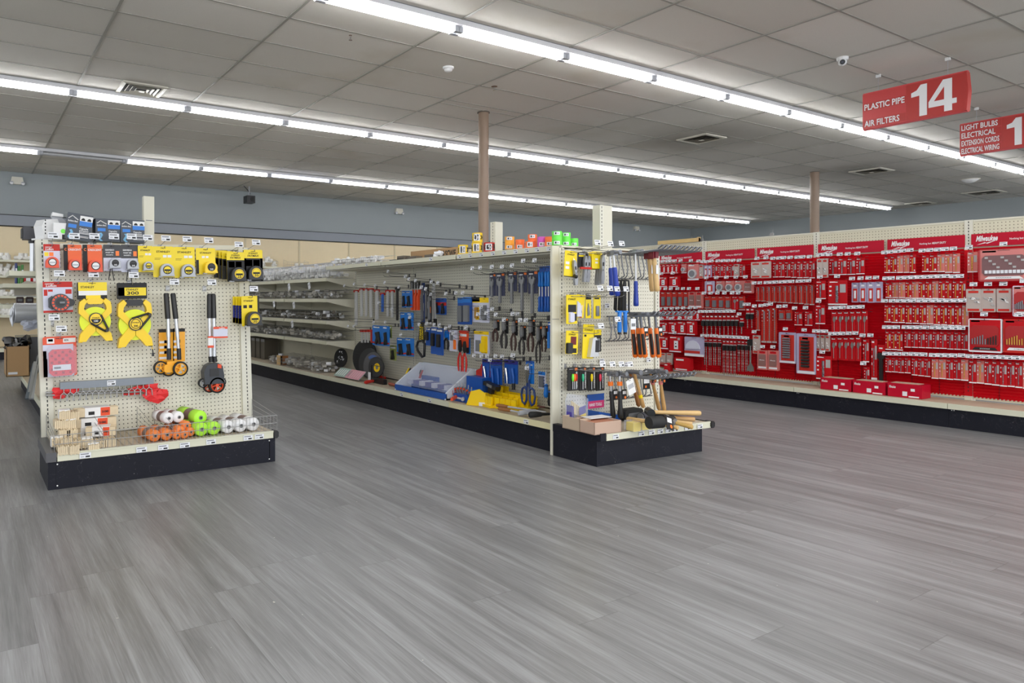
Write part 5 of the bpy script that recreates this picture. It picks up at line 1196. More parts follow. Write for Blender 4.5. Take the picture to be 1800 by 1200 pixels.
obj('header_card', MB().box(-.075, .085, .05, .055, .08, .175, M_BLUE).rect(-.073, .083, .08, .13, .049, mat('magenta', (206, 52, 110), .4)).text('HAND TOOLS', 0, .105, .02, .048, M_WINK, w=.12, bold=.02), r)
obj('tray', MB().prism([(-.075, 0), (.15, 0), (.15, .03), (-.075, .075)], -.05, .05, M_BLUE), r)
# loose mallets and handles
def stick(px0, py0, px1, py1, z0, z1, r, label, m=M_WOOD, head=None, group='loose mallets and hammers on the deck', nm='mallet', cat='hammer'):
    A = at_z(px0, py0, z0); B = at_z(px1, py1, z1)
    o = empty(nm, A); tag(o, label, cat, group); V = B - A
    obj('handle', MB().tube([V * t for t in (0, .03, .3, .7, 1)], [r * .8, r * 1.08, r, r * .85, r * .8], m, 10), o)
    if head:
        hm, hr, hl = head; u = V.normalized(); s = u.cross(Vector((0, 0, 1))).normalized()
        if hr > 0: obj('head', MB().cyl(V - s * hl / 2, V + s * hl / 2, hr, hm, 18), o)
    return o
stick(1103, 736, 1152, 742, .255, .275, .014, 'rubber mallet whose pale handle points at the cardboard tray', head=(M_RUBBER, .037, .1))
stick(1232, 726, 1142, 724, .29, .29, .0155, 'sledge hammer with a long pale handle lying across the top', head=(mat('black_iron', (44, 46, 48), .35, .6), .026, .1))
stick(1222, 737, 1160, 733, .25, .25, .014, 'brown handled hammer under the long pale handle', m=mat('tan_hickory', (202, 160, 108), .5, noise=.1), head=(M_RUBBER, .033, .09))
stick(1217, 745, 1178, 739, .235, .245, .013, 'short pale handled mallet below the brown handle', head=(M_RUBBER, .03, .09))
stick(1218, 751, 1183, 742, .222, .24, .013, 'yellowish handle lying at the deck edge', m=mat('yellow_hickory', (196, 160, 90), .5, noise=.1), head=(M_DSTEEL, .02, .07))
stick(1192, 752, 1160, 745, .215, .22, .012, 'stubby pale handle closest to the price rail', head=(M_DSTEEL, .018, .07))
o = obj('product_card', MB().box(-.035, .035, -.002, .002, -.045, .045, M_INK).rect(-.025, .02, 0, .03, -.003, M_WINK).disc(.01, -.022, -.003, .012, M_ORG), None, at_z(1177, 743, .255), (radians(-20), .3, 0)); tag(o, 'black product card with orange dot lying among the mallets', 'product card')
p = at_z(1108, 733, .215); o = obj('mallet_block', MB().cham(-.09, .09, -.035, .035, 0, .075, M_RUBBER, .015), None, (p.x, p.y, ZC_)); tag(o, 'big black rubber block at the board behind the yellow pack', 'hand tool')
obj('grip_slot', MB().cham(-.06, .06, -.037, -.034, .02, .05, M_GREY, .008), o)
p = at_z(1137, 735, .215); o = obj('mallet_block', MB().cyl((-.06, 0, .03), (.07, .02, .03), .03, mat('slate_rubber', (58, 60, 70), .6), 16), None, (p.x, p.y, ZC_)); tag(o, 'dark slate rubber cylinder lying between the mallets', 'hand tool')
obj('end_face', MB().cyl((-.062, 0, .03), (-.066, 0, .03), .026, M_GREY, 14), o)
# ================================================================== centre run, side board: hand tools
SG = 'peg hooks on the hand tool board'
def hs(lbl, **k):
    r = dict(hk=lbl, hg=SG, tw=.042, th=.028, up=.02, dark=True); r.update(k); return r
def S(b, d, base, parts, texts, nm, label, cat, group, hk=None, t=.004, roll=0, **kw):
    return hang('S', b, d, lambda w, h: cardm(w, h, base, parts, texts, t=t), nm, label, cat, group, roll=roll, **(hs(hk, **kw) if hk else {}))
M_TOOLBLUE = mat('tool_blue', (30, 96, 190), .35)
# aluminium rulers, levels and squares
bars = [(624, 632, 510, 572, 'first'), (634, 641, 507, 556, 'second'), (642, 649, 507, 556, 'third'), (650, 658, 507, 558, 'fourth'), (660, 669, 509, 562, 'fifth'), (671, 678, 515, 548, 'sixth'), (680, 687, 510, 556, 'seventh'), (688, 695, 510, 558, 'eighth'), (697, 704, 505, 563, 'ninth')]
for i, (x0, x1, y0, y1, o_) in enumerate(bars):
    m = M_TOOLBLUE if i == 5 else (M_BLACK if i == 8 else M_STEEL)
    t, w, h, rz = box_on('S', (x0, y0, x1, y1), .12)
    o = obj('combination_square', MB().cham(-w * .42, -w * .05, -.01, .0, -h, 0, m, .002).cham(.0, w * .45, -.03, -.02, -h * .98, -.01, m, .002), None, t, (0, 0, rz))
    tag(o, '%s ruler or bar clamp, %s hanging from the wire bin shelves' % ('blue' if i == 5 else 'black' if i == 8 else 'silver', o_), 'ruler', 'rulers and squares on the side board')
    obj('square_head', MB().box(-w * .5, w * .2, -.02, .012, -.022, .004, M_RED2 if i not in (8,) else M_BLACK), o)
    if i % 2 == 0: hook('S', t, .12, 'price-tagged hook above the %s hanging ruler' % o_, SG, tw=.04, th=.028, dark=True, L=.27)
for i, (x0, x1) in enumerate(((635, 640), (641, 645), (646, 650), (652, 657))):
    t, w, h, rz = box_on('S', (x0, 580, x1, 602), .10)
    o = obj('combination_square', MB().box(-w * .4, w * .2, -.01, 0, -h, 0, M_STEEL if i < 3 else M_RED2), None, t, (0, 0, rz)); tag(o, 'short %s bar in the lower row beside the shelves, %s of four' % ('silver' if i < 3 else 'red', ORD[i]), 'ruler', 'short bars in the lower row')
    obj('square_head', MB().box(-w * .5, w * .3, -.02, .01, -.02, .006, M_RED2), o)
    if i % 2 == 0: hook('S', t, .10, 'price-tagged hook above the %s short bar' % ORD[i], SG, tw=.04, th=.028, dark=True, L=.27)
def tin_tool(parent, w, h, m=M_BLACK, z0=.35):
    obj('tool_in_pack', MB().prism([(-w * .22, -h * .92), (-w * .1, -h * .6), (-w * .2, -h * z0), (w * .1, -h * (z0 - .05)), (w * .15, -h * .55), (w * .26, -h * .9), (w * .12, -h * .94), (w * .02, -h * .66), (-w * .08, -h * .95)], -.02, -.004, m), parent)
BP = [(.0, 1, .82, .9, M_RED2), (.1, .6, .06, .12, M_WINK)]
for n_, (b, d, txt, k) in enumerate((((707, 511, 715, 540), .12, 'blue carded tool pack beside the rulers', 0), ((714, 511, 725, 540), .14, 'blue carded tool pack touching the orange pry bars', 1), ((704, 549, 716, 580), .12, 'blue carded pack with white label below the orange pry bars', 1), ((716, 549, 727, 580), .14, 'blue carded pack with red band under the orange pry bars', 0),
                                ((655, 572, 676, 607), .2, 'large blue card over the grinding discs', 1), ((673, 573, 685, 608), .22, 'second large blue card over the grinding discs', 0), ((698, 594, 713, 625), .14, 'blue carded pack low on the board by the upright', 0), ((712, 594, 728, 626), .16, 'blue carded pack with red end stripe, low by the upright', 1),
                                ((763, 524, 774, 552), .1, 'small blue and red card, first of the pair in the upper row', 0), ((774, 524, 785, 553), .12, 'small blue and red card, second of the pair in the upper row', 1))):
    o, w, h = S(b, d, M_BLUE2 if n_ < 8 else M_BLUE, BP if n_ < 8 else [(.0, 1, .25, .45, M_RED2), (.1, .9, .6, .9, M_NAVY)], [], 'blue_tool_card', txt, 'tool card', 'blue tool cards', ('price-tagged hook for the ' + txt.replace('carded ', '').replace(', second of the pair', ', second')) if k else None, L=.25)
    tin_tool(o, w, h)
for i, (b, l) in enumerate((((683, 572, 689, 594), 'olive green carded blade high beside the big blue cards'), ((686, 607, 697, 633), 'olive green carded cutter near the grinding discs'))):
    o, w, h = S(b, .1, mat('olive_card', (150, 160, 80), .5), [(.1, .9, .1, .2, M_WINK)], [], 'green_tool_card', l, 'tool card', 'olive green tool cards', 'price-tagged hook for the %s olive green card' % ORD[i]); tin_tool(o, w, h)
for i in range(3):
    t, w, h, rz = box_on('S', (723 + i * 5, 494, 729 + i * 5, 545), .12 + .02 * i)
    o = obj('pry_bar', MB().prism([(-w * .2, -h), (w * .35, -h), (w * .35, -h * .55), (w * .6, -h * .42), (w * .6, -h * .3), (w * .2, -h * .3), (w * .2, -h * .42), (-w * .2, -h * .55)], -.02, 0, M_ORG2), None, t, (0, 0, rz)); tag(o, 'orange pry bar with a black head, %s of three' % ORD[i], 'pry bar', 'orange pry bars')
    obj('head_card', MB().box(-w * .4, w * .5, -.014, .0, -h * .26, .0, M_BLACK).box(-w * .05, w * .1, -.016, -.012, -h * .4, -h * .05, M_STEEL), o)
hook('S', on('S', 733, 495, .15), .15, 'price-tagged hook holding the orange pry bars', SG, dark=True, L=.27)
for i, (b, m, l) in enumerate((((741, 497, 747, 568), M_NAVY, 'long navy card before the steel square'), ((748, 500, 754, 560), M_BLACK, 'black and clear saw card beside the navy one'), ((753, 512, 759, 566), M_BLACK, 'black card with an orange dot in the crowded row'))):
    o, w, h = S(b, .12 + .03 * i, m, [(.1, .8, .2, .3, M_LGREY), (.1, .8, .5, .7, M_ORG if i == 2 else M_LGREY)], [], 'saw_card', l, 'tool card', 'long dark cards', 'price-tagged hook for the ' + l.split(' before')[0].split(' beside')[0].split(' with')[0], L=.27); tin_tool(o, w, h, M_GREY, .2)
t, w, h, rz = box_on('S', (756, 497, 767, 570), .14)
o = obj('steel_square', MB().prism([(0, 0), (w * .3, -.01), (w * .5, -h), (w * .2, -h), (w * .08, -h * .35), (-w * .2, -h), (-w * .5, -h)], -.008, 0, M_STEEL), None, t, (0, 0, rz)); tag(o, 'pair of silver tapering steel legs hanging like a compass', 'square')
obj('black_foot', MB().box(w * .2, w * .55, -.012, .004, -h * 1.02, -h * .86, M_BLACK), o)
# yellow lettered hand saw
t, w, h, rz = box_on('S', (734, 566, 748, 628), .16)
o = empty('hand_saw', t, (0, 0, rz)); tag(o, 'hand saw hanging handle down, yellow STANLEY lettering on a black sleeve', 'hand saw')
obj('blade_sleeve', MB().prism([(-w * .15, 0), (w * .3, 0), (w * .45, -h * .55), (-w * .35, -h * .55)], -.006, 0, M_BLACK), o)
a = MB(); a.T = Matrix.Translation((-w * .06, -.008, -h * .28)) @ Matrix.Rotation(-pi / 2, 4, 'Y'); a.text('STANLEY', 0, 0, w * .2, 0, M_YEL, w=h * .48, bold=.03); a.T = Matrix.Translation((w * .2, -.008, -h * .3)) @ Matrix.Rotation(-pi / 2, 4, 'Y'); a.text('FATMAX', 0, 0, w * .18, 0, M_YEL, w=h * .36, bold=.03); obj('sleeve_lettering', a, o)
obj('saw_handle', MB().tube([(-w * .3, -.01, -h * .55), (-w * .5, -.01, -h * .7), (-w * .35, -.01, -h * .82), (w * .2, -.01, -h * .98), (w * .45, -.01, -h * .95), (w * .5, -.01, -h * .6), (w * .2, -.01, -h * .52)], .012, M_BLACK, 8, closed=True), o)
hook('S', t, .16, 'price-tagged hook holding the yellow lettered hand saw', SG, dark=True, L=.28)
for i, (b, l) in enumerate((((750, 576, 758, 607), 'narrow blue pack beside the hand saw'), ((759, 575, 770, 622), 'tall blue pack with a black handle, first of two'), ((769, 577, 780, 624), 'tall blue pack, second of two'))):
    o, w, h = S(b, .16 + .02 * i, M_BLUE, [(.1, .9, .04, .12, M_WINK)], [], 'blue_tool_card', l, 'tool card', 'tall blue packs', 'price-tagged hook of the ' + l.split(',')[0] + (' two' if i == 2 else ''), t=.01, L=.26); obj('tool_in_pack', MB().cham(-w * .3, w * .15, -.03, -.01, -h * .7, -h * .22, M_BLACK, .006), o)
def pliers(b, d, mh, ms, label, group, hk=None, card=None, L_=.24, hook_kw={}):
    t, w, h, rz = box_on('S', b, d)
    o = empty('pliers', t, (0, 0, rz)); tag(o, label, 'pliers', group)
    j = .42
    if card is not None: obj('hang_card', cardm(w * .8, h * .5, card, [(.68, .95, .02, .14, M_ORG), (.1, .55, .08, .16, M_WINK)], []), o, (0, .002, 0))
    obj('jaws', MB().prism([(-w * .12, -h * .06), (w * .1, -h * .04), (w * .2, -h * .2), (w * .2, -h * .36), (0, -h * j), (-w * .2, -h * .34), (-w * .22, -h * .2)], -.022, -.006, ms).cyl((0, -.02, -h * .34), (0, -.026, -h * .34), w * .1, ms, 10), o)
    for e in (-1, 1):
        obj('handle', MB().tube([(e * w * .05, -.014, -h * j), (e * w * .3, -.014, -h * .6), (e * w * .33, -.014, -h * .8), (e * w * .22, -.014, -h)], [w * .07, w * .11, w * .12, w * .08], mh, 7), o)
    if hk: hook('S', t, d, hk, SG, tw=.042, th=.028, dark=True, L=L_)
    return o
M_HGRIP = mat('charcoal_grip', (50, 46, 46), .5)
pliers((781, 580, 792, 614), .16, M_BLACK, M_BLUE2, 'black-handled snips on a bright blue card', 'snips', 'price-tagged hook of the black-handled snips', M_BLUE2)
o, w, h = S((792, 580, 805, 617), .16, M_LIGHT, [(.1, .5, .1, .5, M_DSTEEL), (.55, .9, .5, .9, M_ORG)], [], 'clear_tool_pack', 'clear pack with a copper-coloured tool beside the red snips', 'tool card', None, 'price-tagged hook of the clear pack', t=.012)
obj('copper_tool', MB().cham(w * .1, w * .35, -.02, -.012, -h * .9, -h * .45, M_ORG, .004), o)
pliers((806, 595, 816, 652), .16, mat('red_grip', (214, 40, 28), .4), M_BLACK, 'long red-handled snips, first of the two', 'red-handled snips', 'price-tagged hook of the red-handled snips')
pliers((814, 597, 824, 653), .19, mat('red_grip', (214, 40, 28), .4), M_BLACK, 'long red-handled snips, second of the two', 'red-handled snips')
o, w, h = S((808, 581, 824, 610), .15, M_ORG2, [(.1, .8, .2, .35, M_WINK)], [], 'orange_header_card', 'orange header card above the red-handled snips', 'tool card', None); obj('card_fold', MB().box(-w * .5, w * .5, -.008, -.004, -h * .1, 0, M_RED2), o)
o, w, h = S((821, 594, 827, 622), .12, M_BLUE2, [], [], 'blue_tool_card', 'slim blue card peeking out beside the red-handled snips', 'tool card', None); tin_tool(o, w, h)
o, w, h = S((806, 523, 818, 570), .14, M_BLUE, [(0, 1, .0, .2, M_BLUE2), (.1, .9, .3, .5, M_DSTEEL), (.1, .9, .55, .9, M_GREY)], [], 'socket_set_pack', 'blue pack of dark sockets, first of the pair in the upper row', 'socket set', 'blue socket packs', 'price-tagged hook of the first blue socket pack', L=.3, t=.01); obj('socket_row', MB().cham(-w * .3, w * .3, -.03, -.01, -h * .9, -h * .3, M_DSTEEL, .006), o)
o, w, h = S((816, 522, 830, 570), .18, M_BLUE, [(0, 1, .0, .2, M_BLUE2)], [], 'socket_set_pack', 'blue pack of dark sockets beside the yellow and clear pack', 'socket set', 'blue socket packs', 'price-tagged hook of the second blue socket pack', L=.3, t=.01); obj('socket_row', MB().cham(-w * .3, w * .3, -.03, -.01, -h * .9, -h * .3, M_GREY, .006), o)
o, w, h = S((831, 522, 846, 566), .16, M_LIGHT, [(0, 1, .0, .18, M_INK), (.0, 1, .1, .22, M_YEL2), (.45, .9, .4, .9, M_YEL2)], [], 'bit_holder_pack', 'clear and yellow bit pack in the upper row', 'tool pack', 'yellow and clear packs', 'price-tagged hook of the first clear and yellow pack', L=.3, t=.012); obj('brass_bits', MB().cham(0, w * .3, -.03, -.012, -h * .85, -h * .4, mat('brassy', (196, 150, 70), .35, .6), .006), o)
o, w, h = S((845, 523, 861, 567), .2, M_LIGHT, [(0, 1, .0, .2, M_YEL2), (.3, .8, .3, .9, M_GREY)], [], 'bit_holder_pack', 'clear and yellow pack with grey tool by the slotted upright', 'tool pack', 'yellow and clear packs', None, t=.012); obj('grey_tool', MB().cham(-w * .2, w * .3, -.03, -.012, -h * .85, -h * .35, M_GREY, .006), o)
o, w, h = S((835, 582, 861, 622), .14, M_LIGHT, [(0, 1, 0, .14, M_YEL2), (.5, .92, .2, .95, M_YEL2), (.1, .45, .4, .9, M_GREY)], [], 'caulk_tool_pack', 'clear pack with a yellow bracket-shaped tool in the middle row', 'tool pack', None, 'price-tagged hook of the yellow bracket pack', L=.3, t=.012); obj('yellow_tool', MB().prism([(0, -h * .9), (w * .35, -h * .9), (w * .35, -h * .3), (w * .1, -h * .3), (w * .1, -h * .5), (0, -h * .55)], -.03, -.012, M_YEL2), o)
# adjustable wrenches on navy cards
for i, (b, y1, n) in enumerate((((861, 480, 872, 520), 522, 0), ((873, 479, 888, 520), 532, 1), ((894, 478, 909, 512), 533, 2), ((912, 478, 927, 514), 545, 3), ((929, 476, 946, 516), 550, 4))):
    o, w, h = S(b, .16, mat('navy_card', (52, 56, 84), .4), [(.65, .95, .03, .14, M_ORG), (.1, .5, .1, .16, M_WINK), (.12, .35, .4, .5, M_WINK)], [], 'wrench_card', 'navy card with an adjustable wrench, %s counting toward the corner post' % ORD[i], 'adjustable wrench', 'navy wrench cards', 'long price-tagged hook above the %s navy wrench card' % ORD[i], L=.36)
    t2, w2, h2, _ = box_on('S', (b[0], b[1], b[2], y1), .16)
    obj('wrench', MB().prism([(-w * .25, -h * .5), (-w * .3, -h * .3), (-w * .05, -h * .2), (-w * .05, -h * .36), (w * .1, -h * .36), (w * .15, -h * .22), (w * .32, -h * .32), (w * .2, -h * .55), (w * .12, -h * .6), (w * .16, -h2), (-w * .1, -h2), (-w * .08, -h * .6)], -.02, -.005, M_SMETAL).cyl((w * .03, -.005, -h2 + .01), (w * .03, -.022, -h2 + .01), w * .13, M_SMETAL, 10), o)
for i in range(2):
    o, w, h = S((949 + 11 * i, 468 - 1 * i, 959 + 11 * i, 548), .18 + .05 * i, mat('deep_blue_card', (14, 66, 160), .35), [(0, 1, .0, .12, M_BLUE)] , [], 'nut_driver_set', 'long deep blue pack of screwdrivers, %s by the corner post' % ('inner one' if i == 0 else 'one right'), 'screwdriver set', 'deep blue screwdriver sets', 'long price-tagged hook above the %s screwdriver set' % ORD[i], L=.36)
    if i == 1: o['label'] = 'long deep blue pack of screwdrivers touching the corner post'
    for k in (-1, 1):
        s_ = obj('screwdriver', MB().lathe([(.004, -h * .12), (.012, -h * .15), (.009, -h * .3), (.013, -h * .42), (.006, -h * .45)], M_BLUE2, (k * w * .24, -.018, 0), n=8), o)
        obj('shank', MB().cyl((k * w * .24, -.018, -h * .45), (k * w * .24, -.018, -h * .7), .005, M_STEEL, 6), s_); s2 = obj('screwdriver', MB().lathe([(.004, -h * .66), (.01, -h * .7), (.008, -h * .85), (.013, -h * .98), (.004, -h)], M_TOOLBLUE, (k * w * .24, -.02, 0), n=8), o)
for i, (b, l) in enumerate((((867, 562, 879, 600), 'short black pliers'), ((881, 560, 895, 612), 'black and red pliers'), ((899, 563, 911, 616), 'long black and orange pliers'), ((913, 572, 926, 623), 'lower hanging black and orange pliers'), ((928, 562, 942, 618), 'chunky black and orange pliers'), ((943, 573, 954, 638), 'longest grey and black pliers'), ((953, 573, 964, 618), 'dark pliers behind the longest pair'))):
    pliers(b, .18, M_HGRIP if i % 2 else mat('rust_black_grip', (66, 42, 36), .5), M_SMETAL, l + (' on a black card' if 'behind' not in l else ''), 'pliers in the middle row', 'long price-tagged hook of the ' + l, M_INK, L_=.36)
    o = COL.objects
o, w, h = S((964, 566, 971, 590), .2, M_BLUE, [(.1, .9, .1, .2, M_WINK)], [], 'blue_tool_card', 'small blue card squeezed against the corner post', 'tool card', None); obj('blue_grip', MB().tube([(0, -.015, -h * .7), (0, -.015, -h * 1.9)], .012, M_BLUE2, 8), o)
for i, (b, l, ln) in enumerate((((849, 631, 861, 668), 'blue and violet pack with wrench handle showing', 0), ((863, 632, 874, 676), 'blue pack with green and black grip, first', 1), ((874, 632, 883, 676), 'blue pack with green and black grip, second', 1), ((888, 632, 899, 674), 'blue pack with a chrome head', 2), ((899, 633, 911, 674), 'blue pack with yellow ringed grip', 1))):
    o, w, h = S(b, .16, M_BLUE, [(0, 1, 0, .18, mat('violet_blue', (44, 40, 130), .4)), (.1, .6, .05, .1, M_WINK)], [], 'ratchet_pack', l, 'tool pack', 'blue packs in the lower row', 'price-tagged hook of the %s lower blue pack' % ORD[i], L=.28, t=.008)
    obj('tool_in_pack', MB().tube([(-w * .1, -.02, -h * .35), (w * .1, -.022, -h * .7), (w * .15, -.022, -h * .98)], [.012, .009, .007], M_CHROME if ln != 1 else M_TOOLBLUE, 8), o)
    if ln == 1: obj('grip', MB().cyl((w * .1, -.02, -h * .98), (w * .1, -.02, -h * 1.25), .014, M_BLACK, 10), o)
# blue ring-handled shears
t, w, h, rz = box_on('S', (920, 634, 944, 711), .2)
o = empty('tin_shears', t, (0, 0, rz)); tag(o, 'large navy ring-handled shears hanging before a blue card', 'shears')
obj('hang_card', cardm(w * .6, h * .52, M_BLUE2, [(.0, 1, .0, .1, M_BLUE), (.2, .8, .15, .2, M_WINK)], []), o)
obj('blades', MB().prism([(-w * .08, -h * .08), (w * .1, -h * .04), (w * .14, -h * .3), (w * .04, -h * .5), (-w * .1, -h * .5), (-w * .14, -h * .3)], -.03, -.01, M_CHROME), o)
for e in (-1, 1):
    obj('ring_handle', MB().tube([(e * w * .03, -.02, -h * .42), (e * w * .1, -.02, -h * .62), (e * w * .12, -.02, -h * .9), (e * w * .25, -.02, -h * 1.0), (e * w * .42, -.02, -h * .95), (e * w * .5, -.02, -h * .8), (e * w * .42, -.02, -h * .65), (e * w * .25, -.02, -h * .6), (e * w * .12, -.02, -h * .66)], .0085, M_NAVY, 7), o)
hook('S', t, .2, 'long price-tagged hook holding the ring-handled shears', SG, dark=True, L=.36)
o, w, h = S((947, 653, 959, 683), .18, M_LIGHT, [(0, 1, 0, .2, M_BLUE2)] + [(.05, .9, z, z + .1, M_NAVY) for z in (.26, .44, .62, .8)], [], 'bit_set_pack', 'clear pack of navy bits beside the blue screwdriver', 'tool pack', None, 'price-tagged hook of the clear pack of navy bits', L=.32); obj('bit_rail', MB().box(-w * .3, w * .3, -.015, -.004, -h * .9, -h * .3, M_DSTEEL), o)
for i, (x, y0, y1, l) in enumerate(((960, 650, 699, 'bright blue screwdriver hanging handle down'), (967, 655, 714, 'black and blue screwdriver touching the corner post'))):
    P0 = on('S', x, y0, .2); P1 = on('S', x, y1, .2); H = P0.z - P1.z
    o = obj('screwdriver', MB().lathe([(.006, -H * .5), (.016, -H * .55), (.013, -H * .62), (.02, -H * .85), (.016, -H * .97), (.004, -H)], M_BLUE2 if i == 0 else M_RUBBER, n=12), None, P0); tag(o, l, 'screwdriver', 'loose screwdrivers by the corner post')
    obj('shank', MB().cyl((0, 0, 0), (0, 0, -H * .52), .004, M_STEEL, 8), o); obj('collar', MB().cyl((0, 0, -H * .54), (0, 0, -H * .58), .0165, M_BLUE if i else M_NAVY, 10), o)
# bare hooks in the empty middle
for i, (px, py) in enumerate(((800, 505), (812, 507), (822, 508), (826, 585), (906, 640), (870, 545), (890, 549), (910, 553), (932, 557), (955, 562), (705, 540), (650, 565), (790, 517), (783, 514), (712, 487), (722, 486))):
    hook('S', on('S', px, py, .05), .05, 'bare peg hook on the hand tool board, %s of the empty ones' % ORD[i], SG, dark=True, L=.3, tag_on=i % 3 != 2, tw=.042, th=.028)

# ---- deck of the side run
ZS = .192
def sp_(px, py, z=ZS): return at_z(px, py, z)
# grinding discs standing in a rack
for i, (px, py, rpx, th_, l, m) in enumerate(((599, 629, 16.5, .02, 'small black disc with torn white label leaning at the shelves', M_RUBBER), (641, 627, 30, .02, 'largest black grinding disc at the back of the rack', M_RUBBER), (649, 638, 26, .02, 'second black grinding disc in the rack', mat('disc_dark', (54, 54, 56), .7)), (656, 643, 24, .02, 'grey grinding disc with a blue arc label', mat('disc_grey', (92, 92, 94), .7)), (661, 645, 18, .02, 'black disc behind the yellow-centred one', mat('disc_dark', (54, 54, 56), .7)), (664, 646, 15.5, .03, 'front grinding disc with a yellow centre label', mat('disc_dark', (54, 54, 56), .7)))):
    X = (3.62, 3.66, 3.62, 3.58, 3.54, 3.50)[i]
    c = at_x(px, py, X); e = at_x(px, py + rpx, X); R = c.z - e.z; cz = max(c.z, ZS + R)
    o = empty('grinding_disc', (X, c.y, cz), (radians(-6), 0, ROTX + radians(14))); tag(o, l, 'grinding disc', 'grinding discs on the centre deck')
    obj('disc_body', MB().cyl((0, .008, 0), (0, -.008, 0), R, m, 36).cyl((0, -.008, 0), (0, -.012, 0), R * .2, M_RUBBER, 16), o)
    if i == 5: obj('centre_label', MB().disc(0, 0, -.0125, R * .5, M_YEL2, 24, R * .2).disc(0, 0, -.013, R * .18, M_GREY, 16).text('METAL', 0, R * .34, R * .12, -.0135, M_INK, w=R * .4), o)
    if i == 3: obj('arc_label', MB().add([(R * .8 * cos(radians(t)), -.0125, R * .8 * sin(radians(t))) for t in range(50, 131, 16)] + [(R * .55 * cos(radians(t)), -.0125, R * .55 * sin(radians(t))) for t in range(130, 49, -16)], [tuple(range(12))], mat('label_blue', (70, 100, 160), .5)), o)
    if i == 0:
        rn = random.Random(5); a = MB()
        for k in range(16):
            t = rn.uniform(0, 6.28); q = R * rn.uniform(.1, .7); x, z = q * cos(t), q * sin(t); s = R * rn.uniform(.06, .14)
            a.add([(x - s, -.0125, z), (x, -.0125, z - s * .6), (x + s, -.0125, z + s * .3), (x, -.0125, z + s)], [(0, 1, 2, 3)], M_LGREY if k % 3 else M_PAPER)
        obj('torn_label', a, o)
r = empty('wire_rack', (3.46, at_x(662, 650, 3.46).y, ZS), (0, 0, ROTX)); tag(r, 'black wire rack with a white card holding the grinding discs', 'display rack')
obj('rack_frame', MB().tube([(-.1, 0, 0), (-.1, 0, .17), (.13, 0, .17), (.13, 0, 0)], .004, M_BLACK, 6).box(-.12, .17, -.02, .02, 0, .05, M_BLACK), r); obj('white_card', MB().box(-.12, -.075, -.03, -.025, .02, .1, M_PAPER), r)
p = sp_(608, 664); r = empty('size_chart', (3.36, at_x(608, 664, 3.36).y, ZS), (0, 0, ROTX)); tag(r, 'leaning printed chart in green and pink on the deck edge', 'printed chart')
obj('chart_board', MB().prism([(-.28, 0), (.28, 0), (.28, .006), (-.28, .006)], 0, .12, M_LGREY), r, (0, 0, .01), (radians(42), 0, 0))
pc = MB(); pc.add([(-.28, 0, .0065), (-.03, 0, .0065), (-.03, .12, .0065), (-.28, .12, .0065)], [(0, 1, 2, 3)], mat('chart_green', (150, 176, 166), .5)); pc.add([(-.03, 0, .0065), (.28, 0, .0065), (.28, .12, .0065), (-.03, .12, .0065)], [(0, 1, 2, 3)], mat('chart_pink', (200, 140, 152), .5))
for k in range(12): pc.add([(-.26 + k * .044, .02, .007), (-.245 + k * .044, .02, .007), (-.245 + k * .044, .1, .007), (-.26 + k * .044, .1, .007)], [(0, 1, 2, 3)], M_WHITE if k < 5 else M_GREY if k < 7 else mat('chart_rose', (216, 170, 180), .5))
obj('chart_print', pc, r, (0, 0, .01), (radians(42), 0, 0))
# hinged clear display case
A = sp_(702, 685); B = sp_(748, 694); C_ = sp_(800, 688)
o = empty('display_case', (3.36, at_z(752, 694, ZS).y + .02, ZS), (0, 0, ROTX)); tag(o, 'slanted clear display case with blue base and LENOX lettering', 'display case')
Wd = .62
yl = at_x(702, 688, 3.4).y; yr = 4.70; o.location = (3.36, (yl + yr) / 2, ZS); Wd = yl - yr
obj('blue_base', MB().box(-Wd / 2, Wd / 2, -.01, .0, 0, .05, M_BLUE).box(-Wd / 2, Wd / 2, 0, .3, 0, .012, M_BLUE), o)
for x in (Wd / 2 - .02, -Wd / 2):
    a = MB(); V = [(x, -.012, .0), (x, .3, .0), (x, .3, .23), (x, .26, .24), (x, .0, .06)]; V += [(v[0] + .02, v[1], v[2]) for v in V]
    a.add(V, [(4, 3, 2, 1, 0), (5, 6, 7, 8, 9)] + [(i, (i + 1) % 5, 5 + (i + 1) % 5, 5 + i) for i in range(5)], mat('pale_case_plastic', (214, 220, 228), .3)); sd = obj('side_panel', a, o)
a = MB(); a.T = Matrix.Translation((-Wd / 2 - .001, .12, .06)) @ Matrix.Rotation(-pi / 2, 4, 'Z'); a.text('LENOX', 0, 0, .035, 0, M_RED2, w=.13, bold=.03); obj('case_lettering', a, o)
a = MB(); a.T = Matrix.Translation((Wd / 2 + .001, .12, .06)) @ Matrix.Rotation(pi / 2, 4, 'Z'); a.text('LENOX', 0, 0, .035, 0, M_RED2, w=.13, bold=.03); obj('case_lettering', a, o)
obj('clear_lid', MB().add([(-Wd / 2 + .02, 0, .06), (Wd / 2 - .02, 0, .06), (Wd / 2 - .02, .26, .235), (-Wd / 2 + .02, .26, .235)], [(0, 1, 2, 3)], M_CLEAR2), o)
rn = random.Random(2)
for k in range(7):
    x = -Wd / 2 + .08 + k * (Wd - .14) / 7; obj('blade_packet', MB().box(x, x + .05, .08, .2, .06, .1, mat('indigo_packet', (88, 92, 160), .4) if k % 2 else M_LIGHT), o)
obj('case_back', MB().box(-Wd / 2, Wd / 2, .3, .31, 0, .24, mat('pale_case_plastic', (214, 220, 228), .3)), o)
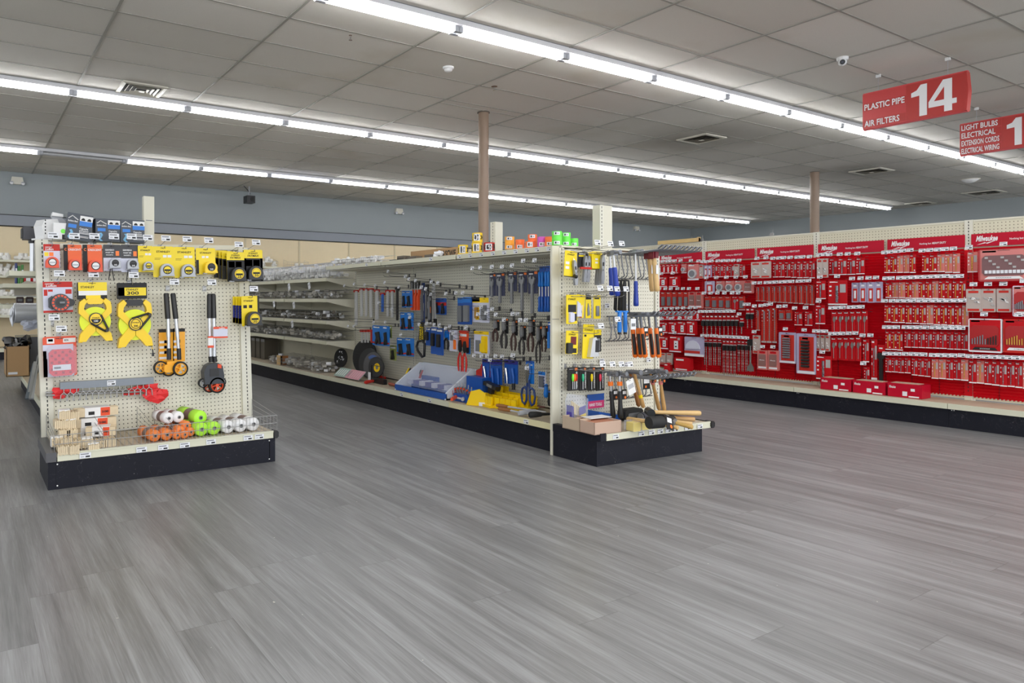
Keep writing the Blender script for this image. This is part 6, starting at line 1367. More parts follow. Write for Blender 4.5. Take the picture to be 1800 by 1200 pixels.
# display cartons
def box3(nm, px0, px1, py, X, D, H, label, cat, m, group=None):
    a_ = at_x(px0, py, X); b_ = at_x(px1, py, X); W = abs(a_.y - b_.y)
    o = empty(nm, (X, (a_.y + b_.y) / 2, ZS), (0, 0, ROTX)); tag(o, label, cat, group)
    obj('box_body', MB().box(-W / 2, W / 2, 0, D, 0, H, m), o); return o, W
o, W = box3('counter_display', 820, 848, 690, 3.50, .12, .2, 'tall blue counter display carton with a red rounded header', 'counter display', M_BLUE)
obj('header_card', MB().prism([(-W * .5, .2), (W * .5, .2), (W * .5, .24), (W * .25, .26), (W * .15, .3), (-W * .15, .3), (-W * .25, .26), (-W * .5, .24)], .1, .105, M_RED2).disc(0, .27, .099, .025, M_BLUE), o); obj('front_print', MB().rect(-W * .3, W * .35, .05, .1, -.001, M_BLUE2).text('1.61', W * .1, .03, .02, -.002, M_WINK, w=W * .4, bold=.03), o)
o, W = box3('counter_display', 797, 822, 693, 3.40, .1, .06, 'low blue display box full of small red and grey pliers', 'counter display', M_BLUE)
obj('white_print', MB().rect(-W * .4, W * .1, .02, .035, -.001, M_WINK), o)
for k in range(6):
    q = obj('small_pliers', MB().tube([(-W * .4 + k * W * .16, .05, .03), (-W * .42 + k * W * .17, .03, .12)], .008, M_GREY, 6).cyl((-W * .42 + k * W * .17, .03, .115), (-W * .4 + k * W * .17, .025, .15), .005, M_STEEL, 6), None, o.matrix_basis @ Vector((0, 0, 0)), (0, 0, ROTX)); q.rotation_euler = (0, radians(-8 + 4 * k), ROTX); tag(q, 'small pliers standing in the low blue display box, %s of six' % ORD[k], 'pliers', 'small pliers in the display box'); obj('red_pivot', MB().cyl((-W * .42 + k * W * .17, .02, .105), (-W * .42 + k * W * .17, .012, .105), .009, M_ORG2, 8), q)
o, W = box3('counter_display', 741, 766, 660, 3.62, .1, .12, 'blue counter display with a red wavy header at the far end of the clear case', 'counter display', M_BLUE)
obj('header_card', MB().prism([(-W * .5, .1), (W * .5, .1), (W * .5, .17), (W * .3, .19), (0, .23), (-W * .25, .2), (-W * .5, .22)], .09, .095, M_RED2).disc(0, .18, .089, .035, M_BLUE2).rect(-W * .4, W * .4, .125, .15, .088, M_WINK), o)
o, W = box3('counter_display', 704, 738, 666, 3.52, .12, .07, 'low blue tray holding a bunch of yellow and red knives', 'counter display', M_BLUE)
for k in range(9):
    q = obj('pocket_knife', MB().tube([(0, 0, 0), (.02, .0, .06), (.045, 0, .11)], [.009, .011, .007], (M_YEL2, M_BLACK, M_RED2)[k % 3], 6), None, (3.60, (at_x(712, 660, 3.6).y) - k * .03, ZS + .06)); tag(q, '%s pocket knife in the low blue tray, %s of nine' % (('yellow', 'black', 'red')[k % 3], ORD[k]), 'knife', 'pocket knives in the blue tray')
    q.rotation_euler = (0, 0, ROTX + .5)
    obj('blade_tip', MB().cyl((.045, 0, .11), (.06, 0, .135), .005, M_STEEL, 6, r2=.002), q)
# loose tools on the deck
def lay(p0, p1, z, r, m, nm, label, cat, group, m2=None, split=.45):
    A = at_z(p0[0], p0[1], z); B = at_z(p1[0], p1[1], z); o = empty(nm, A); tag(o, label, cat, group); V = B - A
    obj('handle', MB().tube([V * t for t in (0, .05, split * .6, split)], [r * .8, r * 1.1, r, r * .8], m, 8), o)
    obj('tool_end', MB().tube([V * split, V * .8, V], [r * .6, r * .5, r * .3], m2 or M_STEEL, 6), o); return o
LG = 'loose tools lying on the centre deck'
lay((642, 672), (672, 666), .215, .017, M_RED2, 'pliers', 'red-handled pliers lying beside the printed chart', 'pliers', LG, M_BLACK)
lay((662, 661), (700, 668), .225, .014, mat('red_grip', (214, 40, 28), .4), 'pliers', 'bright red pliers lying over the black ones', 'pliers', LG, M_BLACK)
lay((684, 674), (712, 681), .21, .015, mat('brown_red_grip', (150, 70, 50), .5), 'screwdriver', 'brown and grey screwdriver at the end of the clear case', 'screwdriver', LG, M_LGREY)
lay((794, 702), (822, 684), .225, .015, M_ORG2, 'caulking_gun', 'orange and black clamp tool before the low blue box', 'hand tool', LG, M_BLACK)
lay((813, 702), (825, 692), .22, .016, M_LGREY, 'flashlight', 'small silver tool with a red end before the mitre box', 'hand tool', LG, M_RED2)
lay((776, 697), (792, 699), .21, .006, M_BLACK, 'wire_loop', 'thin black wire tool lying by the clear case', 'hand tool', LG, M_BLACK)
lay((873, 712), (960, 724), .225, .0135, M_WOOD2, 'keyhole_saw', 'wooden-handled saw beside its twin at the mitre box', 'hand saw', LG, M_STEEL, .24)
lay((877, 718), (930, 727), .215, .0135, M_WOOD2, 'keyhole_saw', 'front wooden-handled saw at the deck edge', 'hand saw', LG, M_STEEL, .4)
lay((930, 729), (972, 727), .225, .02, M_RUBBER, 'rubber_grip', 'thick black rubber grip reaching toward the corner post', 'hand tool', LG, M_BLACK, .5)
lay((912, 726), (945, 722), .22, .018, M_LGREY, 'caulk_tube', 'translucent grey tube behind the black rubber grip', 'hand tool', LG, M_GREY, .9)
p = at_z(920, 714, .21); o = obj('yellow_leaflet', MB().box(-.12, .12, -.06, .06, 0, .004, M_YEL), None, (p.x, p.y, .212), (0, 0, ROTX)); tag(o, 'flat yellow card lying on the deck by the shears', 'product card'); obj('red_stripe', MB().box(.02, .13, .05, .1, 0, .005, mat('maroon_card', (130, 60, 60), .5)), o)
# yellow mitre boxes
def mitre(px0, px1, py, X, D, H, label, rot=0.0, z=ZS):
    a_ = at_x(px0, py, X); b_ = at_x(px1, py, X); W = abs(a_.y - b_.y)
    o = empty('mitre_box', (X, (a_.y + b_.y) / 2, z), (0, 0, ROTX + rot)); tag(o, label, 'mitre box', 'yellow mitre boxes')
    obj('base', MB().box(-W / 2, W / 2, 0, D, 0, .012, M_YEL2).box(-W / 2, W / 2, -.015, 0, -.0, .02, M_YEL2), o)
    for y in (0, D - .012):
        a = MB(); n = 5
        for k in range(n): a.prism([(-W / 2 + k * W / n, .0), (-W / 2 + (k + .9) * W / n, .0), (-W / 2 + (k + .9) * W / n, H), (-W / 2 + (k + .04) * W / n, H)], y, y + .012, M_YEL2)
        obj('slotted_side', a, o)
    return o, W
mitre(826, 868, 706, 3.42, .1, .085, 'yellow mitre box lying open at the front, its end flared', radians(-8))
mitre(862, 905, 712, 3.44, .1, .08, 'yellow mitre box in the middle of the pile', radians(6))
mitre(872, 928, 694, 3.56, .1, .1, 'long yellow mitre box behind the others', 0)
mitre(852, 880, 690, 3.60, .09, .13, 'upright yellow mitre box beside the black clamp', radians(10))
o = obj('mitre_box', MB().prism([(-.09, 0), (.09, 0), (.07, .1), (.02, .13), (-.05, .11)], 0, .012, M_YEL2), None, at_x(838, 700, 3.38) * 1, (0, 0, ROTX + .5)); o.location.z = ZS; tag(o, 'yellow flared plate standing closest to the small pliers display', 'mitre box', 'yellow mitre boxes'); obj('paper_tag', MB().rect(.02, .07, -.0, .03, -.004, M_PAPER), o)
p = at_x(872, 684, 3.55); o = obj('black_clamp', MB().box(-.08, .08, -.02, .03, 0, .03, M_BLACK).prism([(-.02, -.05), (.02, -.05), (.03, 0), (-.03, 0)], -.01, .02, M_RUBBER), None, (3.5, p.y, .33), (0, .2, ROTX)); tag(o, 'black plastic clamp resting on top of the yellow mitre boxes', 'clamp'); obj('clamp_pad', MB().box(-.03, .03, -.025, -.02, .005, .025, M_GREY), o)

# ---- top shelf: flagging tape rolls
ZT = 1.386
def roll(px, py0, py1, D, R, cm, label, group, txt=None, tcol=M_INK, n_below=0, X=None, z=None, lab=True):
    X = X or 3.50
    p = at_x(px, (py0 + py1) / 2, X); H = at_x(px, py0, X).z - at_x(px, py1, X).z
    o = obj('tape_roll', MB().cyl((0, 0, 0), (0, 0, H * .97), R, cm, 24).cyl((0, 0, H * .97), (0, 0, H * .972), R * .35, M_CARDB, 14), None, (X, p.y, z if z is not None else p.z - H / 2), (0, 0, ROTX + .35)); tag(o, label, 'tape roll', group)
    a = MB()
    def wrap(t0, t1, z0, z1, m, rr=1.012):
        n = 6; V = []
        for k in range(n + 1):
            t = radians(t0 + (t1 - t0) * k / n) - pi / 2; V += [(R * rr * cos(t), R * rr * sin(t), z0 * H), (R * rr * cos(t), R * rr * sin(t), z1 * H)]
        a.add(V, [(2 * k, 2 * k + 2, 2 * k + 3, 2 * k + 1) for k in range(n)], m)
    if lab:
        wrap(-10, 60, .15, .85, M_PAPER); wrap(5, 20, .3, .7, M_INK, 1.02); wrap(28, 48, .35, .6, M_LGREY, 1.02)
        obj('paper_label', a, o)
    if txt:
        b = MB(); b.text(txt, 0, 0, H * .6, 0, tcol, bold=.03); Wt = max(v[0] for v in b.v) - min(v[0] for v in b.v)
        b.v = [((R * 1.02) * cos(x / R - pi / 2 - .75), (R * 1.02) * sin(x / R - pi / 2 - .75), H * .5 + z) for x, y, z in b.v]; obj('tape_lettering', b, o)
    return o, H
CAU = 'caution tape rolls on the top shelf'
for (px, py0, py1, cm, l, tx, X) in ((814, 430, 448, M_YEL2, 'yellow caution tape roll standing alone beside the long carton', 'CAUTION', 3.52), (838, 426, 445, M_YEL2, 'lower roll of the two stacked yellow caution tapes', 'CAUTION', 3.52), (839, 409, 426, M_YEL2, 'upper roll of the two stacked yellow caution tapes', 'CUIDADO', 3.52), (860, 426, 443, M_RED2, 'red danger tape roll beside the yellow stack', 'DANGER', 3.5)):
    roll(px, py0, py1, 0, .042 if cm is M_YEL2 else .044, cm, l, CAU, tx, X=X)
M_FORG = mat('neon_orange_tape', (255, 120, 56), .4); M_FYO = mat('amber_tape', (255, 176, 50), .4); M_FPUR = mat('magenta_tape', (216, 96, 200), .4); M_FGR = mat('neon_green_tape', (110, 236, 80), .4)
st_ = [(896, 416, 438, 3, M_FYO, 'amber', .036), (914, 421, 438, 2, M_FORG, 'first orange', .034), (932, 424, 436, 1, M_FORG, 'low orange', .034), (936, 412, 436, 3, M_FORG, 'tall orange', .033), (953, 416, 434, 2, M_FPUR, 'purple', .033), (966, 416, 433, 2, M_FORG, 'corner orange', .032), (979, 406.5, 431, 3, M_FGR, 'front green', .034), (995, 409, 432, 3, M_FGR, 'second green', .031), (1009, 419, 433, 2, M_FGR, 'short green', .029)]
for (px, y0, y1, n, m, nm, R) in st_:
    X = 3.50 if nm != 'low orange' else 3.46
    if nm in ('front green',): X = 3.42
    if nm in ('second green', 'short green'): X = 3.52 if nm == 'second green' else 3.60
    for k in range(n):
        yt = y0 + (y1 - y0) * k / n; yb = y0 + (y1 - y0) * (k + 1) / n
        roll(px, yt, yb, 0, R, m, 'neon flagging tape roll, %s from the top of the %s stack' % (ORD[k], nm) if n > 1 else 'single neon orange flagging tape roll before the tall orange stack', 'neon flagging tape rolls', X=X, lab=(k + n) % 2 == 1 or k == n - 1)
# cartons and dark packs on the shelf
a_ = at_x(722, 452, 3.6); b_ = at_x(803, 448, 3.6); W = a_.y - b_.y
o = empty('long_carton', (3.6, (a_.y + b_.y) / 2, ZT), (0, 0, ROTX)); tag(o, 'long low brown carton with black lettering on the top shelf', 'cardboard box')
Hc = at_x(790, 435, 3.6).z - ZT
obj('carton_body', MB().box(-W / 2, W / 2, 0, .12, 0, Hc, M_CARDB), o); obj('carton_lettering', MB().text('WINLSCWIE', W * .28, Hc * .45, Hc * .6, -.001, M_INK, w=W * .4, bold=.03), o)
for i, (x0, x1, y0, y1, X) in enumerate(((698, 710, 445, 454, 3.5), (709, 731, 446, 453, 3.52), (746, 764, 443, 450, 3.5))):
    a_ = at_x(x0, y1, X); b_ = at_x(x1, y1, X); W = a_.y - b_.y; H = at_x(x0, y0, X).z - at_x(x0, y1, X).z
    o = obj('drawer_slide_pack', MB().box(-W / 2, W / 2, 0, .07, 0, H, mat('taupe_pack', (104, 96, 86), .5)), None, (X, (a_.y + b_.y) / 2, ZT), (0, 0, ROTX)); tag(o, 'taupe pack on the top shelf, %s from the basket end' % ORD[i], 'boxed goods', 'taupe packs on the top shelf'); obj('pack_edge', MB().box(-W / 2, W / 2, -.002, 0, H * .45, H * .55, M_DARK), o)
o = obj('crumpled_paper', crumple(.07, .05, .05, M_PAPER, 3, 4), None, (3.5, at_x(769, 446, 3.5).y, ZT + .02)); tag(o, 'crumpled white paper between the taupe pack and the carton', 'paper')
o = obj('black_strip', MB().box(-.06, .06, 0, .03, 0, .012, M_BLACK), None, (3.44, at_x(690, 455, 3.44).y, ZT), (0, 0, ROTX)); tag(o, 'flat black strip lying near the edge of the top shelf', 'boxed goods')
# wire baskets of little clear packs on shelves
M_SMALL = mat('clear_small_pack', (176, 172, 164), .3); M_SMALLD = mat('dark_small_pack', (98, 92, 80), .5)
def basket(X, y0, y1, z, D, H, label, group, fill, full=.7, seed=1, dens=1.0):
    """wire basket on a side shelf: y0 far end, y1 near end"""
    L_ = y1 - y0; r = empty('wire_basket', (X, y1, z), (0, 0, ROTX)); tag(r, label, 'wire basket', group)
    a = MB()
    for zz in (0.002, H * .5, H): a.tube([(0, 0, zz), (L_, 0, zz)], .002, M_WIRE, 4)
    n = int(L_ / .045)
    for i in range(n + 1): a.tube([(i * L_ / n, 0, 0), (i * L_ / n, 0, H)], .0014, M_WIRE, 3)
    obj('front_grid', a, r)
    a = MB()
    nd = max(4, int(L_ / .065))
    for i in range(nd + 1):
        x = i * L_ / nd
        for zz in (.003, H * .5, H): a.tube([(x, 0, zz), (x, D, zz * 1.4)], .0018, M_WIRE, 3)
    obj('divider', a, r)
    rn = random.Random(seed); a = MB()
    for i in range(nd):
        for j in range(int(5 * dens)):
            if rn.random() > full: continue
            x = (i + .15 + rn.random() * .5) * L_ / nd; y = .02 + rn.random() * (D - .08); z0 = rn.random() * H * .85; s = rn.uniform(.014, .03)
            a.T = Matrix.Translation((x, y, z0 + s)) @ Matrix.Rotation(rn.random() * 3, 4, 'Z') @ Matrix.Rotation(rn.uniform(-.5, .5), 4, 'X'); a.box(-s, s, -s * .6, s * .6, -s * .6, s * .6, fill if rn.random() > .25 else M_PAPER)
    o = obj('small_packs', a, r); o['kind'] = 'stuff'
    return r
basket(3.42, 6.1, 7.0, 1.386, .3, .06, 'low wire basket of white packs at the end of the hand tool board', 'wire baskets on the top shelf', M_WHITE, .9, 9)
LV = ['upper', 'second', 'third', 'lowest']
for i in range(3):
    for k, z in enumerate(SHELFZ):
        basket(3.415, YB[3] + 1.22 * i + .03, YB[4] + 1.22 * i - .03, z + .038, .33, .15 if k == 0 else .075, 'wire basket on the %s shelf of the %s shelf section' % (LV[k], ('near', 'middle', 'far')[i]), 'wire baskets on the side shelves', M_WHITE if k == 0 else M_SMALL if k % 2 else M_SMALLD, (.97, .45, .5, .75)[k], 10 + i * 4 + k, 4 if k == 0 else 1.8)
basket(3.36, 7.15, 8.7, .194, .36, .085, 'wire basket of little clear bags on the deck beside the discs', 'wire baskets on the deck', M_SMALL, .9, 40, 1.4)
p = at_x(490, 627, 3.4); o = empty('wooden_block', (3.36, p.y - .1, ZS)); tag(o, 'pale wooden open box end standing on the deck', 'wooden box'); obj('wood_panel', MB().box(0, .02, -.07, .07, 0, .12, M_WOOD).box(0, .1, -.07, -.055, 0, .12, M_WOOD2), o)
for i, (X, Y, z, l) in enumerate(((3.39, 8.1, 1.19, 'upper shelf, near the basket end'), (3.39, 7.5, 1.19, 'upper shelf, by the rulers'), (3.39, 7.95, .96, 'second shelf'), (3.39, 9.9, .96, 'second shelf at the far end'), (3.39, 9.8, .71, 'third shelf at the far end'), (3.39, 8.0, .73, 'third shelf'), (3.39, 8.6, .97, 'second shelf, middle section'))):
    o = obj('price_tag', MB().box(-.03, .03, -.003, 0, -.05, .03, M_PAPER).rect(-.02, .02, -.01, .01, -.0036, M_LGREY), None, (X, Y, z), (0, radians(-20), ROTX)); tag(o, 'white tag hanging askew from the ' + l, 'price tag', 'askew shelf tags')
for i in range(5):
    o = obj('dark_carton', MB().box(-.07, .07, 0, .2, 0, .28, mat('umber_carton', (84, 78, 68), .6)), None, (3.5, 9.3 + i * .19, .192), (0, 0, ROTX)); tag(o, 'dark upright carton on the far deck, %s in line' % ORD[i], 'carton', 'dark cartons on the far deck'); obj('carton_flap', MB().box(-.07, .07, -.002, 0, .24, .28, M_GREY), o)
# ================================================================== red wall: carded bits, blades and sockets
RG = {}
M_GOLD = mat('gold_bit', (206, 160, 70), .35, .6); M_BITG = mat('grey_bit', (150, 148, 146), .35, .6)
M_LAB = mat('grey_barcode_label', (176, 174, 174), .5); M_CLRED = mat('clear_over_red', (206, 120, 116), .2); M_LAV = mat('lavender_blister', (176, 170, 200), .2)
def qz(v): return round(v / .004) * .004
CARDC = {}
def red_pack(kind, w, h):
    """returns meshes of one carded item: card, product and (name)"""
    w = max(qz(w), .016); h = max(qz(h), .03); k = (kind, w, h)
    if k in CARDC: return CARDC[k]
    hw = w / 2; p = MB(); nm = 'drill_bit'
    if kind in ('gold', 'bit', 'dark', 'pale'):
        base = M_PINK if kind == 'pale' else M_RED
        c = cardm(w, h, base, [(.62, .92, .16, .5, M_LAB), (.08, .5, .05, .09, M_WINK), (.0, 1, .95, 1, M_WINK), (.06, .18, .22, .28, M_WINK), (.06, .18, .4, .46, M_WINK), (.06, .18, .58, .64, M_WINK)], [], t=.004)
        if kind == 'gold': c.disc(hw * .55, -h * .86, -.0052, w * .13, M_PAPER, 10)
        m = {'gold': M_GOLD, 'bit': M_BITG, 'dark': M_DSTEEL, 'pale': M_GOLD}[kind]
        p.twist(-w * .02, -.011, -h * .9, -h * .42, w * .09, m, 3, 14); p.cyl((-w * .02, -.011, -h * .42), (-w * .02, -.011, -h * .22), w * .075, m, 6)
    elif kind == 'long':
        c = cardm(w, h, M_RED2, [(.1, .5, .03, .06, M_WINK), (.0, 1, .95, 1, M_LAB)] + [(.08, .2, z, z + .025, M_WINK) for z in (.14, .24, .34)], [], t=.004)
        p.twist(w * .12, -.012, -h * .93, -h * .3, w * .13, M_BITG, 5, 20); p.cyl((w * .12, -.012, -h * .3), (w * .12, -.012, -h * .06), w * .14, M_DSTEEL, 8); nm = 'masonry_bit'
    elif kind == 'spade':
        c = cardm(w, h, M_RED, [(.1, .7, .04, .09, M_WINK), (.72, .95, .22, .36, M_LAB)], [], t=.003)
        p.cyl((0, -.009, -h * .92), (0, -.009, -h * .45), w * .05, M_BITG, 6); p.prism([(-w * .08, -h * .48), (w * .08, -h * .48), (w * .22, -h * .4), (w * .2, -h * .28), (0, -h * .2), (-w * .2, -h * .28), (-w * .22, -h * .4)], -.011, -.007, M_BITG); nm = 'spade_bit'
    elif kind == 'sds':
        c = cardm(w, h * .16, M_RED, [(.1, .8, .2, .4, M_WINK), (0, 1, .75, 1, M_LAB)], [], t=.004)
        p.cham(-hw * .8, hw * .8, -.022, -.002, -h * .3, -h * .15, M_BLACK, .004); nm = 'masonry_bit'
        for e in (-1, 1): p.twist(e * w * .22, -.012, -h, -h * .3, w * .13, M_BITG, 7, 22)
    elif kind == 'sdss':
        c = cardm(w, h * .3, M_RED, [(.1, .8, .2, .4, M_WINK), (0, 1, .8, 1, M_LAB)], [], t=.004)
        p.cham(-hw * .85, hw * .85, -.022, -.002, -h * .56, -h * .3, M_BLACK, .004); nm = 'masonry_bit'; p.twist(0, -.012, -h, -h * .56, w * .16, M_BITG, 5, 14)
    elif kind == 'box':
        c = MB(); c.box(-hw, hw, -.045, 0, -h, 0, M_RED); c.rect(-w * .1, w * .25, -h * .82, -h * .3, -.0456, M_PAPER); c.rect(-w * .42, w * .1, -h * .14, -h * .08, -.0456, M_WINK); c.rect(w * .2, w * .4, -h * .25, -h * .1, -.0456, M_LAB); c.rect(-hw, hw, -h, -h * .93, -.0456, M_PAPER)
        p.rect(-w * .02, w * .14, -h * .7, -h * .62, -.0462, M_INK); p.rect(0, w * .1, -h * .5, -h * .44, -.0462, M_INK); nm = 'printed_outlet'
    elif kind == 'hole':
        c = cardm(w, h, M_CLRED, [(.1, .6, .04, .12, M_WINK), (0, 1, .9, 1, M_PAPER)], [], t=.004)
        p.cyl((0, -.006, -h * .6), (0, -.03, -h * .6), min(w, h) * .36, M_STEEL, 18); p.cyl((0, -.03, -h * .6), (0, -.031, -h * .6), min(w, h) * .26, M_DSTEEL, 16); nm = 'hole_saw'
    elif kind == 'lav':
        c = cardm(w, h, M_LAV, [(.2, .8, .3, .95, M_RED2), (.25, .7, .12, .2, M_WINK)], [], t=.012)
        p.cham(-w * .12, w * .14, -.02, -.012, -h * .8, -h * .4, M_PAPER, .003); nm = 'blister'
    elif kind == 'case':
        c = cardm(w, h, M_CLRED, [(.2, .8, .05, .16, M_RED), (.1, .9, .84, .93, M_PAPER)], [], t=.03)
        p.cham(-w * .36, w * .36, -.036, -.03, -h * .8, -h * .2, mat('taupe_case', (140, 100, 96), .35), .006); p.text('Milwaukee', 0, -h * .5, h * .05, -.0375, M_WINK, w=w * .5, shear=.3, bold=.02); nm = 'bit_case'
    elif kind == 'clear':
        c = cardm(w, h, mat('silvery_bag', (186, 172, 166), .18), [(.15, .85, .08, .18, M_RED2), (.1, .9, .86, .96, M_RED2)], [], t=.02)
        rn = random.Random(int(w * 997)); 
        for q in range(6): x = rn.uniform(-.35, .2) * w; z = -rn.uniform(.3, .7) * h; p.prism([(x, z), (x + w * .2, z - h * .03), (x + w * .25, z - h * .1), (x + w * .05, z - h * .07)], -.025, -.02, M_WHITE if q % 2 else M_LAB)
        nm = 'glossy_packet'
    else:
        c = cardm(w, h, M_RED2, [(.1, .6, .05, .1, M_WINK), (0, 1, .93, 1, M_LAB)], [], t=.004); p.cham(-w * .25, w * .3, -.02, -.004, -h * .85, -h * .3, M_DSTEEL, .004); nm = 'tool_bit'
    CARDC[k] = (c.mesh('card'), p.mesh(nm), nm, w, h); return CARDC[k]
LOOK = {'gold': 'gold drill bit card', 'bit': 'grey drill bit card', 'dark': 'dark drill bit card', 'pale': 'glossy drill bit card', 'long': 'long masonry bit card', 'spade': 'spade bit card', 'sds': 'long black-capped bits', 'sdss': 'short black-capped bit',
        'box': 'red boxed part', 'hole': 'hole saw pack', 'lav': 'lavender blister pack', 'case': 'clear-fronted bit case', 'clear': 'silvery bit pack', 'tool': 'driver bit card'}
CATN = {'box': 'boxed goods', 'hole': 'hole saw', 'case': 'bit case'}
BAY = {'A': 'hammer-side bay', 'B': 'long-bit bay', 'C': 'three-box bay', 'D': 'big-kit bay'}
RG_N = {'A': 'packs in the bay next to the hammers', 'B': 'packs in the bay of long masonry bits', 'C': 'packs in the bay above the three boxes', 'D': 'packs in the bay of big kits'}
rr = random.Random(11)
def rrow(bay, rown, x0, x1, yt0, yb0, yt1, yb1, n, kind, d=.11, gap=.93, hooks=True, group='', alt=None):
    for i in range(n):
        t0, t1 = i / n, (i + gap) / n; xa = x0 + (x1 - x0) * t0; xb = x0 + (x1 - x0) * t1; tm = (t0 + t1) / 2
        k = kind if not (alt and rr.random() < alt[1]) else alt[0]
        j = rr.uniform(-.012, .012)
        t, w, h, rz = box_on('R', (xa, yt0 + (yt1 - yt0) * tm, xb, yb0 + (yb1 - yb0) * tm), d + j)
        cm, pm, nm, w, h = red_pack(k, w, h)
        o = obj({'box': 'boxed_part', 'hole': 'hole_saw_pack', 'case': 'bit_case_pack'}.get(k, 'drill_bit_pack'), cm, None, t, (0, 0, rz)); wh = (group + ' ' if group else '') + rown
        lb = '%s%s, %s, %s' % (LOOK[k], (', %s from far end' % ORD[i]) if n > 1 else '', rown, BAY[bay]); tag(o, lb, CATN.get(k, 'drill bit pack'), RG_N[bay])
        obj(nm, pm, o)
        for q in range(1, 3 if k in ('gold', 'bit', 'dark', 'spade', 'long') and d > .09 and False else 1): pass
        if hooks:
            dd = d + .03
            hook('R', t + Vector((0, 0, -.008)), d + j, 'tagged peg hook%s, %s, %s' % ((', %s from far end' % ORD[i]) if n > 1 else '', rown, BAY[bay]), 'price-tagged hooks in the ' + BAY[bay], tw=.05, th=.031, up=.012, dark=True, L=.17, double=False)
R_ = rrow
# bay next to the hammers
R_('A', 'top row', 1161, 1197, 466, 481, 464, 480, 5, 'box', gap=.85)
R_('A', 'grey square pack in top row', 1198, 1208, 464, 480, 464, 480, 1, 'hole'); R_('A', 'big round pack in top row', 1209, 1230, 464, 492, 464, 492, 1, 'hole', d=.14); R_('A', 'end of top row', 1231, 1238, 465, 489, 465, 489, 1, 'clear')
R_('A', 'second row', 1161, 1200, 487, 504, 485, 504, 2, 'box', gap=.8)
R_('A', 'third row', 1162, 1212, 513, 541, 513, 542, 5, 'tool'); R_('A', 'third row by the upright', 1213, 1238, 513, 542, 513, 542, 2, 'case', gap=.92)
R_('A', 'fourth row', 1161, 1236, 548, 561, 546, 563, 7, 'box', gap=.9)
R_('A', 'fifth row', 1163, 1227, 566, 584, 564, 589, 4, 'box'); R_('A', 'sixth row', 1163, 1180, 591, 612, 591, 613, 1, 'box'); R_('A', 'wide box of sixth row', 1181, 1203, 590, 618, 590, 618, 1, 'box')
o, w, h = hang('R', (1204, 592, 1238, 626), .15, lambda w, h: cardm(w, h, M_LAV, [(0, .8, .72, .85, M_RED2), (0, 1, .88, 1, M_PAPER)], [], t=.01), 'saw_blade_pack', 'clear pack with a silver half-round saw blade in the bay next to the hammers', 'saw blade')
obj('saw_blade', MB().prism([(w * .38 * cos(radians(t)) - w * .06, h * .44 * sin(radians(t)) - h * .62) for t in range(0, 181, 15)], -.018, -.011, M_LIGHT), o)
R_('A', 'low loose row', 1162, 1185, 620, 640, 620, 640, 2, 'clear', gap=.85, hooks=False)
for (b, l, nm) in (((1188, 628, 1216, 651), 'red plastic tool case standing low by the deck, bay next to the hammers', 'tool_case'), ((1170, 638, 1180, 654), 'small red bag hanging lowest in the bay next to the hammers', 'small_bag')):
    t, w, h, rz = box_on('R', b, .12); o = obj(nm, MB().cham(-w / 2, w / 2, -.03, .03, -h, 0, M_RED, .015), None, t, (0, 0, rz)); tag(o, l, 'tool case'); obj('case_print', MB().rect(-w * .38, w * .1, -h * .25, -h * .12, -.031, M_WINK).rect(-w * .4, w * .3, -h * .95, -h * .86, -.031, M_PAPER), o)
# bay of long masonry bits
R_('B', 'top row', 1239, 1252, 466, 487, 466, 487, 2, 'lav'); R_('B', 'top row after the lavender pair', 1253, 1311, 465, 487, 464, 486, 6, 'dark', alt=('clear', .3))
R_('B', 'deep stack of top row', 1322, 1356, 461, 489, 459, 489, 2, 'clear', d=.17, gap=.98)
R_('B', 'top row beside the tall upright', 1359, 1434, 461, 487, 458, 489, 7, 'bit', gap=.9)
R_('B', 'second row', 1240, 1258, 494, 515, 494, 515, 1, 'lav'); R_('B', 'second row of hole saws', 1259, 1308, 494, 512, 493, 513, 3, 'hole', gap=.95); R_('B', 'second row square pack', 1309, 1327, 493, 515, 493, 516, 1, 'case')
R_('B', 'second row of long cards', 1329, 1433, 504, 529, 500, 536, 11, 'long', gap=.86)
R_('B', 'third row', 1239, 1311, 521, 542, 521, 545, 6, 'tool', gap=.92, alt=('spade', .4)); R_('B', 'black caps above the drop', 1312, 1327, 541, 577, 541, 577, 2, 'sdss', gap=.85)
R_('B', 'short card of third row', 1329, 1337, 544, 581, 544, 581, 1, 'long'); R_('B', 'tall sleeves', 1339, 1367, 544, 602, 540, 603, 3, 'long', gap=.9)
R_('B', 'small cards by the upright', 1369, 1394, 545, 562, 544, 563, 2, 'tool', gap=.9); R_('B', 'twin black bit cards', 1397, 1433, 548, 571, 547, 573, 2, 'dark', gap=.75)
R_('B', 'row of short black caps', 1234, 1300, 553, 588, 553, 589, 9, 'sdss', gap=.85); R_('B', 'end cap row', 1301, 1309, 558, 587, 558, 587, 1, 'sdss')
R_('B', 'row of long bits', 1238, 1270, 595, 641, 596, 642, 4, 'sds', gap=.85); R_('B', 'longest bits', 1271, 1296, 597, 659, 598, 661, 4, 'sds', gap=.85); R_('B', 'end of long bits', 1297, 1324, 598, 652, 600, 653, 4, 'sds', gap=.85)
t, w, h, rz = box_on('R', (1315, 638, 1326, 652), .11); o = obj('spade_chisel', MB().prism([(-w * .1, 0), (w * .1, 0), (w * .5, -h * .5), (w * .5, -h), (-w * .5, -h), (-w * .5, -h * .5)], -.014, -.006, M_BITG).cyl((0, -.01, .0), (0, -.01, h * 2.2), .007, M_BITG, 8), None, t, (0, 0, rz)); tag(o, 'grey spade chisel ending the row of long masonry bits', 'chisel'); obj('black_cap', MB().cham(-.03, .03, -.024, 0, h * 2.2, h * 3, M_BLACK, .004), o)
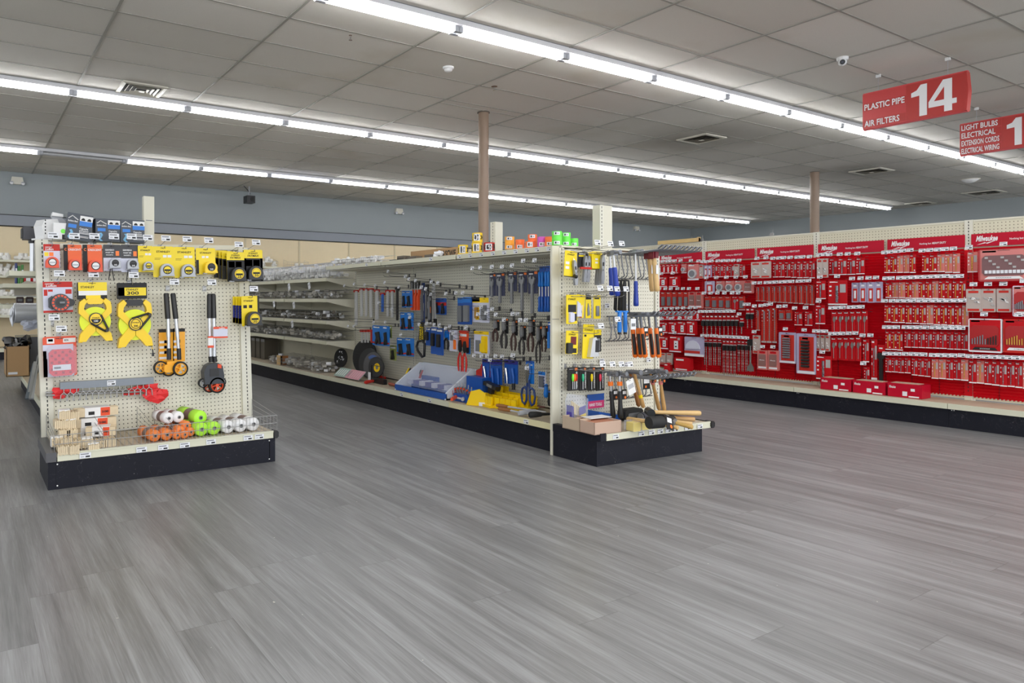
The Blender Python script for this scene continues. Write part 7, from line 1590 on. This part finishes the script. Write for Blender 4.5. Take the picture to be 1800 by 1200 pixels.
R_('B', 'checked pack beside the chisel', 1325, 1338, 589, 621, 589, 621, 1, 'clear'); R_('B', 'low row of cases', 1334, 1372, 615, 648, 616, 652, 2, 'case', d=.14)
def socket_pack(b, l, n, m):
    o, w, h = hang('R', b, .14, lambda w, h: cardm(w, h, M_LAV, [(.14, .9, .08, .92, M_RED2), (.05, .95, .93, .99, M_PAPER), (.3, .6, .1, .15, M_WINK)], [], t=.012), 'socket_set_pack', l, 'socket set', 'large socket set packs', 'tagged peg hook above the ' + l.split(' in ')[0].split(' beside ')[0], 'price-tagged hooks above socket sets', dark=True, L=.18, double=False)
    for k in range(n):
        z = -h * (.2 + .68 * k / n); obj('socket', MB().cyl((-w * .2, -.03, z), (w * .2, -.03, z), h * .27 / n, m, 10).cyl((-w * .2, -.03, z), (-w * .215, -.03, z), h * .2 / n, M_LAB, 8), o)
socket_pack((1370, 584, 1400, 638), 'lavender pack with a ladder of thin sockets, in the bay of long masonry bits', 9, M_DSTEEL); socket_pack((1401, 586, 1435, 657), 'lavender pack with a ladder of black sockets, in the bay of long masonry bits', 9, M_BLACK)
# bay above the three boxes
R_('C', 'top row beside the tall upright', 1438, 1457, 455, 487, 454, 488, 2, 'clear', d=.15); R_('C', 'top row of four', 1458, 1521, 455, 483, 453, 482, 4, 'dark', gap=.95)
R_('C', 'top row after the gap', 1555, 1611, 452, 479, 447, 479, 5, 'gold', alt=('pale', .2)); R_('C', 'top row end group', 1621, 1689, 449, 477, 445, 480, 5, 'gold', alt=('pale', .5))
R_('C', 'tilted card of second row', 1435, 1453, 494, 524, 493, 527, 1, 'dark', d=.15); R_('C', 'big bag of second row', 1456, 1492, 493, 535, 492, 536, 1, 'dark', d=.17); R_('C', 'second row', 1498, 1553, 497, 531, 495, 532, 4, 'lav', gap=.92)
R_('C', 'second row after the lavender packs', 1557, 1674, 497, 523, 493, 526, 10, 'gold', gap=.95, alt=('pale', .2)); R_('C', 'end pair of second row', 1675, 1699, 494, 526, 493, 528, 2, 'gold')
R_('C', 'third row', 1555, 1704, 536, 566, 536, 574, 12, 'gold', gap=.92, alt=('pale', .2))
R_('C', 'card at the upright', 1434, 1452, 536, 569, 536, 569, 1, 'dark', d=.15); R_('C', 'upper spade row', 1462, 1526, 548, 585, 546, 588, 6, 'spade', gap=.96); R_('C', 'lower spade row', 1461, 1515, 593, 632, 592, 635, 5, 'spade', gap=.96)
R_('C', 'chrome packs', 1436, 1461, 588, 616, 589, 617, 3, 'clear', gap=.85); R_('C', 'multi-bit pack low by the upright', 1435, 1464, 625, 666, 625, 668, 1, 'dark', d=.14)
R_('C', 'single card after the spades', 1517, 1529, 596, 636, 596, 636, 1, 'dark'); R_('C', 'tallest card', 1532, 1543, 596, 667, 596, 667, 1, 'dark', d=.09); R_('C', 'small low card', 1519, 1530, 645, 674, 645, 674, 1, 'dark')
t, w, h, rz = box_on('R', (1545, 624, 1555, 679), .1); o = obj('black_bar_tool', MB().box(-w * .3, w * .3, -.02, 0, -h, 0, M_BLACK).cham(-w * .6, w * .6, -.025, .0, -h * .12, .02, M_BLACK, .01), None, t, (0, 0, rz)); tag(o, 'long black bar hanging from a red card, lowest in its bay', 'hand tool'); obj('red_card', MB().box(-w * .6, w * .6, -.006, 0, .03, h * .33, M_RED).rect(-w * .4, w * .2, h * .2, h * .24, -.007, M_WINK), o)
R_('C', 'gold trio of fourth row', 1557, 1588, 582, 614, 582, 616, 3, 'gold'); R_('C', 'fourth row', 1590, 1703, 582, 610, 584, 615, 9, 'dark', gap=.92, alt=('pale', .12))
R_('C', 'fifth row', 1557, 1602, 628, 653, 629, 656, 4, 'dark'); R_('C', 'fifth row middle', 1603, 1637, 629, 659, 630, 663, 3, 'dark'); R_('C', 'fifth row end', 1638, 1703, 631, 665, 632, 669, 5, 'dark', alt=('pale', .2))
# bay of big kits
R_('D', 'top row', 1701, 1720, 443, 478, 443, 479, 1, 'pale'); R_('D', 'bit row by the price rail', 1704, 1812, 633, 672, 637, 684, 8, 'dark', gap=.95, alt=('pale', .2)); R_('D', 'second row', 1700, 1780, 508, 548, 507, 549, 3, 'clear', d=.15, gap=.95)
def kit(b, d, l, base, frame, rows, txt, gold=False):
    o, w, h = hang('R', b, d, lambda w, h: cardm(w, h, frame, [(.04, .96, .03, .95, base), (.08, .35, .05, .1, M_WINK)], [], t=.025), 'bit_kit', l, 'bit kit', 'big bit kits', 'tagged peg hook above the ' + l.split(',')[0], 'price-tagged hooks above kits', dark=True, L=.2, double=False)
    obj('kit_window', MB().cham(-w * .42, w * .42, -.034, -.025, -h * .82, -h * .2, mat('kit_red', (168, 26, 30), .35) if rows != 9 else mat('kit_grey', (120, 84, 86), .3), .02), o)
    for k in range(10):
        x = -w * .36 + k * w * .078
        if rows == 9: obj('bit_row', MB().box(x, x + w * .06, -.04, -.034, -h * (.3 + .1 * (k % 4)), -h * (.24 + .1 * (k % 4)), M_LAB).box(x, x + w * .06, -.04, -.034, -h * .76, -h * .66, M_PAPER), o)
        else: obj('bit', MB().cyl((x, -.038, -h * .76), (x, -.038, -h * (.6 - .03 * (k % 5))), .004, M_GOLD if gold else (M_INK if k > 5 else M_DSTEEL), 6), o)
    obj('bottom_band', MB().prism([(-w * .38, -h * .93), (w * .38, -h * .93), (w * .3, -h * .85), (-w * .3, -h * .85)], -.0285, -.026, M_WINK if rows != 1 else M_INK).text(txt, 0, -h * .89, h * .03, -.0295, M_INK if rows != 1 else M_WINK, w=w * .3), o)
    return o
kit((1721, 437, 1812, 494), .17, 'largest driver bit kit with grey windows, top of its bay', M_CLRED, mat('kit_frame_red', (176, 60, 62), .35), 9, 'SHOCKWAVE')
kit((1704, 560, 1763, 619), .16, 'white-framed drill bit kit, below the silvery packs', M_RED, M_PAPER, 1, 'SHOCKWAVE'); kit((1765, 561, 1822, 620), .16, 'red drill bit kit with gold bits, beside the white-framed one', M_RED, M_RED2, 2, 'COBALT', True); kit((1782, 502, 1822, 556), .17, 'glossy bit kit at the end of the silvery packs', M_CLRED, M_LIGHT, 2, 'BIT SET')
# three boxes on the deck, wood strip on top
for i, (x0, x1, y0, y1) in enumerate(((1441, 1497, 672, 692), (1498, 1557, 677, 698), (1559, 1622, 681, 704))):
    X = XR - .30; a_ = at_x(x0, y1, X); b_ = at_x(x1, y1, X); W = a_.y - b_.y - .012; H = at_x(x0, y0, X).z - at_x(x0, y1, X).z
    o = empty('saw_blade_carton', (X, (a_.y + b_.y) / 2, .192), (0, 0, ROTX)); tag(o, 'flat red carton on the deck of the red wall, %s from the far end' % ORD[i], 'carton', 'three flat red cartons')
    obj('carton_body', MB().box(-W / 2, W / 2, 0, .16, 0, H, M_BANNER).box(-W / 2 + .01, W / 2 - .04, .04, .14, H, H + .004, M_CARDB2), o)
    obj('carton_print', MB().text('Milwaukee', -W * .36, H * .75, H * .2, -.001, M_WINK, w=W * .2, bold=.02, shear=.3).rect(-W * .06, W * .08, H * .12, H * .45, -.001, M_PAPER).rect(W * .18, W * .3, H * .5, H * .7, -.001, M_WINK).rect(W * .12, W * .42, H * .05, H * .15, -.001, M_WINK), o)
A = at_x(1156, 431, XR - .02); B = at_x(1228, 424, XR - .02)
o = obj('wooden_strip', MB().box(0, (A - B).length, -.01, .02, 0, .042, mat('pine_strip', (214, 184, 122), .5, noise=.1)), None, (XR - .01, A.y, 1.677), (0, 0, ROTX)); tag(o, 'pale pine strip lying along the top of the red wall shelving', 'wood strip'); obj('end_block', MB().box((A - B).length - .02, (A - B).length, -.012, .03, 0, .05, M_WOOD), o)
for i, (px, py) in enumerate(((1355, 424), (1213, 423), (1232, 425))):
    p = at_x(px, py, XR); o = obj('metal_clip', MB().box(-.02, .02, 0, .01, 0, .03, M_BITG).cyl((.012, .005, .03), (.012, .005, .07), .002, M_BITG, 5), None, (XR + .01, p.y, 1.676), (0, 0, ROTX)); tag(o, 'small metal clip on the top edge of the red wall, %s of three' % ORD[i], 'clip', 'clips on the top edge')

# ================================================================== back wall shelves: white pipe fittings
def fit_mb(k):
    a = MB()
    if k == 0: a.cyl((0, 0, 0), (0, 0, .09), .042, M_PVC, 12).cyl((0, 0, .09), (0, 0, .092), .034, M_LGREY, 12)
    elif k == 1: a.tube([(-.06, 0, .04), (0, 0, .04), (.035, 0, .06), (.045, 0, .12)], .036, M_PVC, 10)
    elif k == 2: a.cyl((-.07, 0, .04), (.07, 0, .04), .036, M_PVC, 12).cyl((0, 0, .04), (0, 0, .12), .034, M_PVC, 12)
    else: a.cyl((0, 0, 0), (0, 0, .05), .05, M_PVC, 12).cyl((0, 0, .05), (0, 0, .07), .03, M_PVC, 10)
    return a.mesh('pipe_fitting')
FM_ = [fit_mb(k) for k in range(4)]
col_ = MB().cyl((0, 0, 0), (0, 0, .016), .054, M_PVC, 12).mesh('rim')
FN = ('coupling', 'elbow', 'tee', 'reducer')
rn = random.Random(4); SHN = ('top', 'second', 'third', 'lowest'); cnt = {}
for si, z in enumerate(BZ):
    for n in range(12 if si else 7):
        xpx = (rn.uniform(1, 47) if si == 0 else rn.uniform(-6, 30)); lay_ = n % 3 == 2 and si > 0
        p = at_y(xpx, 500, 13.78 + (.1 if lay_ else rn.uniform(-.02, .03))); k = rn.randrange(4)
        o = obj('pipe_fitting', FM_[k], None, (p.x, p.y, z + .004 + (.085 if lay_ else 0)), (rn.uniform(-.1, .1) if not lay_ else rn.uniform(-.5, .5), 0, rn.uniform(-1.5, 1.5)))
        q = (si, k); cnt[q] = cnt.get(q, 0) + 1
        tag(o, 'white plastic pipe %s, %s of its shape on the %s shelf by the duct aisle' % (FN[k], ORD[cnt[q] - 1], SHN[si]), 'pipe fitting', 'white pipe fittings on the back shelves')
        if k in (0, 3): obj('rim', col_, o)
for i, (px, py) in enumerate(((452, 447), (463, 460), (474, 452), (468, 444), (482, 462), (455, 461), (521, 455), (530, 455))):
    p = at_y(px, 465, 13.85); o = obj('pipe_fitting', FM_[(i * 2) % 3 if i < 6 else 0], None, (p.x, 13.85, BZ[0] + .004 + (.09 if py < 455 and i < 6 else 0)), (0, 0, i)); tag(o, 'white pipe fitting on the top back shelf seen over the wire bins, %s along' % ORD[i], 'pipe fitting', 'white fittings over the wire bins'); obj('rim', col_, o)
for i, (a0, a1) in enumerate(((446, 489), (506, 543))):
    x0 = at_y(a0, 460, 13.74).x; x1 = at_y(a1, 460, 13.74).x; wire_bin(x0, x1, 13.74, 13.98, BZ[0] + .003, .11, 'wire bin of white fittings on the top back shelf, %s one' % ('larger' if i == 0 else 'smaller'), 'wire bins on the back shelves', step=.04)
for i, (x0, x1, m, l) in enumerate(((458, 468, M_CARDB, 'brown box'), (470, 484, M_BLUE, 'blue box'), (487, 545, M_WHITE, 'long white bag'))):
    a_ = at_y(x0, 475, 13.76); b_ = at_y(x1, 475, 13.76); o = obj('stored_box', MB().cham(0, b_.x - a_.x, 0, .2, 0, .16, m, .02), None, (a_.x, 13.76, BZ[1] + .003)); tag(o, l + ' on the second back shelf seen over the wire bins', 'boxed goods'); obj('lid_line', MB().box(0.005, b_.x - a_.x - .005, -.002, 0, .12, .124, M_GREY), o)

# ================================================================== duct aisle beside the left run
X0 = .30
def at_ya(px, py, Y): return at_y(px, py, Y)
g = empty('aisle_shelf', (.5, 5.2, 0)); tag(g, 'cream side shelves carrying ducting goods beyond the tape measure board', 'store shelving')
for z, y1 in ((at_y(50, 501, 6.4).z, 7.0), (at_y(50, 480, 5.3).z, 5.4), (at_y(50, 534, 6.2).z - .002, 7.0)):
    obj('shelf', MB().box(-.28, .46, -.3 if y1 < 6 else .6, y1 - 5.2, z - .03, z, M_RAIL), g)
Y = 6.2
p = at_y(57.5, 480, 5.25); q = at_y(57.5, 425, 5.25); o = obj('duct_pipe', MB().cyl((0, 0, p.z), (0, 0, q.z), .018, M_ALU, 18), None, (p.x, 5.25, 0)); tag(o, 'upright aluminium pipe with a slate hood at the duct aisle', 'pipe')
a = MB(); W = .1
P = [(-.06, .0), (.03, .0), (.03, .035), (.045, .04), (.01, .07), (-.025, .085), (-.06, .08)]
a.prism(P, -.06, .06, mat('slate_hood', (62, 62, 70), .4)); hd = obj('slate_hood', a, o, (0, 0, q.z + .012)); obj('pipe_neck', MB().cyl((0, 0, q.z - .01), (0, 0, q.z + .012), .026, M_BLACK, 16), o)
obj('hood_grille', MB().box(-.068, -.062, -.055, .055, .01, .072, M_BLACK), hd)
for i, (x0, x1, y0, y1, m, l, nm) in enumerate(((31, 36, 467, 503, mat('leaf_green', (70, 130, 66), .5), 'first green sealant tube', 'sealant_tube'), (37, 42, 465, 502, mat('leaf_green', (70, 130, 66), .5), 'second green sealant tube', 'sealant_tube'), (43, 56, 484, 502, M_RED, 'red box', 'red_box'), (57, 64, 484, 502, M_RED, 'second red box', 'red_box'), (26, 31, 462, 500, mat('indigo_pump', (60, 70, 120), .5), 'blue and grey pump', 'pump'))):
    a_ = at_y(x0, y1, 6.1); b_ = at_y(x1, y1, 6.1); t_ = at_y(x0, y0, 6.1); W = b_.x - a_.x; H = t_.z - a_.z
    o = obj(nm, (MB().cyl((W / 2, .02, 0), (W / 2, .02, H), W / 2, m, 12) if nm != 'red_box' else MB().box(0, W, 0, .12, 0, H, m)), None, (a_.x, 6.1, a_.z)); tag(o, l + ' on the side shelf below the slate hood', 'boxed goods' if nm == 'red_box' else nm.replace('_', ' '), None)
    obj('white_label', MB().rect(W * .2, W * .8, H * .4, H * .75, -.002 if nm == 'red_box' else -.018, M_PAPER), o)
o = obj('mirror_plate', MB().prism([(0, 0), (.2, .02), (.2, .1), (.08, .12), (0, .07)], 0, .01, mat('warm_grey_panel', (176, 170, 158), .5)), None, at_y(25, 521, 6.0)); tag(o, 'tilted warm grey panel under the red boxes', 'sheet'); obj('panel_edge', MB().box(0, .2, -.003, 0, 0, .008, M_LGREY), o)
for i, (x0, x1) in enumerate(((29, 42), (46, 59))):
    a_ = at_y(x0, 534, 6.2); b_ = at_y(x1, 534, 6.2); W = b_.x - a_.x; o = obj('dark_pack', MB().cham(0, W, 0, .08, -.0, .055, mat('aubergine_pack', (58, 34, 42), .4), .006), None, (a_.x, 6.2, a_.z)); tag(o, 'dark aubergine pack lying above the foil duct, %s of two' % ORD[i], 'packaged goods', 'dark packs above the duct'); obj('pack_print', MB().rect(W * .15, W * .8, .02, .04, -.002, M_GREY), o)
# foil duct
A = at_y(24, 550, 5.6); B = at_y(66, 549, 5.6); R = .072; n = 26; prof = []
for i in range(n * 2 + 1): prof.append((R * (1.0 if i % 2 else .93), (B.x - A.x + .1) * i / (n * 2)))
o = empty('foil_duct', A, (0, 0, radians(4))); tag(o, 'ribbed aluminium foil duct poking out past the board edge', 'duct')
obj('duct_ribs', MB().lathe(prof, M_GALV, axis='x', n=24, caps=False), o); obj('duct_opening', MB().cyl((.004, 0, 0), (.008, 0, 0), R * .9, M_DARK, 24), o)
fo = crumple(.03, .04, .1, M_GALV, 6, 4); obj('torn_foil', fo, o, (-.01, 0, -.01))
o = obj('plastic_wrap', crumple(.09, .06, .05, mat('clear_wrap_film', (196, 202, 220), .15, alpha=.6), 8, 8), None, at_y(57, 570, 5.5)); tag(o, 'crinkled clear plastic wrap drooping under the foil duct', 'plastic wrap'); obj('wrap_fold', crumple(.1, .05, .04, mat('clear_wrap_film', (196, 202, 220), .15, alpha=.6), 9, 4), o)
# carton with black bag
bx = at_z(11, 663, .19); Y = bx.y
a_ = at_y(11, 662, Y); b_ = at_y(52, 660, Y); t_ = at_y(20, 609, Y); W = b_.x - a_.x; H = t_.z - a_.z
o = empty('cardboard_box', (a_.x, Y, .192)); tag(o, 'large open cardboard box on the side deck of the left run', 'cardboard box'); H = t_.z - .192
obj('box_body', MB().box(0, W, 0, .006, 0, H, M_CARDB).box(0, .006, 0, .5, 0, H, M_CARDB).box(W - .006, W, 0, .5, 0, H, M_CARDB).box(0, W, .494, .5, 0, H, M_CARDB).box(0, W, 0, .5, 0, .006, M_CARDB), o); obj('white_label', MB().rect(W * .08, W * .48, .025, .05, -.001, M_PAPER), o)
bg_ = obj('black_bag', crumple(W * .8, .3, .12, mat('black_film', (30, 30, 33), .25), 12, 9), None, (a_.x + W * .55, Y + .25, .192 + H)); tag(bg_, 'crumpled black plastic bag stuffed in the cardboard box', 'plastic bag'); obj('bag_fold', crumple(W * .3, .1, .09, mat('black_film', (30, 30, 33), .25), 13, 4), bg_)
for i, (x0, x1, y0, y1, m) in enumerate(((50, 62, 661, 598, M_ALU), (56, 64, 661, 604, M_GALV), (47, 60, 660, 600, mat('dull_steel', (120, 130, 140), .4, .5)))):
    A = at_y(x0, y0, 6.6); B = at_y(x1, y1, 6.9); o = obj('metal_track', MB().box(-.012, .012, -.008, .008, 0, (B - A).length, m), None, (A.x, A.y, .192)); o.rotation_euler = (B - A).to_track_quat('Z', 'Y').to_euler(); tag(o, 'leaning metal track beside the cardboard box, %s of three' % ORD[i], 'metal track', 'leaning metal tracks'); obj('track_lip', MB().box(-.014, -.011, -.012, .008, 0, .5, m), o)
o = obj('grey_bin', MB().prism([(0, 0), (.34, 0), (.34, .42), (0, .42)], 0, .1, mat('slate_panel', (84, 88, 96), .5)), None, (at_y(27, 600, 8.9).x, 8.9, .2)); tag(o, 'slate grey panel standing behind the cardboard box', 'panel'); obj('panel_rim', MB().box(0, .34, -.01, 0, .4, .42, mat('beige_rim', (176, 166, 140), .5)), o)
